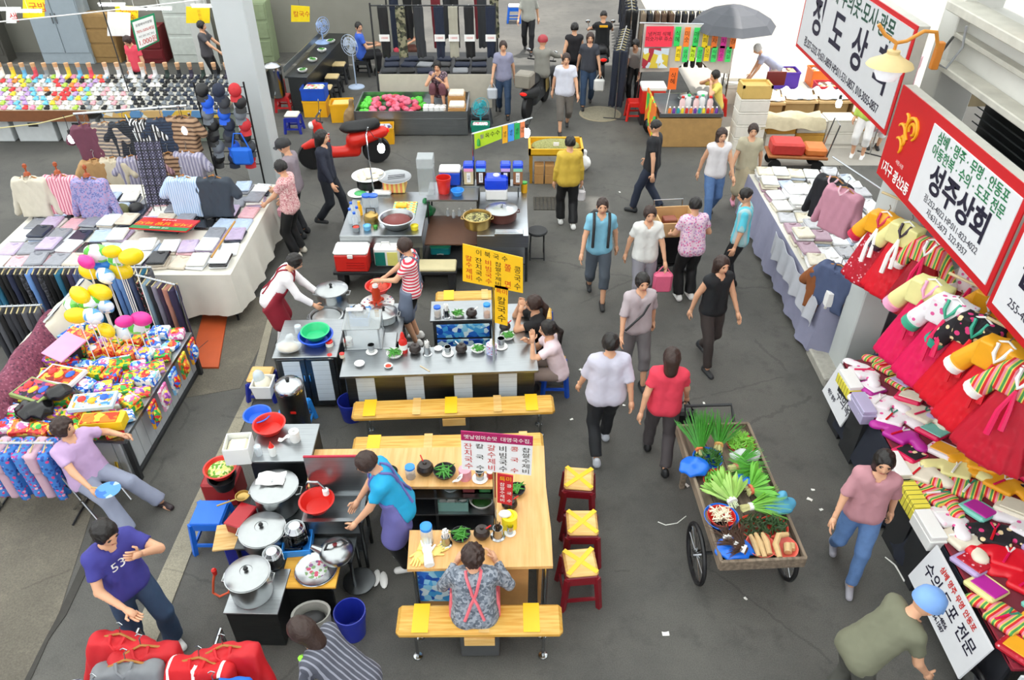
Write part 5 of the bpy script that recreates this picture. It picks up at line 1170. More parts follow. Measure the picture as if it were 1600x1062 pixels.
for k in range(4): pepper_bowl(e0+dv*(.1+.22*k)+Vector((.05, 0, .001)), 'dish of greens on the dark eatery counter', .11, WHITE, 20+k, GREEN, .09)['group'] = 'dishes on the eatery counter'
for k, (px, py) in enumerate(((533, 128), (523, 148), (512, 166))): stool(P(px, py), 'dark stool with pale cushion under the eatery counter', DARK, mat('d6bd88', .6), .42, .3, 'stools at the eatery counter')
t = thing('eatery_urn', 'tall steel drinks urn on a red stool at the counter end', 'urn', P(434, 150, .36)); MB().lathe([(.17, 0), (.18, .02), (.18, .55), (.19, .57), (.19, .66), (.12, .72), (.001, .74)], n=22).obj('urn_body', CHROME, t); MB().tube([(0, -.18, .08), (0, -.25, .08), (0, -.25, .04)], .015, 6).obj('tap', CHROME, t)
t = thing('urn_stand', 'low red plastic stand beneath the eatery urn', 'stand', P(434, 150)); MB().box((0, 0, .18), (.36, .36, .35), .02).obj('stand_body', mat('c02a2c', .4), t)
# eatery back fittings
for k, (px, py, w, d, h, c_, lb, nm) in enumerate(((435, 55, 1.1, .5, 1.5, '8c9a78', 'green painted kitchen cupboard with open shelves', 'kitchen_cupboard'), (165, 62, 1.3, .6, 1.9, '9ba7b0', 'grey blue refrigerator behind the sock stall', 'refrigerator'), (330, 70, .9, .4, 1.7, 'ccd2cc', 'pale wall panel cabinet beside the column', 'cabinet'), (205, 72, .7, .4, 1.2, '9a7a4a', 'brown wooden cupboard under the wall calendar', 'cupboard'), (20, 65, 1.8, .4, 1.6, '4c4a44', 'dark shelf rack of crockery behind the sock stall', 'crockery_rack'), (262, 75, .9, .5, .9, '6e1a20', 'dark red wooden counter beside the pale cabinet', 'eatery_bar'))):
    p = P(px, py); p = Vector((p.x, min(p.y, 20.6), 0)); t = thing(nm, lb, 'cabinet' if k != 1 else 'refrigerator', p); MB().box((0, 0, h/2), (w, d, h), .01).obj('body', mat(c_, .5, var=.12), t)
    if k == 1:
        for s_ in (-1, 1): MB().box((s_*w*.245, -d/2-.012, h*.55), (w*.47, .02, h*.8), .006).obj('door', mat(c_, .35, var=.06), t); MB().box((s_*.05, -d/2-.035, h*.6), (.02, .03, .25)).obj('handle', CHROME, t)
    else:
        for z in (.25, .55, .85): MB().box((0, -d/2-.012, h*z), (w*.94, .02, h*.25), .006).obj('door_panel', mat(c_, .45, var=.2), t)
for k, (x0, y0, x1, y1, tx, Y, lb) in enumerate(((455, 8, 484, 34, '칼국수', 19.5, 'bright yellow eatery menu sheet above the counter'), (180, 8, 216, 33, '수제비\n국수', 18.6, 'bright yellow menu sheet behind the sock price sign'), (291, 10, 328, 36, '수 잔 수\n제 치 국\n비 국 수', 18.6, 'yellow menu sheet with red letters beside the pale cabinet'), (36, -8, 70, 28, '국밥', 18.6, 'yellow menu sheet above the crockery rack'), (168, 18, 204, 56, '', 18.4, 'white wall calendar above the wooden cupboard'), (10, 16, 26, 36, '색', 18.4, 'white card with red letter hung over the sock stall'))):
    p = Q((x0+x1)/2, (y0+y1)/2, Y); t = thing('menu_sheet', lb, 'sign', p); o, c = board(t, p, ((x0, y0), (x1, y0+2), (x1, y1), (x0, y1)), Y, mat('f2d416', .5) if k < 4 else WHITE); tx and on_board(o, c, .5, .5, tx, .16 if k in (1, 2) else .22, RED_T, 0, 1.0)
    MB().tube([(0, 0, c[0].z), (0, .02, 3.2-p.z)], .004, 4).obj('hanging_wire', DARK, t)
for k, (px, py) in enumerate(((12, 15), (45, 18), (175, 8), (210, 14), (248, 14), (320, 10))):
    p = Q(px, py, 18); t = thing('tube_light', 'glowing fluorescent tube lamp hung over the sock stall', 'lamp', p, 0, 'tube lamps over the sock stall'); MB().tube([(-.28, 0, 0), (.28, 0, 0)], .022, 8).obj('tube', mat('f6fbff', .3, emit=9), t); MB().box((0, 0, .035), (.6, .05, .03)).obj('housing', WHITE, t); MB().tube([(0, 0, .05), (0, 0, 3.3-p.z)], .004, 4).obj('cord', WHITE, t)
# trousers stall
def trousers_mesh(L=1.0, w=.2, flat=.05, seed=0):
    """hanging trousers: two legs with soft folds"""
    rnd = random.Random(seed); ph = rnd.uniform(0, 6)
    def f(X, Y, Z):
        d = 1e9
        for k in (-1, 1):
            c = cap(X/(w*.55), Y/flat, Z*3, (k*.42, 0, -L*3), (k*.36, 0, -.1), .5, .55)*.05; d = np.minimum(d, c)
        top = np.maximum(np.maximum(np.abs(X)-w*.5, np.abs(Y)-flat*.55), np.maximum(Z, -Z-.25))
        return np.maximum(np.minimum(d, top), np.maximum(Z, -Z-L))+.006*np.sin(X*70+ph+Z*3)
    V, F = snet(f, (-w, -flat*2, -L-.05), (w, flat*2, .05), .026); return nmesh('trousers', V, F)
TR = [trousers_mesh(1.05, .2, .05, k) for k in range(3)]
pf = P(700, 120); pt = thing('trouser_rack', 'dark pipe frame from which the priced trousers hang', 'clothes rack', (-2.95, 16.9, 0))
for x in (0, 2.6):
    for y in (0, 2.2): MB().tube([(x, y, 0), (x, y, 2.3)], .02, 7).obj('post', DARK, pt)
for y in (0, .7, 1.4, 2.2): MB().tube([(0, y, 2.25), (2.6, y, 2.25)], .015, 6).obj('rail', IRON, pt)
tt = thing('trousers_table', 'table under a cream sheet covered with folded dark trousers', 'table', (-2.95, 17.1, 0)); MB().box((1.25, .8, .75), (2.5, 1.6, .05)).obj('table_top', DARK, tt); MB().box((1.25, -.02, .4), (2.5, .02, .75)).obj('sheet_front', mat('cfc8b8', .85, var=.1), tt)
for x in (.1, 2.4):
    for y in (.1, 1.5): MB().box((x, y, .36), (.05, .05, .72)).obj('leg', DARK, tt)
cl = {'black': BLACK, 'stone grey': mat('a8a494', .8), 'navy': mat('1c2438', .8), 'camouflage': pat('cells', ['4a4c3a', '6a6a52', '2c2e24', '8a866c'], 18), 'charcoal': mat('2e3034', .8), 'dark red': mat('6a1a24', .8)}
seq = [(.25, 0, 'black'), (.62, 0, 'camouflage'), (1.0, 0, 'charcoal'), (1.42, 0, 'navy'), (1.72, 0, 'stone grey'), (2.05, 0, 'black'), (2.5, 0, 'navy'), (.4, .7, 'navy'), (.9, .7, 'black'), (1.3, .7, 'dark red'), (1.7, .7, 'black'), (2.3, .7, 'charcoal'), (.6, 1.4, 'black'), (1.5, 1.4, 'charcoal'), (2.55, 1.4, 'camouflage'), (2.2, 1.4, 'dark red')]
for k, (x, y, c_) in enumerate(seq):
    t = thing('hanging_trousers', '%s trousers %s from the pipe frame' % (c_, ['with a white price card hanging', 'hanging'][k not in (0, 3, 4, 5, 6)]), 'trousers', (-2.95+x, 16.9+y, 2.24), 0, c_+' trousers on the pipe frame'); link('trouser_cloth', TR[k % 3], cl[c_], t)
    MB().tube([(-.1, 0, -.01), (0, 0, .02), (.1, 0, -.01)], .008, 5).obj('hanger', WHITE, t)
    if k in (0, 3, 4, 5, 6): l = MB().box((0, -.075, -.62), (.22, .006, .14)).obj('price_card', WHITE, t); text('10000', .06, RED_T, l, (0, -.08, -.62), FR)
rnd = random.Random(5)
for k in range(18): o = MB().box((0, 0, .03), (.34, .26, .06), .02).obj('folded_trousers', rnd.choice([BLACK, cl['navy'], cl['charcoal'], mat('8a8c90', .8)]), None, (-2.75+.4*(k % 6)+rnd.uniform(-.03, .03), 17.25+.42*(k//6), .776), rnd.uniform(-.2, .2)); tag(o, 'folded dark trousers laid on the cream draped table', 'trousers', 'folded trousers on the table')
# scooters
def scooter(p, yaw, label, body, accent, box=None):
    t = thing('scooter', label, 'scooter', p, yaw); b = MB()
    for y, nm in ((.62, 'front_wheel'), (-.6, 'rear_wheel')):
        M = Euler((0, PI/2, 0)).to_matrix(); w = MB().lathe([(.17, -.045), (.25, -.05), (.27, -.02), (.27, .02), (.25, .05), (.17, .045)], (0, y, .27), 24, M).obj(nm, BLACK, t); MB().lathe([(.02, -.03), (.17, -.03), (.17, .03), (.02, .03)], (0, y, .27), 20, M).obj('rim', WHITE, w)
    def f(X, Y, Z):
        d = cap(X, Y, Z, (0, .38, .45), (0, .46, .88), .12, .09); d = smin(d, cap(X, Y, Z, (0, .3, .3), (0, -.2, .28), .11), .08); d = smin(d, cap(X, Y, Z, (0, -.2, .5), (0, -.75, .62), .16, .11), .1); return smin(d, cap(X, Y, Z, (0, .55, .52), (0, .75, .45), .09, .06), .06)
    V, F = snet(f, (-.3, -1, .1), (.3, 1, 1.1), .03); link('fairing', nmesh('fairing', V, F), body, t)
    def g(X, Y, Z): return smin(cap(X, Y, Z, (0, -.1, .76), (0, -.62, .8), .11, .1), elld(X, Y, Z, (0, -.3, .74), (.16, .36, .07)), .05)
    V, F = snet(g, (-.25, -.9, .5), (.25, .2, 1), .028); link('seat', nmesh('seat', V, F), BLACK, t)
    MB().tube([(-.33, .34, 1.02), (-.1, .44, .98), (.1, .44, .98), (.33, .34, 1.02)], .018, 7).obj('handlebar', DARK, t); MB().tube([(0, .47, .95), (0, .62, .27)], .03, 8).obj('fork', CHROME, t); MB().ell((0, .55, .86), (.08, .06, .07), 12, 8).obj('headlamp', mat('e8eef0', .15), t)
    for s_ in (-1, 1): MB().tube([(s_*.25, .38, 1.0), (s_*.3, .36, 1.16)], .006, 5).obj('mirror_stem', DARK, t); MB().ell((s_*.31, .36, 1.2), (.06, .012, .04), 10, 6).obj('mirror', CHROME, t)
    MB().box((.14, .38, .5), (.012, .22, .3), .004, rx=.2).obj('side_panel', accent, t); MB().box((-.14, .38, .5), (.012, .22, .3), .004, rx=.2).obj('side_panel', accent, t); MB().ell((0, -.86, .64), (.08, .02, .04), 10, 6).obj('tail_lamp', mat('e02018', .3, emit=.6), t)
    if box: MB().box((0, -.78, .93), (.36, .34, .3), .03).obj('carrier_box', box, t)
    return t
pm = P(488, 268); pm2 = P(585, 250); scooter((pm.x+.62, pm.y+.28, 0), math.atan2(-1, -.32)+PI+.55, 'red and white scooter with checkered side parked beside the column', mat('d8281c', .3, var=.05), pat('check', ['f0efec', '222222', 'd03020'], 20, 1))
# ------------------------------------------------------------------ garments and soft goods
def shirt_mesh(sl='short', w=.23, L=.62, puff=.09, A=.55):
    """shirt on a hanger; origin at the collar, hanging down -z, front to -y"""
    def f(X, Y, Z):
        d = np.maximum(np.maximum(np.abs(X)-w+.02*np.sin(Z*9), np.abs(Y)/puff*.06-.06), np.maximum(Z+.02+np.abs(X)*.22, -Z-L))
        for k in (-1, 1):
            s0 = (k*w*.85, 0, -.09); ln = .24 if sl == 'short' else .5; e = (k*(w*.85+ln*math.sin(A)), 0, -.09-ln*math.cos(A))
            d = smin(d, cap(X, Y, Z, s0, e, .07, .075 if sl == 'short' else .055), .03)
        d = np.maximum(d, -cap(X, Y, Z, (0, -.06, -.0), (0, -.02, .1), .06, .08))
        return d+.005*np.sin(X*55+Z*8)*np.sin(Z*22)
    V, F = snet(f, (-w-.5, -puff*1.6, -L-.06), (w+.5, puff*1.6, .06), .022); return nmesh('garment', V, F)
SH_S = shirt_mesh('short'); SH_L = shirt_mesh('long', A=.25)
def hung_shirt(p, yaw, label, m, me=None, collar=None, grp=None, tilt=0, hook=.14, name='shirt_on_hanger', cat='shirt'):
    t = thing(name, label, cat, p, yaw, grp); o = link('shirt_cloth', me or SH_S, m, t)
    MB().tube([(-.06, -.03, .0), (-.045, -.075, -.05), (0, -.085, -.09), (.045, -.075, -.05), (.06, -.03, .0)], .014, 6).obj('collar', collar or m, t)
    MB().tube([(-.18, 0, -.07), (0, 0, -.0), (.18, 0, -.07)], .010, 6).obj('hanger', mat('a87030', .5), t); MB().tube([(0, 0, 0), (0, 0, hook*.6), (.025, 0, hook*.85), (0, 0, hook), (-.02, 0, hook*.9)], .005, 5).obj('hook', CHROME, t)
    if tilt: t.rotation_euler.x = tilt
    return t
def drape(name, pts, z0, z1, m, parent, wave=.03, out=.06, n=None):
    """cloth skirt hanging from a polyline of xy points at z0 down to z1"""
    P2 = [Vector((x, y)) for x, y in pts]; ln = [0]
    for a, b in zip(P2, P2[1:]): ln.append(ln[-1]+(b-a).length)
    T = ln[-1]
    def at(u):
        s_ = u*T
        for i in range(len(P2)-1):
            if s_ <= ln[i+1]+1e-9:
                k = (s_-ln[i])/max(ln[i+1]-ln[i], 1e-9); d = (P2[i+1]-P2[i]).normalized(); return P2[i].lerp(P2[i+1], k), Vector((d.y, -d.x))
        return P2[-1], Vector((0, -1))
    def fn(u, v):
        p, nn = at(u); w = wave*math.sin(u*T*11)*v+wave*.5*math.sin(u*T*23+1)*v+out*v
        q = p+nn*w; return (q.x, q.y, z0+(z1-z0)*v+.03*math.sin(u*T*3.1)*v)
    return MB().sheet(fn, n or int(T*14)+4, 8, .006).obj(name, m, parent)
WRAP = lambda c, s=22: pat('cells', [c, 'f0efee', c], s, rough=.22, var=.12)
def packs(x0, x1, y0, y1, z, nx, ny, colors, label, grp, seed, zone, w=.27, d=.33, layers=2, skip=None, m_of=None, name='packed_shirt', cat='shirt'):
    """folded garments in film, stacked on a table; each one a thing with a collar flap"""
    rnd = random.Random(seed); b = MB().box((0, 0, .02), (w, d, .04), .014); me = b.mesh(name)
    cm = MB().tube([(-.05, d*.36, .042), (0, d*.26, .046), (.05, d*.36, .042)], .012, 5).mesh('collar')
    for i in range(nx):
        for j in range(ny):
            x = x0+(x1-x0)*(i+.5)/nx; y = y0+(y1-y0)*(j+.5)/ny
            if skip and skip(x, y): continue
            nl = rnd.choice(range(1, layers+1))
            for l in range(nl):
                cn, cc = rnd.choice(colors); t = thing(name, label % cn+zone(x, y)+(', beneath another' if l < nl-1 else ''), cat, (x+rnd.uniform(-.02, .02), y+rnd.uniform(-.02, .02), z+.042*l), rnd.uniform(-.15, .15), cn+' '+grp)
                link('folded_cloth', me, cc, t); link('collar', cm, cc, t)
FILM = lambda c: mat(c, .18, var=.22, scale=18)
def table(x0, y0, x1, y1, z, label, topm, leg=IRON, name='display_table'):
    t = thing(name, label, 'table', (x0, y0, 0)); w, d = x1-x0, y1-y0; MB().box((w/2, d/2, z-.02), (w, d, .04), .004).obj('table_top', topm, t)
    for x in (.08, w-.08):
        for y in (.08, d-.08): MB().tube([(x, y, 0), (x, y, z-.04)], .02, 7).obj('leg', leg, t)
    return t
# ------------------------------------------------------------------ clothes stall
CX0, CX1, CY0, CY1, CZ = -7.3, -3.78, 8.75, 11.5, .8
SHEETW = mat('d9d5ca', .85, var=.08, scale=5)
ct2 = table(CX0, CY0, CX1, CY1, CZ, 'wide clothes stall table under a hanging off white sheet', SHEETW)
drape('table_sheet', [(.9, 0), (CX1-CX0, 0), (CX1-CX0, CY1-CY0), (1.5, CY1-CY0)], CZ, .16, SHEETW, ct2)
sgn = P(258, 352, .95); hatsx = lambda x, y: (abs(x-sgn.x) < .5 and abs(y-sgn.y) < .24) or (y > 11.0 and x < -5.1)
packs(-7.2, -3.85, 8.85, 11.4, CZ+.001, 12, 7, [('white', FILM('dfe1e4')), ('pale blue', FILM('b4c4dc')), ('pink', FILM('d8a8b0')), ('grey', FILM('8a8c94')), ('navy', FILM('2c3244')), ('black', FILM('1e1f22')), ('white', FILM('e6e4de')), ('lilac', FILM('b8a8c4')), ('beige', FILM('cbbfae'))], '%s shirt folded in film on the clothes stall', 'packed shirts on the clothes stall', 21, lambda x, y: ' behind the sale board' if y > 10.6 else (' along the side sheet' if x > -4.5 else (' by the trouser rail' if y < 9.4 else (' before the bust stands' if x < -5.7 else ' beside the sale board'))), .25, .33, 3, hatsx)
sg = thing('sale_board', 'red and green sale board with yellow upside down lettering on the shirts', 'sign', sgn, PI-.12); MB().box((0, 0, .012), (.86, .42, .02)).obj('board', mat('c8201c', .4, var=.05), sg); MB().box((0, .155, .0235), (.86, .11, .004)).obj('green_band', mat('1a7a38', .4), sg)
text('T셔츠 남방 바지!', .125, YEL_T, sg, (0, 0, .027)); text('의류 대매출', .06, WHT_T, sg, (0, .155, .03)); text('남녀공용', .06, WHT_T, sg, (0, -.14, .027)); sg.rotation_euler.x = .12
MB().box((0, .05, -.03), (.5, .2, .06)).obj('prop', DARK, sg)
for k, (px, py, lb, m) in enumerate(((62, 338, 'cream cardigan on a wooden bust stand beside the pink shirt', mat('cbc3b2', .8)), (108, 335, 'pink striped shirt on a stand between the cream and lavender tops', pat('stripe', ['d88a9c', 'e8b8c0', 'c06078'], 24, 0)), (153, 340, 'lavender patterned blouse on a stand beside the pink striped shirt', pat('floral', ['9a94c0', 'b08ab0', '6a70a8'], 40, ratio=.5)), (297, 338, 'light blue striped short sleeved shirt standing on the packed shirts', pat('stripe', ['9ab4d8', 'c4d4e8'], 30, 0)), (343, 338, 'dark grey short sleeved shirt beside the light blue striped one', mat('353d48', .8)))):
    p = P(px, py, CZ+.05); t = hung_shirt(p+Vector((0, .1, .62)), .0, lb, m, SH_L if k < 3 else SH_S, tilt=-.1); MB().tube([(0, .04, -.65), (0, .04, 0)], .02, 7).obj('stand_rod', mat('8a4a20', .5), t); MB().lathe([(.13, -.68), (.12, -.65), (.02, -.64)], n=14).obj('stand_foot', DARK, t)
    if k < 3: MB().lathe([(.05, .0), (.04, .04), (.012, .06), (.012, .1), (.03, .12), (.028, .16), (.001, .18)], n=14).obj('wooden_finial', mat('a04a22', .4), t)
def cap_thing(p, label, m, yaw=0, rx=0, grp=None):
    t = thing('baseball_cap', label, 'cap', p, yaw, grp); MB().lathe([(.1, 0), (.1, .04), (.085, .08), (.045, .11), (.001, .118)], n=16, sy=1.15).obj('crown', m, t); MB().sheet(lambda u, v: ((u-.5)*.17, -.1-.09*v+.1*(u-.5)**2, .012-.02*v-.06*(u-.5)**2), 6, 3, .006).obj('brim', m, t); MB().ell((0, 0, .118), (.01, .01, .006), 8, 5).obj('button', m, t); t.rotation_euler.x = rx; return t
cap_thing(P(192, 330, CZ+.06), 'olive cap lying among the packed shirts', mat('6a6a4a', .8), .6); cap_thing(P(214, 328, CZ+.06), 'black cap lying beside the olive cap', BLACK, -.4); MB_ = None
b = MB(); p0 = P(345, 385, CZ+.16); tag(b.tube([P(330, 402, CZ+.15)-p0, P(367, 346, CZ+.22)-p0], .014, 7).obj('bamboo_stick', mat('b5843c', .5, var=.2), None, p0), 'thin bamboo stick laid across the packed shirts', 'stick')
# rail of shirts behind the table
RY = 12.1; ra, rb = Q(115, 178, RY), Q(292, 165, RY); rk = thing('shirt_rail', 'steel pipe rail of striped shirts behind the clothes table', 'clothes rack', (ra.x, RY, 0)); MB().tube([(0, 0, ra.z), (rb.x-ra.x, 0, rb.z)], .022, 8).obj('rail', CHROME, rk)
for x in (.02, rb.x-ra.x-.02): MB().tube([(x, .04, 0), (x, .04, ra.z)], .02, 7).obj('post', CHROME, rk)
MB().tube([((rb.x-ra.x)*.45, -.02, ra.z), ((rb.x-ra.x)*.62, -.3, .82)], .015, 7).obj('brace', CHROME, rk)
pal = [('plum', mat('6a3a4c', .8)), ('sand and grey striped', pat('stripe', ['a89a8c', '6f6a6a', 'c8b49a'], 16, 2)), ('black pinstriped', pat('stripe', ['1c1f26', '3a4250'], 26, 2, .2)), ('black and white striped', pat('stripe', ['d8d8d8', '1c1c1e'], 18, 0, .55)), ('dark navy', pat('stripe', ['20283a', '2c3a50'], 20, 2)), ('brown striped', pat('stripe', ['7a5a44', 'a8886a', '4a3628'], 14, 2)), ('tan', mat('b08a5c', .8)), ('grey lilac striped', pat('stripe', ['8a86a0', 'b8b4c4'], 18, 0)), ('rose striped', pat('stripe', ['b08a90', '7a5a64'], 20, 0)), ('cream', mat('cfc4ac', .8))]
for i in range(6):
    for j in range(2): n_, m = pal[(i+j*5) % 10] if j == 0 else pal[(6, 9, 7, 8, 5, 7)[i]]; x = ra.x+.16+(rb.x-ra.x-.3)*i/5; hung_shirt((x, RY-.03-.1*j, ra.z+(rb.z-ra.z)*i/5-.14-.56*j), .12*(-1)**i, '%s shirt hanging in the %s row of the pipe rail' % (n_, ('upper', 'lower')[j]), m, SH_S, hook=.15, grp=n_+' shirts on the rail')
wg = thing('wire_grid', 'tall black wire grid hung with patterned cloth on the clothes table', 'display grid', P(252, 330, CZ+.03), .1); b = MB()
for k in range(5): b.tube([(-.2+.1*k, .25, 1.15), (-.2+.1*k, 0, 0)], .006, 5)
for k in range(10): b.tube([(-.2, .25*k/9, 1.15*k/9), (.2, .25*k/9, 1.15*k/9)], .006, 5)
b.obj('grid_wires', BLACK, wg); MB().box((0, .14, .55), (.36, .012, .95), rx=-.215).obj('hanging_cloth', pat('check', ['5a5670', '8a88a0', '2c2a38'], 22, 1), wg)
# caps and bags on a rack against the column
cr = thing('cap_rack', 'tall black mesh rack of caps in front of the white column', 'rack', (-4.75, 12.3, 0)); 
for x in (-.35, .45): MB().tube([(x, 0, 0), (x, 0, 2.2)], .015, 6).obj('post', BLACK, cr)
for k in range(7): MB().tube([(-.35, 0, .8+.22*k), (.45, 0, .8+.22*k)], .008, 5).obj('rung', BLACK, cr)
cc_ = [('black', BLACK), ('charcoal', mat('3a3c42', .8)), ('grey', mat('6a7078', .8)), ('navy', mat('20283c', .8)), ('black', BLACK), ('bright blue', mat('1a5ad0', .7)), ('red', mat('b8222a', .7))]
for k in range(21): n_, m = cc_[(k*3+k//7) % 7]; cap_thing((-4.95+.26*(k % 3)+.04*((k//3) % 2), 12.3-.085, .95+.19*(k//3)), '%s cap hung on the mesh rack by the column' % n_, m, .1*(k % 3), .9, n_+' caps on the mesh rack')
t = thing('shoulder_bag', 'bright blue shoulder bag hanging low on the cap rack', 'bag', (-4.5, 12.08, .88)); MB().box((0, 0, .16), (.34, .12, .3), .04).obj('bag_body', mat('1668d8', .6), t); MB().tube([(-.14, 0, .3), (-.06, 0, .55), (.06, 0, .55), (.14, 0, .3)], .012, 6).obj('strap', mat('1668d8', .6), t)
bulb(110, 212, 12.0, 'glowing bare bulb under the shirt rail near the rope', 8, cord=.25); bulb(288, 198, 12.0, 'glowing bare bulb at the end of the shirt rail', 8, cord=.25)
t = thing('rope_line', 'pale yellow rope strung from the shirt rail', 'rope', (ra.x, RY, ra.z)); MB().tube([Q(0, 200, 12.2)-Vector((ra.x, RY, ra.z)), Q(60, 193, 12.2)-Vector((ra.x, RY, ra.z)), Q(118, 179, RY)-Vector((ra.x, RY, ra.z))], .01, 6).obj('rope', mat('c8bd8a', .8), t)
t = thing('cable_line', 'white power cable strung over the sock stall', 'cable', Q(100, 22, 15.2)); MB().tube([Q(0, 34, 15.2)-t.location, Q(100, 24, 15.2)-t.location, Q(200, 13, 15.2)-t.location, Q(345, -4, 15.2)-t.location], .012, 6).obj('cable', WHITE, t)
# ------------------------------------------------------------------ sock stall
SX0, SX1, SY0, SY1, SZ = -12.2, -5.75, 15.0, 16.9, .72
st_ = table(SX0, SY0, SX1, SY1, SZ, 'long sock stall table with cartons stowed beneath', mat('9a8a70', .8), name='sock_table'); MB().box((1.9, -.01, .62), (3.6, .02, .22)).obj('brown_panel', mat('7a4a2a', .7, var=.2), st_); MB().box((5.2, -.012, .66), (2.4, .02, .14)).obj('carton_strip', pat('cells', ['c8a46a', 'e0dccc', '5a8ab8', 'd8b040'], 4), st_)
for k in range(7): t = thing('storage_carton', ['white storage box under the sock table', 'grey green storage box under the sock table'][k > 4], 'box', (SX0+.6+.9*k, 15.5, 0), 0, ['white boxes under the sock table', 'grey boxes under the sock table'][k > 4]); MB().box((0, 0, .24), (.8, .6, .48), .01).obj('box_body', mat('c4c8c8' if k < 5 else '7a8478', .6, var=.1), t); MB().box((0, -.305, .36), (.2, .01, .08)).obj('handle_slot', DARK, t)
def sock_me(seed):
    b = MB(); b.box((0, 0, .022), (.075, .15, .04), .016); b.box((.05, -.055, .02), (.06, .06, .034), .014); b.box((0, .045, .044), (.078, .02, .006)); return b.mesh('sock_pair')
smes = [sock_me(0)]; sets = ([('red', 'd8383c'), ('yellow', 'e8cc3a'), ('sky blue', '6ab8dc'), ('pink', 'e88aa8'), ('white', 'ece8e4'), ('lime', 'a8cc50'), ('orange', 'e8843a'), ('lilac', 'b494c8'), ('white', 'f0eeea')], [('white', 'e8e8e8'), ('pale grey', 'b8bcc0'), ('black', '1c1c1e'), ('grey', '8a8e92'), ('pink', 'd8a0a8'), ('white', 'f0eeee')], [('black', '17181b'), ('charcoal', '34373c'), ('dark navy', '1f2738'), ('grey', '6f747a'), ('slate', '4c5560')])
rnd = random.Random(31); n_s = 0
for j in range(8):
    for i in range(37):
        x = -11.05+i*.142; y = SY0+.14+j*.22
        g = 0 if x < -8.7 else (1 if x < -7.5 else 2)
        if rnd.random() < .15: g = min(2, g+1)
        n_, c_ = rnd.choice(sets[g]); zz = SZ+.002+.016*j; o = link('sock_pair', smes[0], mat(c_, .85, var=.2, scale=30), None, (x+rnd.uniform(-.015, .015), y, zz), rnd.uniform(-.3, .3)); o.rotation_euler.x = .07; n_s += 1
        tag(o, '%s pair of socks %s' % (n_, 'in the row below the display feet' if j == 7 else ('in the row at the table edge' if j == 0 else ('in the row next to the edge row' if j == 1 else ('in the second row below the display feet' if j == 6 else 'in the middle rows of the sock stall')))), 'socks', n_+' socks on the stall')
# sloping tray under the rising rows
b = MB(); b.prism([(SY0+.02, SZ-.01), (SY1-.02, SZ-.01), (SY1-.02, SZ+.112), (SY0+.02, SZ-.002)], SX0+.5, SX1-.05, Matrix(((0, 0, 1), (1, 0, 0), (0, 1, 0)))); b.obj('sloping_tray', mat('b8b4aa', .8), st_, Vector((-SX0, -SY0, 0)))
def foot_form(p, label, skinm, sockm, grp, yaw):
    t = thing('sock_form', label, 'display foot', p, yaw, grp); MB().tube([(0, 0, .18), (0, 0, .32)], [.042, .05], 10).obj('leg_form', skinm, t); MB().tube([(0, -.14, .035), (0, -.05, .05), (0, .0, .07), (0, .005, .13), (0, 0, .24)], [.03, .042, .048, .042, .046], 10).obj('sock', sockm, t); return t
for k in range(9): foot_form(Vector((-11.0+.24*k, 16.7, SZ+.1)), 'small tan display foot wearing a child sock at the back of the stall', mat('c89a70', .5), mat(('e8e4e0', 'f0d03a', '6ab0d8', 'd84a5a', '8a8e92')[k % 5], .8), 'child display feet', .2*(k % 3)-.2)
for k in range(11): foot_form(Vector((-8.75+.26*k, 16.72, SZ+.1)), ['display foot wearing a white sock behind the grey socks', 'display foot wearing a dark dress sock behind the black socks'][k > 4], mat('d0a27a', .5), mat('dcdcdc' if k < 5 else ('2a2c30', '3a3648', '2a3a34')[k % 3], .8), ['white sock display feet', 'dark sock display feet'][k > 4], .3*(k % 2)-.1)
pp = Vector((-8.0, 15.9, SZ)); t = thing('price_sign', 'white price sign with green border reading 1,000 won on a pole', 'sign', pp); MB().tube([(0, .02, .08), (-.03, .02, 2.0)], .012, 6).obj('pole', DARK, t)
c4 = ((204, 32), (241, 20), (249, 64), (216, 80)); o, c = board(t, pp, c4, 15.86, mat('1a8a5a', .5), .014, 'border_board'); c5 = ((207, 35), (239, 24), (246, 63), (218, 76)); o2_, c = board(t, pp, c5, 15.84, WHITE, .01, 'face'); tl = math.atan2(c[1].z-c[0].z, c[1].x-c[0].x)
on_board(o2_, c, .5, .16, '유명메이커양말', .08, BLK_T, tl, fit=(.8, .16)); on_board(o2_, c, .5, .4, '70%-50%세일', .1, RED_T, tl, fit=(.85, .2)); on_board(o2_, c, .5, .6, 'DC DC DC DC', .06, BLK_T, tl, fit=(.75, .12)); on_board(o2_, c, .5, .82, '1,000원', .15, RED_T, tl, fit=(.85, .28))
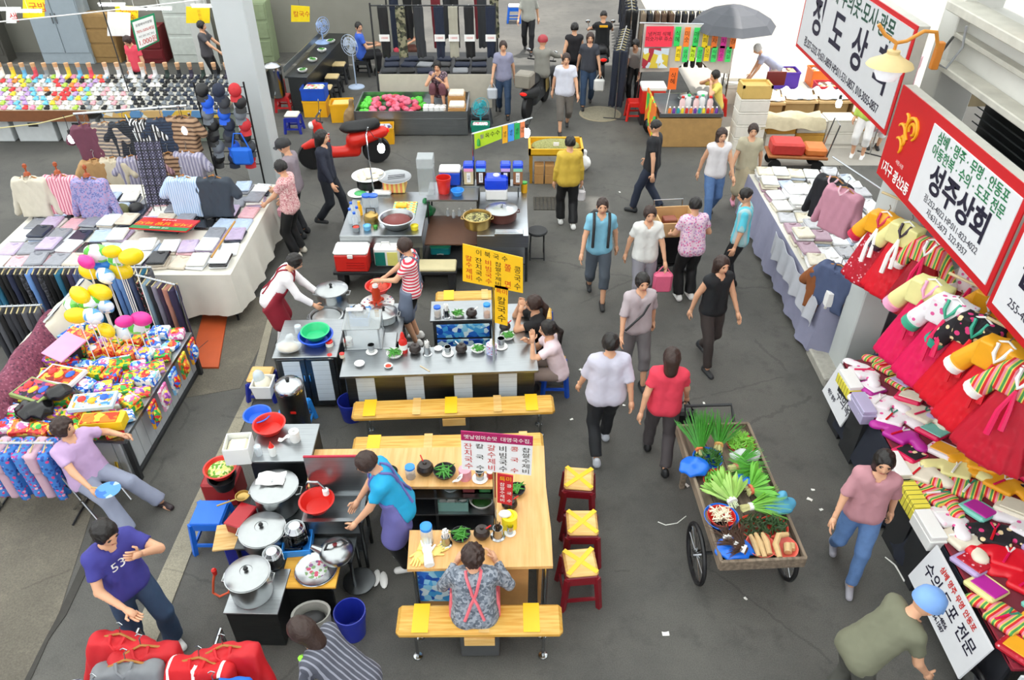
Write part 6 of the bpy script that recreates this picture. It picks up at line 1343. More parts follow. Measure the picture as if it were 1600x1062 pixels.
# ------------------------------------------------------------------ trouser racks in front of the clothes table
TRM = [trousers_mesh(.95, .17, .06, 10+k) for k in range(3)]; TC = [('black', BLACK), ('black', BLACK), ('charcoal', mat('2f3036', .85)), ('navy', mat('242a44', .85)), ('dark violet', mat('3a3350', .85)), ('grey', mat('55565c', .85)), ('slate blue', mat('48557a', .85)), ('black', BLACK), ('mottled grey', pat('cells', ['3a3a40', '5a5a62', '26262a'], 40)), ('teal', mat('2a6a88', .85)), ('sky blue', mat('6a92d0', .85))]
def rack_of(x0, y0, x1, y1, z, n, cols, label, rack_label, grp, me=TRM, sc=1.0, seed=0):
    r = thing('clothes_rail', rack_label, 'clothes rack', (x0, y0, 0)); d = Vector((x1-x0, y1-y0, 0)); MB().tube([(0, 0, z), (d.x, d.y, z)], .014, 7).obj('rail', CHROME, r); yw = math.atan2(d.y, d.x)+PI/2
    for k in (.02, .98): MB().tube([(d.x*k, d.y*k, 0), (d.x*k, d.y*k, z)], .014, 7).obj('post', CHROME, r); q = Vector((-d.y, d.x, 0)).normalized()*.25; MB().tube([(d.x*k-q.x, d.y*k-q.y, .02), (d.x*k+q.x, d.y*k+q.y, .02)], .012, 6).obj('foot', IRON, r)
    rnd = random.Random(seed)
    for k in range(n):
        u = (k+.7)/(n+.4); n_, m = cols[k % len(cols)] if seed == 0 else rnd.choice(cols); t = thing('rail_trousers', label % n_, 'trousers', (x0+d.x*u, y0+d.y*u, z-.05), yw+rnd.uniform(-.12, .12), n_+' '+grp); link('trouser_cloth', me[k % 3], m, t)
        MB().tube([(-.09, 0, .0), (0, 0, .03), (.09, 0, .0)], .008, 5).obj('hanger', mat('c8b98a', .6), t); MB().tube([(0, 0, .03), (.02, 0, .06), (0, 0, .075)], .004, 4).obj('hook', CHROME, t)
    return r
a, b_ = P(-20, 392, 1.12), P(252, 396, 1.12); rack_of(a.x, 8.42, b_.x, 8.42, 1.12, 30, TC, '%s trousers on the long rail before the clothes table', 'long chrome rail of dark trousers before the clothes table', 'trousers on the long rail', seed=3)
a, b_ = P(262, 408, 1.1), P(238, 452, 1.1); rack_of(-4.78, 8.3, -4.2, 7.82+.25, 1.08, 7, [('red floral', pat('floral', ['1c1a1c', 'a8343c', '8a8088'], 22, ratio=.4)), ('pale blue', mat('8aa4b8', .8)), ('charcoal', mat('2c2d34', .8)), ('lilac grey', mat('8a8698', .8)), ('plum', mat('3c2c44', .85)), ('salmon', mat('b88070', .8)), ('dark violet', mat('322a48', .85))], '%s trousers fanned out on the short rail', 'short chrome rail of plain and floral trousers beside the orange board', 'trousers on the short rail')
a = P(-25, 480, .98); rack_of(a.x, a.y, P(62, 478, .98).x, a.y+.05, .98, 9, [('black', BLACK), ('charcoal', mat('2f3036', .85)), ('pale lilac', mat('b0a8c4', .8)), ('grey', mat('55565c', .85))], '%s trousers on the low rail behind the cream cloth', 'low chrome rail of dark trousers behind the cream cloth', 'trousers on the low rail', seed=8)
t = thing('orange_board', 'flat orange board lying on the concrete beside the trousers', 'board', P(326, 535)); c = [P(318, 492), P(356, 492), P(342, 576), P(296, 576)]; MB().prism([(q.x-t.location.x, q.y-t.location.y) for q in c][::-1], .004, .03).obj('board', mat('b84e20', .6, var=.12, scale=6), t, smooth=False)
bag(P(336, 490), 'clear bag of rubbish under the clothes table', (.16, .13, .12), CLEAR, True, mat('8a8884', .8), seed=9)
# ------------------------------------------------------------------ toy stall
TZ = .6; tc = [P(190, 690, TZ), P(302, 522, TZ), P(120, 440, TZ), P(-20, 660, TZ)]; tc = [Vector((-4.08, 5.80, TZ)), Vector((-4.0, 7.72, TZ)), Vector((-5.75, 7.9, TZ)), Vector((-5.75, 5.9, TZ))]
to = Vector((tc[0].x, tc[0].y, 0)); ty = thing('toy_table', 'toy stall table with white plank sides and black rim', 'table', to); lc = [(p.x-to.x, p.y-to.y) for p in tc]
MB().prism(lc, TZ-.04, TZ).obj('table_top', STEEL, ty, smooth=False)
for (a, b_, nm) in ((0, 1, 12), (3, 0, 9)):
    A, B = Vector(lc[a]), Vector(lc[b_]); d = (B-A); ang = math.atan2(d.y, d.x); cen = (A+B)/2; inn = (Vector(((lc[0][0]+lc[2][0])/2, (lc[0][1]+lc[2][1])/2))-cen).normalized()
    for k in range(nm): q = A+d*((k+.5)/nm)+inn*.07; MB().box((q.x, q.y, .29), (d.length/nm*.94, .025, .5), rz=ang).obj('plank', mat('b4b8ba', .55, var=.12, scale=6), ty)
    q = A+d*.5+inn*.05; MB().box((q.x, q.y, TZ-.02), (d.length, .06, .04), rz=ang).obj('rim', DARK, ty); MB().box((q.x, q.y, .03), (d.length, .06, .04), rz=ang).obj('base_rail', DARK, ty)
for x, y in lc: MB().box((x*.97, y*.97+.03*(1 if y < .5 else -1), .28), (.05, .05, .56)).obj('leg', DARK, ty)
rnd = random.Random(77); TOY = [('pink', ['e86aa8', 'f0b0cc', 'fafafa']), ('red', ['d8282a', 'f0b020', '3a6ad0']), ('yellow', ['f0d020', 'e8602a', '3aa04a']), ('blue', ['2a6ad8', '8ac8f0', 'f0f0f0']), ('green', ['3ab04a', 'e8e050', 'e83a3a']), ('purple', ['9a4ab0', 'e8a0d8', 'f0d050']), ('orange', ['f07a2a', 'f0d050', 'd8282a'])]
TM = [(n_, pat('cells', c_, 26, rough=.25)) for n_, c_ in TOY]
def pt_in(u, v): return tc[0].lerp(tc[1], v).lerp(tc[3].lerp(tc[2], v), u)
k = 0; tilt_y = .0
for j in range(9):
    for i in range(7):
        u, v = (i+.5)/7*.85+.02, (j+.5)/9; p = pt_in(u, v); n_, m = TM[rnd.randrange(7)]; w_, d_, h_ = rnd.uniform(.16, .24), rnd.uniform(.14, .2), rnd.uniform(.04, .13)
        t = thing('toy_package', '%s packaged toy %s' % (n_, ('by the plank side' if i < 2 else 'in the middle of the heap' if i < 5 else 'next to the plum cloth')+(' under the balloons' if j > 5 else ' near the yellow box' if j < 3 else ' beside the framed toy boxes')), 'toy', (p.x, p.y, TZ+.001), rnd.uniform(-.6, .6), n_+' packaged toys'); MB().box((0, 0, h_/2), (w_, d_, h_), .008).obj('pack_body', m, t); MB().ell((rnd.uniform(-.03, .03), 0, h_), (w_*.32, d_*.34, .03), 12, 7).obj('blister', TM[rnd.randrange(7)][1], t); MB().box((0, d_*.42, h_+.003), (w_*.9, d_*.12, .006)).obj('header_card', TM[rnd.randrange(7)][1], t); t.rotation_euler.x = rnd.uniform(-.1, .1)
def flat_pack(px, py, z, w, d, yaw, label, frame, inner, th=.05):
    t = thing('toy_set', label, 'toy', P(px, py, z), yaw); MB().box((0, 0, th/2), (w, d, th), .006).obj('tray', frame, t); MB().box((0, 0, th+.003), (w*.86, d*.82, .008), .003).obj('picture', inner, t)
    for k in range(3): MB().ell((-w*.25+k*w*.25, .02*(-1)**k, th+.012), (w*.1, d*.2, .018), 10, 6).obj('toy_piece', (REDP, YELP, BLUEP)[k], t)
    return t
flat_pack(97, 590, TZ+.16, .46, .3, -.25, 'white framed box of red and gold toy robots', WHITE, pat('cells', ['d8502a', 'e8b040', 'b82a1a', '8a2018'], 24)); flat_pack(57, 613, TZ+.17, .42, .32, -.35, 'green framed box of purple toy figures', mat('8a9a5a', .5), pat('cells', ['6a3a7a', 'c84a5a', '2a2030'], 24)); flat_pack(147, 630, TZ+.17, .46, .26, .15, 'pale blue boxed puzzle set on the toy heap', mat('c8dcf0', .4), pat('cells', ['4a8ae0', 'a8d0f0', 'f0a040', 'ffffff'], 26))
t = thing('drawing_pad', 'pink drawing pad standing on the toy stall', 'toy', P(104, 540, TZ+.2), -.5); MB().box((0, 0, .01), (.36, .44, .02), .004, rx=.2).obj('pad', mat('f0a0cc', .5), t); MB().box((0, .2, .055), (.36, .1, .02), .004, rx=.2).obj('pad_header', TM[6][1], t); MB().box((0, 0, -.1), (.2, .2, .18)).obj('prop', DARK, t)
t = thing('snack_box', 'yellow and orange cardboard toy box at the table corner', 'box', P(165, 665, TZ+.1), .1); MB().box((0, 0, .06), (.44, .18, .12), .006).obj('box_body', mat('f0c81c', .4), t); MB().box((-.02, -.01, .124), (.36, .15, .01)).obj('window_print', pat('cells', ['f07a1a', 'f0d040', 'e83a1a'], 16), t)
bag(P(60, 650, TZ+.02), 'shiny black plastic bag among the toys', (.2, .17, .1), mat('141416', .2), False, None, seed=12); bag(P(95, 620, TZ+.16), 'small black bag with tinsel on the toy heap', (.14, .12, .07), mat('1a1a1c', .25), False, None, seed=14)
for k in range(5): t = thing('hanging_toy', ['silver and red tinsel toy hanging over the plank side', 'pink beauty play set hanging over the plank side', 'blue action toy card hanging over the plank side', 'yellow toy card hanging over the plank side', 'red toy card hanging over the plank side'][k], 'toy', pt_in(-.012, .3+.15*k)+Vector((.03, 0, -.02)), PI/2); MB().box((0, 0, -.12), (.2, .03, .3), .008).obj('card', TM[(1, 0, 3, 2, 1)[k]][1], t); MB().ell((0, -.03, -.13), (.07, .03, .1), 10, 7).obj('toy_body', TM[(4, 5, 1, 6, 3)[k]][1], t)
BAL = {'y': ('yellow', mat('f4d21a', .2, var=.03)), 'w': ('white and sky blue', pat('cells', ['dfe8f2', '5aa0e0', 'f4f6f8'], 9, rough=.2)), 'g': ('green and clear', pat('cells', ['58c040', 'e8eef0', '8ad86a', 'dfe4e8'], 9, rough=.2)), 'p': ('pink', mat('e83a9a', .2, var=.06)), 'b': ('blue', mat('1f7ad8', .2, var=.05))}
for px, py, c_, r in ((152, 396, 'g', .15), (175, 393, 'y', .1), (205, 401, 'y', .13), (186, 404, 'g', .12), (135, 409, 'p', .11), (162, 416, 'b', .13), (139, 424, 'y', .13), (189, 423, 'y', .14), (165, 431, 'w', .13), (125, 461, 'y', .14), (156, 457, 'y', .14), (140, 472, 'g', .12), (163, 478, 'w', .12), (112, 478, 'g', .11), (120, 493, 'y', .13), (145, 494, 'w', .13), (166, 516, 'y', .12), (192, 518, 'w', .13), (217, 511, 'g', .12), (195, 502, 'p', .1), (221, 498, 'p', .12)):
    Yb = 7.55 if py < 440 else (7.35 if py < 485 else 7.2); Yb += .08*((px*7) % 5-2)/2; p = Q(px, py, Yb); n_, m = BAL[c_]
    t = thing('foil_balloon', '%s foil balloon on a stick in the %s cluster over the toys' % (n_, 'highest' if py < 440 else 'middle' if py < 485 else 'lowest'), 'balloon', p, rnd.uniform(-.5, .5), n_+' balloons on sticks')
    MB().ell((0, 0, 0), (r, r*.6, r*.78), 18, 12).obj('balloon_skin', m, t); MB().tube([(0, 0, -r*.72), (0, .0, TZ+.02-p.z)], .006, 5).obj('stick', WHITE, t)
    b = MB(); b.tube([(r*math.cos(a)*1.0, 0, r*.78*math.sin(a)) for a in [2*PI*q/24 for q in range(24)]], .005, 4, closed=True); b.obj('seam', m, t)
# cloths along the toy stall's inner edge
t = thing('cream_cloth', 'long cream cloth draped over a pole behind the toys', 'cloth', P(75, 500, .85)); a, b_ = P(130, 436, 1.05)-t.location, P(25, 552, .75)-t.location
MB().sheet(lambda u, v: a.lerp(b_, u)+Vector(((v-.5)*.3*(1+u*.4), (v-.5)*.12, -.25*(v-.5)**2*4+.025*math.sin(u*16+v*5))), 18, 8, .012).obj('cloth', mat('d6d0c0', .85, var=.08), t); MB().tube([a, b_], .02, 7).obj('pole', CHROME, t); MB().tube([a, (a.x, a.y, -.85)], .018, 6).obj('pole_leg', CHROME, t); MB().tube([b_, (b_.x, b_.y, -.85)], .018, 6).obj('pole_leg', CHROME, t)
t = thing('plum_cloth', 'plum patterned cloth spread along the inner edge of the toy table', 'cloth', (-5.6, 6.8, TZ)); MB().sheet(lambda u, v: (-.02+.35*(v-.5)*(1+.2*math.sin(u*5))-.1*u, (u-.5)*2.1, .05+.22*math.sin(v*PI)+.02*math.sin(u*20+v*6)-.35*max(0, .25-v)*4*.5), 20, 8, .012).obj('cloth', pat('floral', ['7a3a50', '94566a', '5a2a40'], 30, ratio=.42), t)
# floral work trousers, folding chair, yellow basket
t_ = [pat('floral', ['3a7ac8', 'd84a8a', 'e8a0c0', '2a4a9a'], 24, ratio=.42), pat('floral', ['4a86d0', 'c83a7a', 'f0c0d4', '7a4aa0'], 28, ratio=.42)]
rack_of(P(5, 690, .95).x-.4, 5.42, P(85, 690, .95).x, 5.42, .95, 7, [('blue floral', t_[0]), ('blue and magenta floral', t_[1]), ('dusty pink', mat('c8a4b4', .8))], '%s work trousers hanging beside the seated woman', 'chrome rail of floral work trousers beside the toy stall', 'work trousers', [trousers_mesh(.62, .3, .1, 30+k) for k in range(3)])
# racks of jackets near the person in the numbered shirt
for cx, cy, lbl, its in ((175, 1022, 'low chrome stand of red jackets and a plaid shirt', (('plaid shirt in blue grey and white on the jacket stand', pat('plaid', ['b4bcc8', '3a4458', '6a7488'], 16), -.1, -.12), ('grey hooded jacket on the jacket stand', mat('7a7c80', .8), .05, .08), ('red padded jacket on the jacket stand', mat('b8141e', .7), .12, .2), ('red fleece jacket at the back of the jacket stand', mat('c41a24', .7), -.08, .3))), (312, 1022, 'low chrome stand of red track jackets and sportswear', (('red track jacket with white stripes on the sports stand', pat('stripe', ['c8141e', 'f0f0f0'], 5, 0, .12), -.05, .1), ('red hooded track jacket on the sports stand', mat('c41420', .6), .1, .2), ('white and blue sports top on the sports stand', pat('cells', ['e8eaee', '1a6ad0', '17181c', 'd8dce4'], 7), .12, -.1)))):
    p = P(cx, cy+18, .95); r = thing('garment_stand', lbl, 'clothes rack', (p.x, p.y, 0)); MB().tube([(0, -.2, .8), (0, .4, .8)], .014, 7).obj('rail', CHROME, r)
    for y in (-.19, .39): MB().tube([(0, y, 0), (0, y, .8)], .014, 7).obj('post', CHROME, r); MB().tube([(-.2, y, .02), (.2, y, .02)], .012, 6).obj('foot', IRON, r)
    for (lb, m, dx, dy) in its: hung_shirt((p.x+dx, p.y+dy, .90-.02*abs(dy)), dx*2, lb, m, SH_L, hook=.1, tilt=-.35, name='jacket_on_hanger', cat='jacket')
# ------------------------------------------------------------------ vegetable cart
VZ = .7; vo = Vector((1.84, 4.2, 0)); vc = thing('vegetable_cart', 'wooden handcart with bicycle wheels loaded with greens', 'cart', vo, R(3)); WOODG = pat('wood', ['8a7a68', '6a5c4e'], 6, 1, rough=.8)
for k in range(6): MB().box((.06+.122*k, .85, VZ-.06), (.115, 1.72, .03)).obj('plank', WOODG, vc)
for c_, d in (((.365, -.01, VZ-.03), (.76, .03, .12)), ((.365, 1.71, VZ-.03), (.76, .03, .12)), ((-.01, .85, VZ-.03), (.03, 1.72, .12)), ((.74, .85, VZ-.03), (.03, 1.72, .12))): MB().box(c_, d, .004).obj('side_board', WOODG, vc)
for x in (-.065, .795):
    w = MB().tube([(x, .42+.28*math.cos(a), .28+.28*math.sin(a)) for a in [2*PI*k/28 for k in range(28)]], .022, 7, closed=True).obj('wheel', BLACK, vc); b = MB()
    for k in range(12): a = 2*PI*k/12; b.tube([(x, .42, .28), (x, .42+.27*math.cos(a), .28+.27*math.sin(a))], .004, 4)
    b.obj('spokes', CHROME, w); MB().lathe([(.04, -.04), (.04, .04)], (x, .42, .28), 12, Euler((0, PI/2, 0)).to_matrix()).obj('hub', CHROME, w)
MB().tube([(-.065, .42, .28), (.795, .42, .28)], .016, 7).obj('axle', IRON, vc)
for x in (.08, .65): MB().box((x, 1.5, .31), (.05, .05, .62)).obj('prop_leg', WOODG, vc)
MB().tube([(.1, 1.72, VZ), (.1, 1.9, VZ+.12), (.6, 1.9, VZ+.12), (.6, 1.72, VZ)], .018, 7).obj('handle', IRON, vc)
def bundle(p, label, m, n=60, ln=.3, r=.09, yaw=0, up=.7, tie=REDP, stem=None, seed=0, leaf=False):
    """bunch of greens: blades fanning from a tied waist"""
    t = thing('greens_bundle', label, 'vegetables', p, yaw); rnd = random.Random(seed); b = MB(); s_ = MB()
    for k in range(n):
        a = rnd.uniform(0, 2*PI); q = math.sqrt(rnd.random()); x0 = q*r*.35*math.cos(a); z0 = .04+q*r*.35*math.sin(a)*.8; spread = q*r*2.2
        d = Vector((math.cos(a)*spread, ln*rnd.uniform(.75, 1.05), up*ln*.55+math.sin(a)*spread*.6)); base = Vector((x0, 0, max(z0, .01)+.02))
        if leaf: b.tube([base, base+d*.4, base+d*.8, base+d], [.004, .014, .02, .004], 4)
        else: b.tube([base, base+d*.5+Vector((0, 0, .015)), base+d], [.005, .005, .002], 4)
        if k % 2 == 0: s_.tube([base, base+Vector((x0*.6, -ln*.32, -.02-up*.02))], [.005, .004], 4)
    b.obj('leaves', m, t); s_.obj('stems', stem or mat('c8c48a', .6), t); MB().lathe([(r*.5, -.02), (r*.52, .02)], (0, 0, .055), 12, Euler((PI/2, 0, 0)).to_matrix(), sy=.8).obj('tie', tie, t); return t
VP = lambda x, y, z=.0: P(x, y, VZ+z)
bundle(VP(1092, 708), 'tall bunch of fresh chives standing at the far cart corner', GREEN, 120, .24, .09, .1, 1.6, mat('d87040', .6), seed=1); bundle(VP(1122, 700), 'smaller bunch of chives beside the tall bunch', GREEN, 70, .22, .09, -.3, 1.2, mat('d8a060', .6), seed=2)
def greens_basin(px, py, label, bm, gm, r=.13, h=.07, leaf=True, n=70, seed=0):
    t = thing('greens_basin', label, 'basin', VP(px, py, -.04)); MB().lathe(dishbowl(r, h), n=22).obj('basin_shell', bm, t); rnd = random.Random(seed); b = MB()
    for k in range(n):
        a = rnd.uniform(0, 2*PI); q = math.sqrt(rnd.random())*r*.85; c = Vector((q*math.cos(a), q*math.sin(a), h*.6+(1-q/r)*.09)); d = Vector((rnd.uniform(-1, 1), rnd.uniform(-1, 1), rnd.uniform(.1, .9))).normalized()*.06
        b.tube([c-d*.5, c, c+d], [.004, .013 if leaf else .005, .003], 4)
    b.obj('leaves', gm, t); return t
greens_basin(1156, 697, 'red dish heaped with bright green sprouts at the far end of the cart', mat('e05a4a', .4), mat('86c44c', .5, var=.3), .15, .05, True, 150, 3)
bag(VP(1163, 716), 'clear plastic sack under the bright green sprouts', (.16, .09, .04), mat('d4dcda', .25, alpha=.8), False, None, seed=20)
BBAG = mat('1f6fe0', .25, var=.15)
bag(VP(1084, 735), 'blue plastic bag under the spinach at the cart edge', (.15, .13, .06), BBAG, False, None, seed=21); greens_basin(1104, 722, 'heap of dark round spinach leaves on the blue bag', BBAG, GREEN_D, .15, .07, True, 90, 4)
bundle(VP(1150, 735), 'bunch of garlic chives tied with red band lying across the cart', mat('4a9a32', .5, var=.3), 80, .26, .09, -1.4, .15, mat('d86a6a', .5), seed=5); bundle(VP(1178, 742), 'bunch of fine green chives with pink band lying across the cart', mat('5aa83a', .5, var=.3), 80, .24, .09, 1.5, .15, mat('e08a8a', .5), seed=6)
greens_basin(1121, 757, 'red basin of young radish greens in the middle of the cart', mat('d83a2c', .4), mat('68a838', .5, var=.3), .15, .07, True, 100, 7); bag(VP(1160, 757), 'crumpled blue bag in the middle of the cart', (.12, .08, .05), BBAG, False, None, seed=22)
bundle(VP(1172, 770), 'short bunch of curly cress on the cart', mat('6cb440', .5, var=.3), 80, .14, .11, -1.3, .4, mat('d86a50', .5), seed=8, leaf=True); bundle(VP(1142, 788), 'pale green lettuce bunch with white ribs', mat('a4cc6a', .5, var=.25), 40, .2, .1, .3, .5, WHITE, mat('dfe8c4', .5), 9, True); bundle(VP(1130, 775), 'small pale cabbage bunch beside the lettuce', mat('94c45a', .5, var=.25), 30, .17, .09, .7, .5, WHITE, mat('dfe8c4', .5), 19, True)
bundle(VP(1172, 797), 'long bunch of water parsley tied with white string', mat('74b43c', .5, var=.3), 80, .3, .08, -1.45, .1, WHITE, seed=10); bag(VP(1214, 795), 'translucent blue bag of greens tied at the cart edge', (.17, .11, .06), mat('5ab0d8', .2, alpha=.7), True, GREEN, seed=23)
t = thing('sprout_basin', 'red basin of white bean sprouts in a blue bag', 'basin', VP(1125, 815, -.04)); MB().lathe(dishbowl(.16, .08), n=22).obj('bag_lining', BBAG, t); MB().lathe(dishbowl(.13, .09), n=22).obj('basin_shell', REDP, t); pile(t, 'bean_sprouts', mat('f0e8cc', .6), 70, .17, .075, .09, .005, 31)
bag(VP(1145, 862, -.04), 'blue bag opened around the bracken bundles', (.17, .13, .05), BBAG, False, None, seed=24)
for k, (px, py) in enumerate(((1135, 845), (1150, 855), (1160, 863))): o = bundle(VP(px, py, .05), 'brown bracken bundle tied with white string on the blue bag', mat('4a3020', .7, var=.3), 50, .1, .08, .5*k, .4, WHITE, mat('6a4a30', .7), 40+k); o['group'] = 'bracken bundles on the cart'
greens_basin(1176, 828, 'heap of dark purple perilla leaves beside the bean sprouts', mat('c8402c', .4), mat('38482a', .5, var=.4), .14, .05, True, 80, 11); greens_basin(1207, 830, 'red basin of dark green perilla leaves', mat('d84a3a', .4), mat('33502a', .5, var=.4), .13, .07, True, 80, 12)
def root_basin(px, py, label, lines):
    t = thing('root_basin', label, 'basin', VP(px, py, -.04)); MB().lathe(dishbowl(.135, .06), n=24).obj('basin_shell', mat('e86a5a', .4), t)
    for pts, r in lines: MB().tube(pts, r, 9).obj('yam_root', mat('c8a878', .7, var=.2, scale=20), t)
root_basin(1187, 858, 'coral basin of straight yam roots at the cart end', [([(-.05, -.12, .06), (-.06, .0, .08), (-.07, .1, .07)], [.02, .028, .018]), ([(0, -.13, .06), (-.01, .0, .08), (-.02, .12, .07)], [.022, .03, .018]), ([(.05, -.1, .06), (.05, .02, .08), (.04, .12, .07)], [.026, .032, .02])])
root_basin(1221, 860, 'coral basin of one bent yam and cut pieces at the cart corner', [([(-.06, -.12, .06), (-.07, .0, .09), (-.02, .09, .1), (.07, .11, .09)], [.024, .03, .03, .022]), ([(.03, -.06, .05), (.05, .02, .06)], [.035, .04]), ([(.08, -.03, .05), (.09, .03, .05)], [.025, .03])])
# ------------------------------------------------------------------ linen stall by the pillar
LX, LY0, LY1, LZ = 3.95, 8.0, 11.9, .8
lt = table(LX, LY0, LX+1.7, LY1, LZ, 'linen stall table edged with a lavender grey cloth beside the pillar', SHEETW, name='linen_table'); drape('side_cloth', [(0, 3.9), (0, 0), (1.2, 0)], LZ, .1, mat('8f90a8', .8, var=.1), lt, .03, .08)
packs(LX+.05, LX+1.65, LY0+.1, LY1-.05, LZ+.001, 6, 11, [('white', FILM('e6e6e4')), ('ivory', FILM('d8d0bc')), ('pale blue', FILM('c0cce0')), ('white', FILM('eceaea')), ('pale grey', FILM('b8b8bc')), ('mauve', FILM('a88a98')), ('white', FILM('e8e8ea'))], '%s folded linen in film', 'linens on the linen stall', 41, lambda x, y: (' beside the display box' if y < 9 else ' at the alley end' if y > 10.7 else ' in the middle')+(' along the lavender cloth' if x < 4.4 else ''), .25, .3, 4, None, name='packed_linen', cat='linen')
t = thing('lace_trim', 'gathered clear film hanging along the linen table edge', 'film', (LX-.08, 9.0, LZ-.3)); MB().sheet(lambda u, v: (.05*math.sin(u*40)*v*.5-.03*v, (u-.5)*1.9, .3-.35*v+.03*math.sin(u*25)), 50, 5, .006).obj('film', mat('d4d6de', .25, alpha=.8), t)
hz_ = P(1308, 470, LZ+.05); t = thing('shroud_box', 'white display box with blue lettering card at the end of the linen stall', 'box', (LX+.15, LY0+.15, LZ)); MB().box((.1, 0, .1), (.5, .34, .2), .006).obj('box_body', WHITE, t); l = MB().box((.1, -.19, .22), (.2, .01, .3)).obj('card', WHITE, t); MB().box((.1, -.197, .32), (.2, .006, .1)).obj('card_band', mat('1c3a8a', .5), l); text('수의', .08, WHT_T, l, (.1, -.202, .32), FR); text('예단\n명주', .06, BLK_T, l, (.1, -.198, .18), FR, 1, 1.0)
for k, (x, y, z, lb, m, me) in enumerate(((4.1, 9.0, 2.1, 'dark waistcoat over pink hanbok jacket hung above the linens', mat('17171e', .7), SH_L), (4.15, 8.75, 2.08, 'pink and plum hanbok coat hung beside the dark waistcoat', mat('c48a9c', .7), SH_L), (4.05, 8.1, 1.35, 'slate blue cloth jacket hung against the pillar', mat('4c5878', .8), SH_S), (4.0, 8.22, 1.2, 'rust brown trousers hung against the pillar', mat('8a5028', .8), SH_S))): hung_shirt((x, y, z), -1.0, lb, m, me, mat('e0b8c4', .6) if k < 2 else None, name='hanging_coat', cat='coat')
t = thing('hanging_rod', 'thin steel rod fixed above the linen stall', 'rod', (4.1, 8.9, 2.26)); MB().tube([(.3, -.7, 0), (0, .35, 0)], .01, 6).obj('rod', CHROME, t); MB().tube([(.3, -.7, 0), (.3, -.98, .1)], .01, 6).obj('bracket', CHROME, t)
# ------------------------------------------------------------------ shop signs over the hanbok stalls (boards face the street, -x)
SGR = (PI/2, 0, -PI/2); SW = mat('e2e3e6', .4, var=.03); SRED = mat('c8161e', .4, var=.04); SGN = mat('1c7a4a', .5); SBK = mat('1a1830', .5)
def shop_sign(y1, y0, z0, z1, x, label, frame, tilt=0):
    """y1 far end, y0 near end; returned root sits at the far lower corner, text runs along -y"""
    t = thing('shop_sign', label, 'sign', (x, y1, z0)); L, H = y1-y0, z1-z0
    MB().box((.06, -L/2, H/2), (.12, L, H), .006).obj('sign_box', mat('b8b6ae', .6, var=.15), t); f = MB().box((-.004, -L/2, H/2), (.012, L, H)).obj('red_frame', frame, t); return t, L, H
s1, L, H = shop_sign(11.12, 7.88, 3.1, 4.22, 4.0, 'white linen shop sign with red border and large black Korean letters', SRED); MB().box((-.012, -L/2, H/2), (.01, L-.1, H-.1)).obj('face', mat('cfd0d2', .4, var=.03), s1)
for k, ch in enumerate('청도상회'): text(ch, .5, SBK, s1, (-.02, -.62-.72*k, .52), SGR, .95, bold=.012)
text('·삼베·수의옷·모시·광목', .24, mat('1c4a3a', .5), s1, (-.02, -1.75, .92), SGR, .95, bold=.004); text('점:257-2332 자:631-0859 HP:011-531-0857, 010-3055-0857', .135, SBK, s1, (-.02, -L/2, .16), SGR, .8, bold=.002)
s2, L, H = shop_sign(7.78, 5.36, 2.72, 3.68, 3.98, 'red and white hanbok shop sign with black Korean letters', SRED); MB().box((-.012, -1.58, .47), (.012, 1.56, .80), .004).obj('white_panel', SW, s2)
text('삼베 · 명주 · 무명 · 안동포', .125, SGN, s2, (-.022, -1.58, .79), SGR, .95, bold=.002); text('아동한복 · 수의 · 도포 전문', .125, SGN, s2, (-.022, -1.58, .66), SGR, .95, bold=.002); text('성주상회', .30, SBK, s2, (-.022, -1.58, .43), SGR, 1.0, bold=.009); text('점:252-4022 HP:011-823-4022\n자:631-5673  522-9357', .085, SBK, s2, (-.022, -1.58, .19), SGR, 1.0, 1.1)
text('1지구 광신2동', .135, WHT_T, s2, (-.015, -.4, .13), SGR, .85, bold=.004); text('서문시장', .05, WHT_T, s2, (-.015, -.42, .28), SGR)
b = MB()   # golden swirl emblem
for cy_, cz_, r_, a0, a1 in ((-.46, .66, .13, -1.2, 4.2), (-.46, .66, .065, -.6, 4.6), (-.27, .55, .1, .6, 3.6), (-.28, .42, .09, .8, 3.9), (-.34, .5, .05, 0, 4.4), (-.29, .7, .06, 1.2, 4.6)): b.tube([(-.018, cy_+r_*(1-.25*k/10)*math.cos(a0+(a1-a0)*k/10), cz_+r_*(1-.25*k/10)*math.sin(a0+(a1-a0)*k/10)) for k in range(11)], [.012+.008*math.sin(PI*k/10) for k in range(11)], 6)
b.obj('swirl_emblem', mat('f0a818', .5), s2)
s3, L, H = shop_sign(5.31, 3.0, 2.66, 3.62, 3.98, 'second white shop sign with red border cut off by the near shop', SRED); MB().box((-.012, -L/2, H/2), (.012, L-.12, H-.14)).obj('white_panel', SW, s3); text('람', .34, SBK, s3, (-.022, -.36, .5), SGR, 1, bold=.009); text('255-4856', .1, SBK, s3, (-.022, -.42, .2), SGR)
gl = Vector((3.62, 7.46, 3.98)); t = thing('street_lamp', 'cream shaded globe lamp on a curled orange bracket beside the signs', 'lamp', gl)
MB().lathe([(.001, -.16), (.09, -.14), (.13, -.07), (.13, 0)], n=22).obj('globe', mat('eef0f4', .25, emit=.25), t); MB().lathe([(.22, -.01), (.2, .02), (.1, .07), (.06, .1), (.06, .13), (.02, .14)], n=26).obj('shade', mat('d8c08a', .45), t); MB().tube([(0, 0, .12), (0, 0, .2), (-.12, .02, .27), (-.2, .03, .36)], .018, 8).obj('curl', mat('d8913a', .45), t)
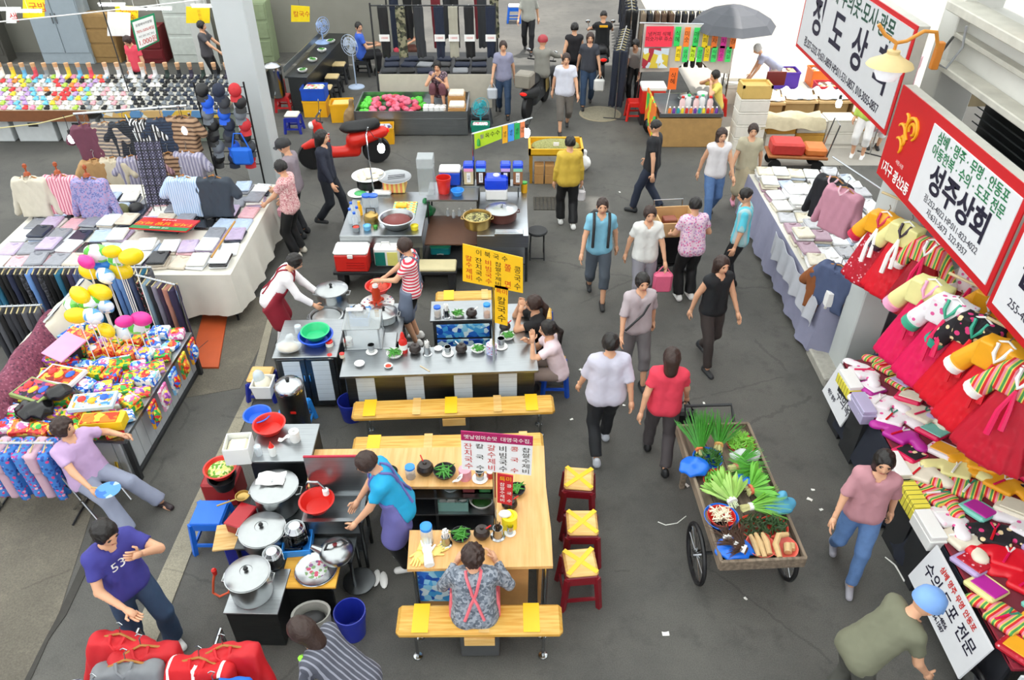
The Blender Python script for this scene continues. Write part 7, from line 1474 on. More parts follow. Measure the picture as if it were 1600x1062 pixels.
MB().tube([(0, 0, .2), (.12, .06, .2), (.28, .1, .28), (.42, .14, .26), (.5, .17, .1)], .018, 8).obj('bracket_arm', mat('d8913a', .45), t); MB().box((.52, .18, .03), (.07, .07, .26), .008).obj('wall_plate', mat('c87a28', .5), t); MB().tube([(.55, .2, .03), (1.0, .86, .03)], .014, 7).obj('mounting_stub', IRON, t)
MB().tube([(.55, .18, -.05), (.66, .2, -.1), (.75, .2, .1), (.72, .2, .3)], .012, 6).obj('cable', mat('8a8c8e', .5), t)
# ------------------------------------------------------------------ hanbok stall
def hanbok_meshes():
    def sk(X, Y, Z):
        th = np.arctan2(Y, X); rr = np.sqrt((X)**2+(Y*1.7)**2); R_ = .12+.17*np.clip(-Z/.62, 0, 1)+.014*np.sin(th*15)*np.clip(-Z/.5, 0, 1); d = (rr-R_)*.7; d = np.maximum(d, np.maximum(Z, -Z-.66)); return d
    V, F = snet(sk, (-.45, -.32, -.7), (.45, .32, .04), .02); s_ = nmesh('skirt', V, F)
    def jk(X, Y, Z):
        d = np.maximum(np.maximum(np.abs(X)-.15, np.abs(Y)-.075), np.maximum(Z-.02+np.abs(X)*.15, -Z-.2))-.012
        for k in (-1, 1): d = smin(d, cap(X, Y*1.4, Z, (k*.13, 0, -.06), (k*.25, 0, -.29), .065, .082), .03)
        d = np.maximum(d, -cap(X, Y, Z, (0, -.08, -.02), (0, -.02, .08), .045, .06)); return d
    V, F = snet(jk, (-.55, -.2, -.45), (.55, .2, .06), .019); return s_, nmesh('jacket', V, F)
HSK, HJK = hanbok_meshes()
def hanbok(p, yaw, label, skm, jkm, rib, trim=None, sc=1.0, grp=None, cuff=None):
    t = thing('child_hanbok', label, 'dress', p, yaw, grp); trim = trim or WHITE; k_ = link('skirt', HSK, skm, t, (0, 0, -.16)); link('jacket', HJK, jkm, t)
    for s_ in (-1, 1): MB().tube([(s_*.262, 0, -.315), (s_*.285, 0, -.365)], [.08, .084], 12).obj('cuff', cuff or trim, t)
    MB().tube([(.05, -.03, .02), (.035, -.085, -.04), (0, -.098, -.1), (-.035, -.085, -.04), (-.05, -.03, .02)], .017, 6).obj('collar', trim, t); MB().tube([(0, -.105, -.12), (-.03, -.16, -.3), (-.02, -.2, -.5)], [.012, .022, .026], 6).obj('ribbon', rib, t); MB().tube([(0, -.105, -.12), (.03, -.15, -.26), (.05, -.19, -.42)], [.012, .02, .024], 6).obj('ribbon', rib, t)
    MB().tube([(-.13, 0, -.02), (0, 0, .05), (.13, 0, -.02)], .009, 6).obj('hanger', WHITE, t); MB().tube([(0, 0, .05), (.02, 0, .1), (0, 0, .13)], .005, 5).obj('hook', CHROME, t); t.scale = (sc,)*3; return t
RF = pat('floral', ['b8142a', 'e8b8c0', 'c83048'], 26, ratio=.3, rough=.45); RS_ = mat('d8182a', .35, var=.08); HP = mat('e01a58', .35, var=.08); YJ = mat('e8e09a', .5); GJ = mat('f0a820', .45); WJ = pat('floral', ['ece6ea', 'e05a9a', 'f0d0dc'], 16, ratio=.3); SJ = pat('stripe', ['e8d060', 'd8282a', '4a9a50', 'e88a9a'], 14, 0, .5); BJ = pat('floral', ['18141a', 'd83a7a', 'e8d0a0'], 15, ratio=.32)
YW = -.95
for (y, x, z, lb, s_, j_, r_, tr) in ((7.35, 4.0, 2.42, 'child hanbok with red flowered skirt and orange yellow jacket under the red sign', RF, GJ, WHITE, mat('c8284a', .5)), (7.05, 4.1, 2.46, 'child hanbok with scarlet skirt and pale yellow striped sleeves', RS_, YJ, WHITE, mat('3a2a3a', .5)), (6.72, 4.22, 2.44, 'child hanbok with dark red skirt and rainbow striped sleeves', mat('a01828', .4), SJ, HP, None), (6.1, 3.98, 2.36, 'child hanbok with hot pink skirt and cream jacket sleeve', HP, YJ, HP, mat('e8a0c0', .5)), (5.72, 4.0, 2.4, 'child hanbok with rose skirt and white flowered jacket', HP, WJ, HP, mat('3aa080', .5)), (5.4, 4.08, 2.42, 'child hanbok with red skirt and black flowered jacket', RS_, BJ, RS_, mat('2a9a80', .5)), (5.05, 4.1, 2.42, 'child hanbok with red skirt and orange jacket', RS_, GJ, RS_, None), (4.72, 4.12, 2.42, 'child hanbok with crimson skirt and striped jacket', mat('c01830', .4), SJ, HP, None), (5.9, 4.5, 2.35, 'child hanbok with red flowered skirt hung behind the rose one', RF, GJ, WHITE, None), (6.4, 4.6, 2.3, 'child hanbok with wine skirt hung deeper in the stall', mat('8a1428', .4), WJ, HP, None)):
    hanbok((x, y, z), YW, lb, s_, j_, r_, tr, 1.12 if y < 6.5 else 1.0)
for k, (y0, z) in enumerate(((7.1, 2.6), (5.5, 2.58), (4.8, 2.58))): t = thing('dress_pole', ['wooden pole holding the orange yellow hanbok', 'wooden pole holding the rose hanbok', 'wooden pole holding the striped hanbok'][k], 'pole', (4.1, y0, z)); MB().tube([(-.12, .45, 0), (.45, -.45, .03)], .014, 7).obj('pole', mat('c8b48a', .6), t); MB().tube([(.45, -.45, .03), (.48, -.48, .2)], .01, 6).obj('tie_rope', WHITE, t)
bulb(1520, 428, 6.6, 'small warm glowing bulb inside the hanbok stall', 5, cord=.62)
ht = table(3.86, 3.2, 5.4, 7.0, .72, 'long hanbok stall counter heaped with folded silk garments', mat('8a1c30', .7), name='hanbok_counter'); MB().box((.03, 1.9, .36), (.03, 3.7, .68)).obj('front_panel', mat('23252c', .7), ht); drape('dark_cloth', [(0, 3.4), (0, .8)], .7, .1, mat('1e2330', .8), ht, .04, .08)
# silk garments spread over the counter
def flat_jacket():
    def f(X, Y, Z):
        d = np.maximum(np.maximum(np.abs(X)-.12, np.abs(Y)-.12), np.abs(Z-.03)-.022)-.008
        for k in (-1, 1): d = smin(d, cap(X, Y, Z*1.6, (k*.1, .06, .045), (k*.26, -.03, .045), .06, .07), .025)
        return np.maximum(d, -Z)
    V, F = snet(f, (-.4, -.22, -.02), (.4, .22, .12), .018); return nmesh('flat_jacket', V, F)
FJ = flat_jacket(); rnd = random.Random(91); SILK = [('yellow', YJ), ('white flowered', WJ), ('rainbow striped', SJ), ('hot pink', HP), ('scarlet', RS_), ('black flowered', BJ), ('ivory', mat('e4dcc8', .5)), ('orange', GJ), ('mint', mat('7ac8b8', .45)), ('lilac', mat('b8a4d0', .45)), ('red flowered', RF), ('magenta', mat('b82a9a', .4))]
for j in range(14):
    for i in range(5):
        x, y = 4.0+.29*i+rnd.uniform(-.03, .03), 3.36+.262*j+rnd.uniform(-.03, .03); n_, m = SILK[rnd.randrange(12)]; z = .722+.07*i
        if rnd.random() < .55:
            t = thing('silk_jacket', '%s child silk jacket spread on the hanbok counter' % n_, 'jacket', (x, y, z), YW+rnd.uniform(-.5, .5), n_+' silk jackets'); link('jacket_cloth', FJ, m, t); MB().tube([(-.03, .11, .062), (0, .03, .066), (.03, .11, .062)], .011, 5).obj('collar', rnd.choice([WHITE, HP, mat('2a8a70', .5)]), t); MB().tube([(0, .03, .066), (-.03, -.1, .066)], .012, 5).obj('ribbon', rnd.choice([HP, RS_, WHITE]), t); t.rotation_euler.y = -.18
        else:
            t = thing('folded_silk', '%s folded silk bundle on the hanbok counter' % n_, 'silk', (x, y, z), YW+rnd.uniform(-.3, .3), n_+' folded silks'); MB().box((0, 0, .03), (.27, .24, .055), .018).obj('folded_cloth', m, t); MB().box((.02, 0, .061), (.23, .16, .012), .005).obj('upper_fold', SILK[rnd.randrange(12)][1], t); t.rotation_euler.y = -.18
b = MB(); b.prism([(0, .70), (1.5, .70), (1.5, 1.06), (0, .715)], 3.25, 6.98, Matrix(((1, 0, 0), (0, 0, 1), (0, 1, 0)))); b.obj('sloping_bed', mat('6a1828', .7), ht, Vector((0, -3.2, 0)))
# boxes and signs along the counter edge
YB = pat('stripe', ['e6d84a', '2c2a22'], 18, 1, .12)
for k, (y, n_, m) in enumerate(((6.6, 'yellow tape measure box stack at the far end of the hanbok counter', YB), (6.2, 'pale lilac boxed stack on the counter edge', mat('b8b0d0', .4)), (5.3, 'white and black printed box stack on the counter edge', pat('stripe', ['e8e6dc', '2a2a2a'], 30, 1, .3)), (4.9, 'yellow box stack at the middle of the counter edge', YB), (4.55, 'white booklet stack beside the yellow boxes', WHITE))):
    t = thing('box_stack', n_, 'boxes', (3.80, y, .62), .05); MB().box((0, 0, .06), (.16, .34, .12), .005).obj('box', m, t); MB().box((0, .01, .145), (.15, .33, .05), .005).obj('box', m if k % 2 else WHITE, t); MB().box((.02, 0, -.31), (.1, .3, .62)).obj('support', DARK, t)
def edge_sign(y1, y0, z0, z1, x, label, lines, face=None, lean=.25):
    t = thing('stall_sign', label, 'sign', (x, y1, z0)); t.rotation_euler.y = lean; L, H = y1-y0, z1-z0; MB().box((0, -L/2, H/2), (.02, L, H), .003).obj('board', face or SW, t); MB().box((.03, -L/2, H/2-.02), (.03, L*.9, .03)).obj('batten', DARK, t)
    for tx, sz, m, y, z in lines: text(tx, sz, m, t, (-.013, -y, z), SGR, .95, 1.0, bold=.002)
    return t
edge_sign(6.98, 6.35, .28, .72, 3.72, 'white price sign with orange band at the far end of the hanbok counter', [('수의옥', .14, SBK, .45, .2), ('도포 전문', .06, RED_T, .2, .34), ('예단 명주', .06, SBK, .2, .1)]); 
edge_sign(4.35, 3.35, .30, .76, 3.66, 'long white shroud sign with black lettering along the counter edge', [('수의 도포 전문', .15, SBK, .5, .25), ('삼베 명주 무명 안동포', .07, RED_T, .5, .39), ('합천상회 255-4856\n일성상회 634-1587', .055, SBK, .42, .1)])
t = thing('end_sign', 'white lettered panel at the near end of the hanbok counter', 'sign', (3.98, 3.14, .2)); MB().box((.16, 0, .26), (.5, .02, .52), .003).obj('board', SW, t); text('수  의', .1, SBK, t, (.16, -.013, .44), FR, bold=.002); text('태\n우\n는\n옷', .09, SBK, t, (.16, -.013, .2), FR, 1, .95, bold=.003); text('도\n포', .07, SBK, t, (-.02, -.013, .2), FR, 1, 1.1); text('삼\n베\n명\n주', .06, SBK, t, (.34, -.013, .2), FR, 1, 1.0)
MB().tube([(-.08, .1+.2*math.cos(a), .22+.2*math.sin(a)) for a in [2*PI*k/24 for k in range(24)]], .022, 7, closed=True).obj('wheel', BLACK, ht); MB().lathe([(.15, -.01), (.1, -.03), (.03, -.04), (.03, .02)], (-.08, .1, .22), 18, Euler((0, PI/2, 0)).to_matrix()).obj('hub_cap', CHROME, ht)
for k in range(4): o = thing('hanbok_box', ['yellow lettered boxes on the stall back shelf', 'golden gift boxes on the stall back shelf'][k % 2], 'boxes', (5.9, 5.0+.8*k, 0)); MB().box((0, 0, .9), (.6, .7, 1.8), .01).obj('box_pile', pat('check', ['a8883a', '6a4a20', 'c8a850'], 7, 1), o); o['group'] = 'box piles at the back of the stall'
# ------------------------------------------------------------------ drinks stall with fluorescent cards, banner and dress rails
kx, ky = 2.85, 14.85; ks = thing('drinks_stall', 'low drinks stall with steel tray of bottles and red cooler', 'stall', (kx, ky, 0)); MB().box((.7, .6, .3), (1.3, 1.1, .6), .01).obj('base', mat('b08a54', .7, var=.2), ks); b = MB()
for c_, d in (((.72, .05, .67), (1.25, .03, .07)), ((.72, .95, .72), (1.25, .03, .16)), ((.1, .5, .68), (.03, .9, .1)), ((1.34, .5, .68), (.03, .9, .1)), ((.72, .5, .64), (1.25, .9, .02))): b.box(c_, d)
b.obj('steel_tray', STEEL, ks); MB().box((.0, .6, .5), (.03, 1.1, .7)).obj('card_panel', pat('cells', ['e8e02a', '3ac85a', 'f07a2a'], 4), ks)
for k in range(12): n_, c_ = [('orange', 'e87a2a'), ('purple', '6a3a9a'), ('teal', '2a9a9a'), ('yellow', 'e8d02a'), ('red', 'c82a2a')][k % 5]; bottle(Vector((kx+.3+.085*k, ky+.16, .652)), '%s drink bottle in the front row of the drinks stall' % n_, mat(c_, .3), WHITE, .032, .15, n_+' drink bottles')
for k in range(5): bottle(Vector((kx+.6+.14*k, ky+.45+.1*(k % 2), .652)), ['pink syrup jug on the drinks stall', 'white syrup jug on the drinks stall'][k % 2], mat('e8c8c8' if k % 2 == 0 else 'e8ecec', .3), REDP if k % 2 == 0 else mat('3ac87a', .4), .06, .26, ['pink syrup jugs', 'white syrup jugs'][k % 2])
pot(Vector((kx+.75, ky+.75, .652)), 'round glass lidded pot on the drinks stall', .15, .16); lid_jar(Vector((kx+1.05, ky+.75, .652)), 'big clear jar beside the glass lidded pot', CLEAR, MILK, .11, .24)
t = thing('red_ice_box', 'red wheeled ice box with white lid beside the drinks stall', 'cooler', (kx+.15, ky+1.42, 0)); MB().box((0, 0, .5), (.5, .4, .5), .02).obj('box_body', REDP, t); MB().box((0, 0, .79), (.52, .42, .09), .02).obj('lid', WHITE, t); MB().box((0, 0, .12), (.46, .36, .24)).obj('stand', DARK, t)
by = 17.0; bn = thing('cloth_banner', 'cream cloth banner hung with fluorescent drink cards', 'banner', (2.8, by, .75)); wv = lambda u: .05*math.sin(u*9)
MB().sheet(lambda u, v: (u*1.98, wv(u)*(.3+.7*v), 1.12-v*(1.02-.35*math.exp(-((u-.58)/.16)**2))-.04*u), 30, 10, .008).obj('cloth', mat('cfcac0', .85, var=.08), bn); MB().tube([(-.1, 0, 1.13), (2.1, 0, 1.09)], .016, 7).obj('rail', CHROME, bn)
for x in (0, 1.98): MB().tube([(x, .03, -.75), (x, .03, 1.13)], .016, 7).obj('post', CHROME, bn)
FL = ['30d060', 'f88030', '30d060', 'f8d820', 'f88030', 'e030a0', 'f88030']; FL2 = ['f8d820', '40e070', 'c8f030', '40e070', 'f8d820', '40e070', 'e030a0', '40e070']; DR = ['식\n혜', '미\n숫', '매\n실', '커\n피', '유\n자', '녹\n차', '생\n강', '오\n미']
def card(x, z, w, h, c_, tx, sz): o = MB().box((x, -.075, z), (w, .008, h)).obj('price_card', mat(c_, .5, var=.03), bn); text(tx, sz, BLK_T, o, (x, -.081, z), FR, 1, 1.0)
card(.33, .87, .58, .42, 'f03a50', '냉커피 식혜\n미숫가루 쥬스', .1)
for k, c_ in enumerate(FL): card(.72+.2*k, .87-.008*k, .12, .4, c_, DR[k], .12)
for k, c_ in enumerate(FL2): card(.78+.155*k, .52-.02*(k % 2), .11, .32, c_, DR[(k+3) % 8], .1)
MB().box((.3, -.075, .42), (.55, .008, .42)).obj('drink_poster', pat('cells', ['c8d4de', 'a82a3a', 'dfe8ee', 'c8d4de', 'd8c040'], 7), bn)
t = thing('price_stick', 'orange price card on a stick over the drinks stall', 'sign', (kx+.22, ky+.2, .6)); MB().tube([(0, 0, 0), (.05, 0, .6)], .008, 6).obj('stick', WHITE, t); o = MB().box((.07, -.01, .75), (.17, .01, .42)).obj('card', mat('f87028', .5), t); text('식\n혜', .12, BLK_T, o, (.07, -.017, .75), FR)
stool(P(990, 185), 'red slatted plastic stool beside the drinks stall', REDP, REDP, .42, .3, soft=False); stool(P(1118, 178), 'red plastic stool under the vendor in yellow', REDP, REDP, .42, .3, soft=False); stool(P(803, 34), 'bright blue stool with white top far down the street', mat('1a6ad8', .4), WHITE, .45, .32)
bag(P(1018, 208), 'black rubbish bag leaning against the drinks stall', (.2, .17, .18), mat('121214', .2), True, None, seed=33)
SKM = [trousers_mesh(1.2, .3, .1, 50+k) for k in range(3)]
def dress_rail(x0, y0, x1, y1, z, n, seed, lab, rl, grp, cols): return rack_of(x0, y0, x1, y1, z, n, cols, lab, rl, grp, SKM, 1, seed)
DC = [('black', BLACK), ('charcoal', mat('26272b', .8)), ('dark navy', mat('1a2030', .8)), ('black', BLACK)]; EC = [('brown', mat('5a4434', .8)), ('black', BLACK), ('taupe', mat('7a6a58', .8)), ('charcoal', mat('2a2a2c', .8))]
dress_rail(2.25, 16.4, 2.6, 18.2, 1.5, 9, 5, '%s long skirt on the rail beside the cream banner', 'chrome rail of long dark skirts beside the cream banner', 'skirts beside the banner', DC); dress_rail(2.85, 19.2, 3.3, 24.0, 1.6, 16, 6, '%s long coat on the rail along the far street', 'long chrome rail of dark coats along the far street', 'coats along the far street', DC); dress_rail(2.9, 18.6, 5.2, 18.5, 1.75, 14, 7, '%s skirt on the rail behind the cream banner', 'chrome rail of brown and black skirts behind the banner', 'skirts behind the banner', EC)
um = thing('black_umbrella', 'open grey black umbrella fixed above the cream banner', 'umbrella', (4.75, 17.3, 1.85)); b = MB(); b.lathe([(.95, -.12), (.8, .04), (.5, .2), (.2, .29), (.001, .31), (.19, .27), (.49, .18), (.79, .02)], n=8); b.obj('canopy', mat('4a4c52', .6), um, smooth=False); MB().tube([(0, 0, .3), (0, 0, -1.85)], .014, 7).obj('shaft', DARK, um)
for k in range(8): a = 2*PI*(k)/8; MB().tube([(0, 0, .25), (.78*math.cos(a), .78*math.sin(a), .0), (.94*math.cos(a), .94*math.sin(a), -.12)], .006, 4).obj('rib', CHROME, um)
# foam boxes and goods in the sunlit alley
def foam_box(p, label, w=.55, d=.4, h=.26, grp=None, m=None, open_=False, rz=0):
    t = thing('foam_box', label, 'box', p, rz, grp); m = m or mat('dcd8ce', .8, var=.1); MB().box((0, 0, h*.42), (w, d, h*.84), .012).obj('box_body', m, t)
    if open_: b = MB(); [b.box(c_, e) for c_, e in (((0, -d/2+.02, h*.9), (w, .04, h*.2)), ((0, d/2-.02, h*.9), (w, .04, h*.2)), ((-w/2+.02, 0, h*.9), (.04, d, h*.2)), ((w/2-.02, 0, h*.9), (.04, d, h*.2)))]; b.obj('rim', m, t)
    else: MB().box((0, 0, h*.92), (w*1.02, d*1.02, h*.14), .01).obj('lid', m, t)
    return t
for k in range(5): foam_box((4.75, 14.95, .262*k), 'white foam box in the tall stack beside the drinks stall' if k < 4 else 'open yellow rimmed foam box topping the tall stack', .58, .42, .26, 'tall stack of foam boxes', mat('cfae62', .7) if k == 4 else None, k == 4)
for i in range(4):
    for k in range(2 if i < 3 else 3): foam_box((5.45+.62*i, 15.15+.05*i, .262*k), ['weathered white foam box in the low row of boxes', 'yellow wooden box in the low row of boxes'][(i+k) % 3 == 1], .58, .42, .26, ['foam boxes in the low row', 'yellow boxes in the low row'][(i+k) % 3 == 1], mat('c8963c', .7) if (i+k) % 3 == 1 else None)
t = thing('canvas_sheet', 'crumpled beige canvas sheet over the low boxes', 'sheet', (5.6, 15.0, .53)); MB().sheet(lambda u, v: ((u-.5)*1.3, (v-.5)*.55, .06+.03*math.sin(u*13+v*7)+.03*math.sin(v*9)-.5*max(0, .3-v)), 18, 9, .01).obj('canvas', mat('b0a488', .85, var=.2), t)
for k, (x, y) in enumerate(((5.3, 15.9), (6.0, 16.0), (6.7, 16.0), (7.4, 15.8))): t = thing('stall_table', 'low trestle covered with pale goods in the sunlit alley', 'table', (x, y, 0), 0, 'trestles in the alley'); MB().box((0, 0, .66), (.68, .7, .05)).obj('top', mat('c8a878', .7), t); MB().box((0, 0, .33), (.6, .6, .62)).obj('base', mat('a88a5c', .8), t); MB().sheet(lambda u, v: ((u-.5)*.64, (v-.5)*.64, .73+.05*math.sin(u*14+k)*math.sin(v*11)), 12, 12, .02).obj('goods', pat('cells', ['e8e2dc', 'd8c8c0', 'a8b8c8', 'f0f0f0'], 16), t)
for (x, y, lb, c_) in ((5.4, 17.0, 'low orange crate beside the bending old vendor', 'e8a03c'), (6.55, 18.6, 'purple and yellow crate of vegetables in the alley', '5a3ab0'), (7.3, 17.6, 'red crate with white foam box in the alley', 'd83040'), (7.5, 18.7, 'orange topped crate at the alley side', 'f07a2a')): crate((x, y, 0), lb, mat(c_, .5), .6, .45, .4, 0, pat('cells', ['c8a070', '5a3a2a', 'e8e0d8'], 10))
foam_box((5.2, 17.6, 0), 'large foam box into which the old vendor reaches', .7, .5, .45, None, None, True); foam_box((7.35, 16.9, 0), 'white foam box with black bag on top in the alley', .7, .5, .4); basin((6.75, 17.5, 0), 'turquoise plastic basin on the alley floor', .28, .2, mat('3ac0c0', .4)); bag((7.35, 16.9, .41), 'black bag on the foam box in the alley', (.18, .15, .1), BLACK, True, None, seed=35)
t = thing('wooden_chair', 'dark red wooden chair back among the alley goods', 'chair', (5.75, 16.6, 0)); MB().box((0, 0, .45), (.42, .4, .04), .008).obj('seat', mat('6a1c1a', .5), t); MB().box((0, .19, .78), (.42, .03, .3), .01).obj('backrest', mat('6a1c1a', .5), t)
for x in (-.18, .18):
    for y in (-.17, .17): MB().box((x, y, .22), (.035, .035, .44)).obj('leg', mat('6a1c1a', .5), t)
dress_rail(7.15, 14.5, 8.1, 15.7, 1.7, 9, 9, '%s garment on the rail behind the white sign', 'chrome rail of purple garments in the alley', 'garments in the alley', [('purple', mat('6a4a7c', .8)), ('mauve', mat('94708c', .8)), ('plum', mat('4c2f50', .8)), ('blush', mat('c8a0a8', .8))]); bulb(1312, 157, 13.6, 'glowing bulb hanging in front of the purple garments', 6, hang=(7.15, 14.5, 1.7))
# cardboard handcart of the floral blouse vendor
hc = P(1044, 424); t = thing('box_cart', 'handcart stacked with open cardboard boxes', 'cart', (hc.x, hc.y, 0), .1); b = MB()
for c_, d in (((0, -.22, .85), (.55, .02, .22)), ((0, .3, .85), (.55, .02, .22)), ((-.27, .04, .85), (.02, .54, .22)), ((.27, .04, .85), (.02, .54, .22)), ((0, .04, .745), (.55, .54, .02))): b.box(c_, d)
b.obj('cardboard_tray', mat('c8a070', .8, var=.12), t); MB().box((-.05, .12, .82), (.2, .16, .1), .01).obj('meat_pack', mat('8a4a3a', .6), t); o = MB().ell((.05, -.08, .8), (.14, .1, .06), 12, 7).obj('greens', GREEN_L, t); MB().box((0, .04, .5), (.5, .5, .48), .03).obj('black_sack', mat('17171a', .3), t); MB().box((0, .04, .24), (.5, .5, .04)).obj('deck', IRON, t)
for x in (-.25, .25): MB().tube([(x, -.02+.17*math.cos(a), .19+.17*math.sin(a)) for a in [2*PI*k/20 for k in range(20)]], .02, 6, closed=True).obj('wheel', BLACK, t)
MB().tube([(-.22, .3, .25), (-.22, .45, 1.0), (.22, .45, 1.0), (.22, .3, .25)], .014, 7).obj('handle', CHROME, t)
gt = P(1238, 262); t = thing('goods_trolley', 'low trolley of red and orange goods pushed past the foam boxes', 'trolley', (gt.x, gt.y, 0), -.1); MB().box((0, 0, .3), (1.1, .5, .05), .01).obj('deck', mat('a8683a', .7), t); MB().box((-.2, 0, .44), (.6, .44, .24), .04).obj('red_pack', mat('c83a34', .6, var=.2), t); MB().box((.33, 0, .4), (.4, .42, .16), .04).obj('orange_pack', mat('d87a3a', .6, var=.2), t)
for x in (-.4, .4):
    for y in (-.2, .2): MB().lathe([(.12, -.02), (.12, .02)], (x, y, .12), 16, Euler((PI/2, 0, 0)).to_matrix()).obj('wheel', BLACK, t)
MB().tube([(.52, -.2, .3), (.62, -.2, .95), (.62, .2, .95), (.52, .2, .3)], .014, 6).obj('handle', CHROME, t)
# ------------------------------------------------------------------ people
WALK = dict(feet=((-.09, .24, 0), (.09, -.22, .05)), hands=((-.27, -.12, .82), (.27, .2, .86))); WALK2 = dict(feet=((-.09, -.22, .05), (.09, .24, 0)), hands=((-.27, .2, .86), (.27, -.12, .82)))
def G(px, py): p = P(px, py); return (p.x, p.y)
def handbag(i, hand, label_part, m, w=.2, h=.16, drop=.18):
    """a bag carried in the hand hangs from it: a thing of its own"""
    r = i['root']; p = r.matrix_basis @ (Vector(i['wr'][hand])*i['s']); t = thing('hand_bag', label_part, 'bag', (p.x, p.y, p.z-drop-h-.06)); MB().box((0, 0, h/2), (w, w*.45, h), .03).obj('bag_body', m, t); MB().tube([(-w*.35, 0, h), (-w*.1, 0, h+drop), (w*.1, 0, h+drop), (w*.35, 0, h)], .008, 6).obj('handle', m, t)
PINKF = pat('floral', ['d8a4a4', 'b87078', 'e8ccc8'], 40, ratio=.45); JEAN = mat('2f4460', .8, var=.2, scale=20); JEANL = mat('5878a8', .8, var=.2, scale=20)
person('person in black cap and mauve grey shirt beside the clothes stall', G(474, 368), 85, 1.68, shirt=('short', mat('8c8088', .8)), pants=('long', mat('2a2c30', .8)), hair=('man', None), cap_m=BLACK, head=(12, 0), hands=((-.2, .25, .95), (.2, .2, .95)))
i = person('person in pink floral blouse and black trousers at the clothes stall', G(468, 398), 78, 1.6, shirt=('short', PINKF), pants=('wide', BLACK), hair=('short', None), shoes=mat('d8d0c0', .6), hands=((-.12, .36, .98), (.2, .22, .92)), head=(8, 0)); handbag(i, 1, 'pink quilted handbag on the arm of the floral blouse wearer', pat('check', ['d890a0', 'e8b4c0'], 30, 1), .24, .17, .08)
person('person in dark navy clothes walking beside the scooter', G(523, 350), -100, 1.66, shirt=('long', mat('1c2030', .8)), pants=('long', mat('20242c', .8)), hair=('bob', None), **WALK)
person('cook in white blouse and dark red apron bending over the pots', G(441, 548), -80, 1.58, lean=38, hands=((-.12, .62, .86), (.16, .58, .84)), shirt=('long', mat('ece8ea', .7)), pants=('long', mat('e4e2e4', .7)), hair=('short', None), apron=(mat('8c1a2c', .7), True), head=(10, 0))
person('cook in red striped shirt and denim apron pouring kimchi', G(652, 534), 88, 1.6, hands=((-.1, .42, 1.1), (.14, .4, 1.0)), shirt=('short', pat('stripe', ['d8324a', 'f0e4e4'], 22, 2)), pants=('shorts', BLACK), hair=('short', HAIRB), apron=(mat('6a7488', .8), False), shoes=WHITE, head=(14, 0), palms=((0, .2, -1), (0, .2, -1)))
person('person in black top with long ponytail resting elbows on the counter', (.42, 7.72), 92, 1.6, hip=.46, lean=16, feet=((-.12, .32, .0), (.12, .32, 0)), hands=((-.1, .34, 1.06), (.08, .34, 1.06)), shirt=('short', mat('17171a', .8)), pants=('slim', mat('2a2a30', .8)), hair=('pony', HAIRB), head=(-8, 0), elbow=((-.3, .3, -1), (.3, .3, -1)))
person('person in pale pink shirt seated on a blue stool at the counter', (.56, 7.22), 95, 1.58, hip=.46, lean=14, feet=((-.12, .35, 0), (.12, .32, 0)), hands=((-.12, .36, 1.02), (.1, .4, .86)), shirt=('short', mat('e4d0d6', .8)), pants=('crop', mat('8a7a72', .8)), hair=('pony', None), head=(-4, 0), elbow=((-.3, .3, -1), (.3, .3, -1)))
i = person('person in mustard blouse and black trousers walking with a white bag', G(885, 352), 5, 1.57, shirt=('long', mat('c8a83c', .75)), pants=('wide', BLACK), hair=('short', None), shoes=WHITE, feet=((-.1, .1, 0), (.1, -.12, 0)), fat=1.1); handbag(i, 1, 'thin white shopping bag carried by the mustard blouse wearer', mat('e8e4e6', .4, alpha=.8), .16, .2, .1)
i = person('person in sky blue shirt with dark backpack straps walking', G(930, 466), 178, 1.62, shirt=('short', mat('7ab4cc', .8)), pants=('crop', mat('4a525c', .8)), hair=('man', HAIRB), **WALK)
b = MB(); s_ = i['s']
for k in (-1, 1): b.tube([(k*.11*s_, .14*s_, .98*s_), (k*.11*s_, .15*s_, 1.2*s_), (k*.11*s_, .12*s_, 1.38*s_), (k*.11*s_, .03*s_, 1.47*s_), (k*.11*s_, -.13*s_, 1.38*s_)], .022, 6)
b.obj('backpack_strap', DARK, i['root']); MB().box((0, -.2*s_, 1.2*s_), (.28, .14, .4), .05).obj('backpack', DARK, i['root'])
i = person('person in white tee walking with a pink bag', G(998, 478), 182, 1.6, shirt=('short', mat('dcdcd8', .8)), pants=('crop', mat('8a8890', .8)), hair=('short', HAIRB), **WALK2); handbag(i, 0, 'bright pink shopping bag carried by the white tee wearer', mat('e86a8c', .5), .26, .3, .1)
i = person('person in pale grey lilac blouse with a shoulder strap walking', G(985, 592), 190, 1.58, shirt=('elbow', mat('b4a8ac', .8)), pants=('crop', mat('6a6668', .8)), hair=('short', None), **WALK); MB().tube([(-.2*i['s'], .02, 1.42*i['s']), (0, .16, 1.2*i['s']), (.2*i['s'], .13, .95*i['s'])], .014, 6).obj('bag_strap', DARK, i['root'])
person('person in loose pale lavender shirt and black trousers walking away', G(938, 706), 4, 1.66, shirt=('elbow', mat('c4c2d2', .8)), pants=('long', mat('1c1e22', .8)), hair=('short', None), shoes=mat('b8bcc4', .6), fat=1.2, **WALK2)
i = person('person in coral red top walking away with a dark bag', G(1024, 722), -6, 1.6, shirt=('short', mat('d83a50', .8)), pants=('long', mat('4a4446', .8)), hair=('bob', HAIRB), shoes=BLACK, **WALK); handbag(i, 1, 'black shoulder bag of the coral red top wearer', BLACK, .26, .22, .12)
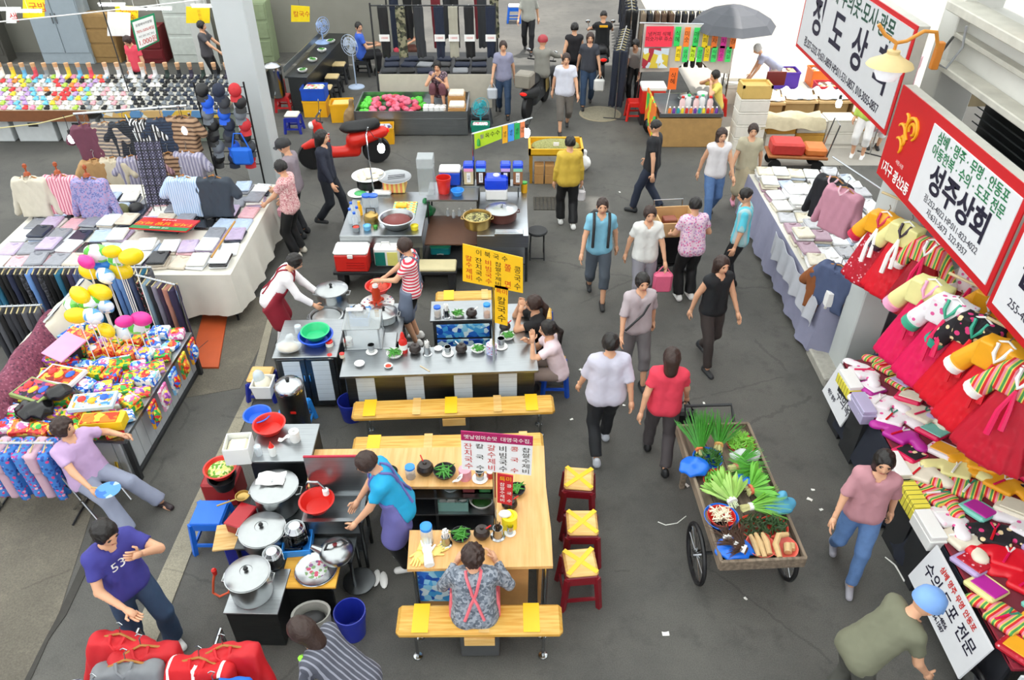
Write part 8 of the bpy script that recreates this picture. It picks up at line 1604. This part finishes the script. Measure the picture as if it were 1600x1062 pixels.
person('person in pink flowered blouse working at the box cart', G(1068, 466), 12, 1.58, shirt=('short', pat('floral', ['e4c8d8', 'd868a0', 'b890c0'], 34, ratio=.42)), pants=('wide', BLACK), hair=('short', None), shoes=WHITE, hands=((-.2, .36, .98), (.24, .3, 1.0)), lean=8, fat=1.1)
person('person in turquoise and grey shirt standing at the box cart', G(1140, 452), 72, 1.64, shirt=('elbow', pat('stripe', ['9ac4c8', '5ac8dc', 'b4c8cc'], 9, 0, .4)), pants=('long', mat('17181c', .8)), hair=('man', None), shoes=BLACK, head=(10, 0))
person('person in black top with bare arms walking past the box cart', G(1098, 565), 200, 1.6, shirt=('none', mat('17191d', .8)), pants=('slim', mat('3a3230', .8)), hair=('bob', HAIRB), **WALK2)
i = person('person in rose blouse and blue jeans walking beside the hanbok counter', G(1312, 888), 160, 1.6, shirt=('elbow', mat('b8848c', .8)), pants=('slim', JEANL), hair=('long', None), shoes=mat('9a98a0', .6), **WALK)
h_ = P(1425, 960, 1.35); person('person in olive shirt and light blue cap bending by the lettered sign', (h_.x-.28, h_.y-.02), -80, 1.66, lean=38, hands=((-.22, .62, .82), (.2, .5, .8)), shirt=('short', mat('6f705c', .8)), pants=('long', mat('4a4a44', .8)), hair=('short', None), cap_m=mat('7aa4e0', .6))
i = person('person in violet blue numbered shirt and jeans standing on the concrete', G(245, 1005), -128, 1.68, shirt=('short', mat('3c3a8c', .8)), pants=('wide', JEAN), hair=('short', None), shoes=mat('d4d4d0', .6), hands=((-.1, .3, 1.42), (.16, .34, 1.02)), head=(16, 8), elbow=((-.6, .3, -.6), (.6, -.4, -.6)), palms=((.3, -.8, 0), (0, 0, 1)), feet=((-.12, .12, 0), (.12, -.12, 0))); on_shirt(i, '53', .13, WHITE, (-.02, .33))
# seated vendor with a fan
hp = P(140, 742, .45); fc = thing('folding_chair', 'dark steel folding chair under the lilac shirted vendor', 'chair', (hp.x, hp.y, 0), R(-118)); MB().box((0, .02, .41), (.4, .38, .03), .01).obj('seat', BLACK, fc); MB().box((0, -.2, .72), (.4, .03, .22), .012, rx=.15).obj('backrest', BLACK, fc)
for x in (-.19, .19): MB().tube([(x, .2, 0), (x, -.18, .6), (x, -.23, .84)], .013, 7).obj('frame_leg', CHROME, fc); MB().tube([(x, -.22, 0), (x, .16, .4)], .013, 7).obj('frame_leg', CHROME, fc)
i = person('person in lilac shirt sitting with a fan beside the toy stall', (hp.x, hp.y), -118, 1.58, hip=.50, lean=-8, feet=((-.3, .62, 0), (.16, .66, 0)), hands=((-.42, .2, .82), (.2, .38, .62)), shirt=('short', mat('c4a4cc', .75)), pants=('wide', mat('8a90a4', .8)), hair=('perm', HAIRB), shoes=mat('2a1c20', .5), fat=1.2, head=(-2, 25)); p = i['root'].matrix_basis @ (Vector(i['wr'][1])*i['s'])
t = thing('hand_fan', 'round blue paper fan held by the lilac shirted vendor', 'fan', p+Vector((0, 0, .06))); MB().tube([(0, 0, -.02), (.1, -.03, .0)], .007, 6).obj('fan_handle', mat('c8a868', .6), t); MB().ell((.2, -.06, .01), (.12, .11, .006), 20, 6).obj('fan_leaf', pat('cells', ['5a94d0', 'a8c8e8', '3a70b8'], 14), t)
crate(P(172, 752), 'yellow basket on the ground beside the seated lilac vendor', mat('e0b832', .5), .24, .2, .22, .5)
person('cook in sky blue tee and violet apron washing up at the sink', (-1.02, 4.72), 100, 1.6, lean=20, hands=((-.14, .46, .86), (.14, .44, .84)), shirt=('short', mat('1aa0d0', .7)), pants=('long', BLACK), hair=('short', HAIRB), apron=(mat('6a68a8', .8), True), head=(16, 0), shoes=WHITE, fat=1.1)
sp2 = P(742, 962, .45); person('person in grey knit and pink apron straps seated on the front bench', (sp2.x, sp2.y+.02), 2, 1.56, hip=.51, lean=12, feet=((-.14, .34, 0), (.14, .34, 0)), hands=((-.16, .34, .84), (.2, .34, .84)), shirt=('long', pat('cells', ['7c8490', '9aa0aa', '5c6470'], 50)), pants=('wide', pat('cells', ['4a3a3c', '8a3a44', '6a6468'], 30)), hair=('perm', HAIRB), apron=(mat('e8707c', .7), True), fat=1.2)
h_ = P(478, 1005, 1.2); i = person('person in striped grey blouse with lime strap bending beside the sack', (h_.x+.38, h_.y-.12), 70, 1.6, lean=45, hands=((-.2, .5, .6), (.2, .5, .55)), shirt=('elbow', pat('stripe', ['4a4c58', '8a8c98'], 26, 0, .3)), pants=('long', BLACK), hair=('bob', HAIRB)); MB().tube([Vector(q)*i['s'] for q in (i['sh'][0]+i['sp']*.08, i['ch']+i['fw']*.16, i['pel']+i['fw']*.17+i['rt']*.15)], .022, 6).obj('bag_strap', mat('8ad82a', .5), i['root'])
person('vendor in rust waistcoat and white tee seated inside the hanbok stall', (4.75, 7.25), 118, 1.62, z=.12, hip=.6, feet=((-.12, .34, 0), (.12, .34, 0)), hands=((-.16, .32, .66), (.2, .3, .66)), shirt=('elbow', mat('e6e2de', .8)), pants=('long', JEAN), hair=('man', None), apron=None); vst = [o for o in bpy.data.objects if o.get('label') == 'vendor in rust waistcoat and white tee seated inside the hanbok stall'][0]
b = MB(); 
for k in (-1, 1): b.sheet(lambda u, v, k=k: (k*(.05+.13*u+.02*v), .155-.05*u*u, .70+.42*v), 5, 6, .014); b.sheet(lambda u, v, k=k: (k*(.19-.02*v), .1-.2*u, .70+.40*v), 4, 6, .014)
b.obj('waistcoat', mat('8a4a2a', .8), vst); t = thing('wooden_stool', 'low wooden seat under the rust waistcoat vendor', 'stool', (4.75, 7.2, 0)); MB().box((0, 0, .3), (.36, .36, .58), .01).obj('seat_block', mat('6a4a30', .7), t)
person('vendor in yellow tee seated behind the drinks stall', (4.35, 16.05), 100, 1.6, hip=.5, lean=12, feet=((-.12, .36, 0), (.12, .36, 0)), hands=((-.1, .26, 1.0), (.12, .26, 1.02)), shirt=('short', mat('e0cc6a', .8)), pants=('crop', mat('9a948c', .8)), hair=('short', None), res=.026)
person('old vendor with white hair bending over the foam boxes', (5.95, 17.45), 82, 1.55, lean=58, hands=((-.15, .62, .62), (.15, .6, .6)), shirt=('short', mat('b0b4cc', .8)), pants=('long', mat('d8c8c4', .8)), hair=('short', HAIRG), res=.026)
person('shopper in lime jacket and white trousers beside the purple garments', G(1338, 246), 150, 1.6, shirt=('long', mat('b4cc5a', .8)), pants=('crop', mat('e8e6e4', .8)), hair=('short', None), shoes=WHITE, res=.026); person('shopper in teal top and white trousers behind the lime jacket', G(1362, 232), 170, 1.6, shirt=('long', mat('4a9a94', .8)), pants=('crop', mat('e4e4e4', .8)), hair=('short', None), res=.026)
FAR = dict(res=.027)
person('person in pale grey shirt and black trousers walking up the far street', G(825, 82), 178, 1.68, shirt=('elbow', mat('a4a49c', .8)), pants=('long', mat('1a1a1e', .8)), hair=('man', HAIRB), **WALK, **FAR)
person('person in white blouse with black waist bag walking down the street', G(880, 205), 180, 1.62, shirt=('short', mat('cfd0dc', .8)), pants=('crop', mat('6a645e', .8)), hair=('short', HAIRB), fat=1.15, **WALK2, **FAR)
person('person in black vest walking with arms swinging in the street', G(893, 150), 5, 1.64, shirt=('none', mat('1e1c20', .8)), pants=('long', mat('22242a', .8)), hair=('short', None), **WALK, **FAR)
i = person('person in dark top and jeans walking with a white bag in the street', G(916, 166), 176, 1.62, shirt=('short', mat('3a3c44', .8)), pants=('long', JEAN), hair=('bob', HAIRB), **WALK2, **FAR); handbag(i, 0, 'white carrier bag of the dark top and jeans walker', WHITE, .24, .26, .1)
i = person('person in lavender tee with crossbody bag walking beside the trough', G(787, 180), 182, 1.6, shirt=('short', mat('8c8ca4', .8)), pants=('long', JEAN), hair=('short', HAIRB), **WALK, **FAR); handbag(i, 1, 'pale plastic bag carried beside the trough', mat('d8dce4', .4, alpha=.8), .22, .24, .1)
person('person in black tee and dark trousers striding across the road', G(1010, 332), 62, 1.66, shirt=('short', mat('1c1d22', .8)), pants=('long', mat('262e40', .8)), hair=('man', None), **WALK, **FAR)
person('person in white sleeveless top and jeans crossing the road', G(1105, 342), 185, 1.62, shirt=('none', mat('dcd8da', .8)), pants=('long', JEANL), hair=('long', HAIRB), **WALK2, **FAR); person('person in beige dress walking beside the white top wearer', G(1152, 330), 170, 1.58, shirt=('short', mat('b0a890', .8)), pants=('skirt', mat('b4a88c', .8)), hair=('short', HAIRB), shoes=mat('d890a8', .6), **WALK, **FAR)
sc_ = P(938, 128); scooter((sc_.x, sc_.y+.5, 0), .0, 'black scooter ridden up the street beside the coats', BLACK, IRON); person('scooter rider in black vest beside the coats', (sc_.x, sc_.y+.25), 0, 1.66, z=.32, hip=.52, feet=((-.2, .3, .0), (.2, .3, .0)), hands=((-.3, .5, .74), (.3, .5, .74)), shirt=('short', mat('17181b', .8)), pants=('long', BLACK), hair=('man', None), **FAR); o = [q for q in bpy.data.objects if q.get('label') == 'scooter rider in black vest beside the coats'][0]; MB().box((0, -.15, .96), (.2, .02, .05), .005).obj('yellow_badge', YELP, o)
s2_ = P(838, 186); scooter((s2_.x, s2_.y+.55, 0), -.35, 'dark delivery motorbike with red tail lamp riding up the street', mat('3a3c3e', .4), mat('b8a060', .5), mat('8a8478', .6)); person('motorbike rider in grey jacket riding up the street', (s2_.x+.12, s2_.y+.62), -20, 1.66, z=.32, hip=.52, feet=((-.2, .3, 0), (.2, .3, 0)), hands=((-.3, .5, .74), (.3, .5, .74)), shirt=('long', mat('8a8880', .8)), pants=('long', mat('3a3a3c', .8)), hair=('man', None), cap_m=mat('a02a34', .4), **FAR)
mp = P(566, 122); person('person in bright blue tee seated at the eatery', (mp.x, mp.y+.25), -75, 1.68, hip=.5, feet=((-.14, .38, 0), (.14, .36, 0)), hands=((-.12, .36, .72), (.14, .38, .74)), shirt=('short', mat('3a62c8', .8)), pants=('long', mat('1c1c20', .8)), hair=('man', None), head=(0, -60), **FAR); stool((mp.x, mp.y+.25, 0), 'dark stool under the person in bright blue tee', DARK, DARK, .4, .3)
person('person in coral top seated behind the blue tee wearer', (mp.x+.85, mp.y+.8), -80, 1.58, hip=.5, lean=20, feet=((-.12, .36, 0), (.12, .36, 0)), hands=((-.12, .4, .74), (.14, .4, .74)), shirt=('short', mat('d8485a', .8)), pants=('long', mat('5a3428', .8)), hair=('short', None), **FAR); stool((mp.x+.85, mp.y+.8, 0), 'dark stool under the person in coral top', DARK, DARK, .4, .3)
person('vendor in floral sleeveless top crouching behind the sweets', (-1.55, 16.42), 175, 1.56, z=.372, hip=.26, lean=14, feet=((-.14, .3, 0), (.14, .3, 0)), hands=((-.08, .3, .62), (.1, .3, .72)), shirt=('none', pat('floral', ['4a3a44', '8a7a90', 'b89aa0'], 40, ratio=.45)), pants=('crop', mat('6a4048', .8)), hair=('short', None), **FAR)
person('vendor in coral pink tee behind the sock stall', (-8.35, 17.35), 160, 1.56, shirt=('short', mat('e0485c', .8)), pants=('long', BLACK), hair=('short', HAIRB), head=(30, 0), **FAR); person('person in grey top seated at the dark red eatery counter', (-7.1, 18.3), -90, 1.58, shirt=('short', mat('4a484c', .8)), pants=('long', BLACK), hair=('short', None), hands=((-.2, .4, 1.0), (.2, .42, 1.0)), **FAR)
person('vendor in white blouse bending between the skirt rails', (2.78, 17.55), 165, 1.58, lean=35, shirt=('short', mat('b8b4b0', .8)), pants=('long', BLACK), hair=('short', None), hands=((-.16, .5, .8), (.16, .5, .8)), **FAR)
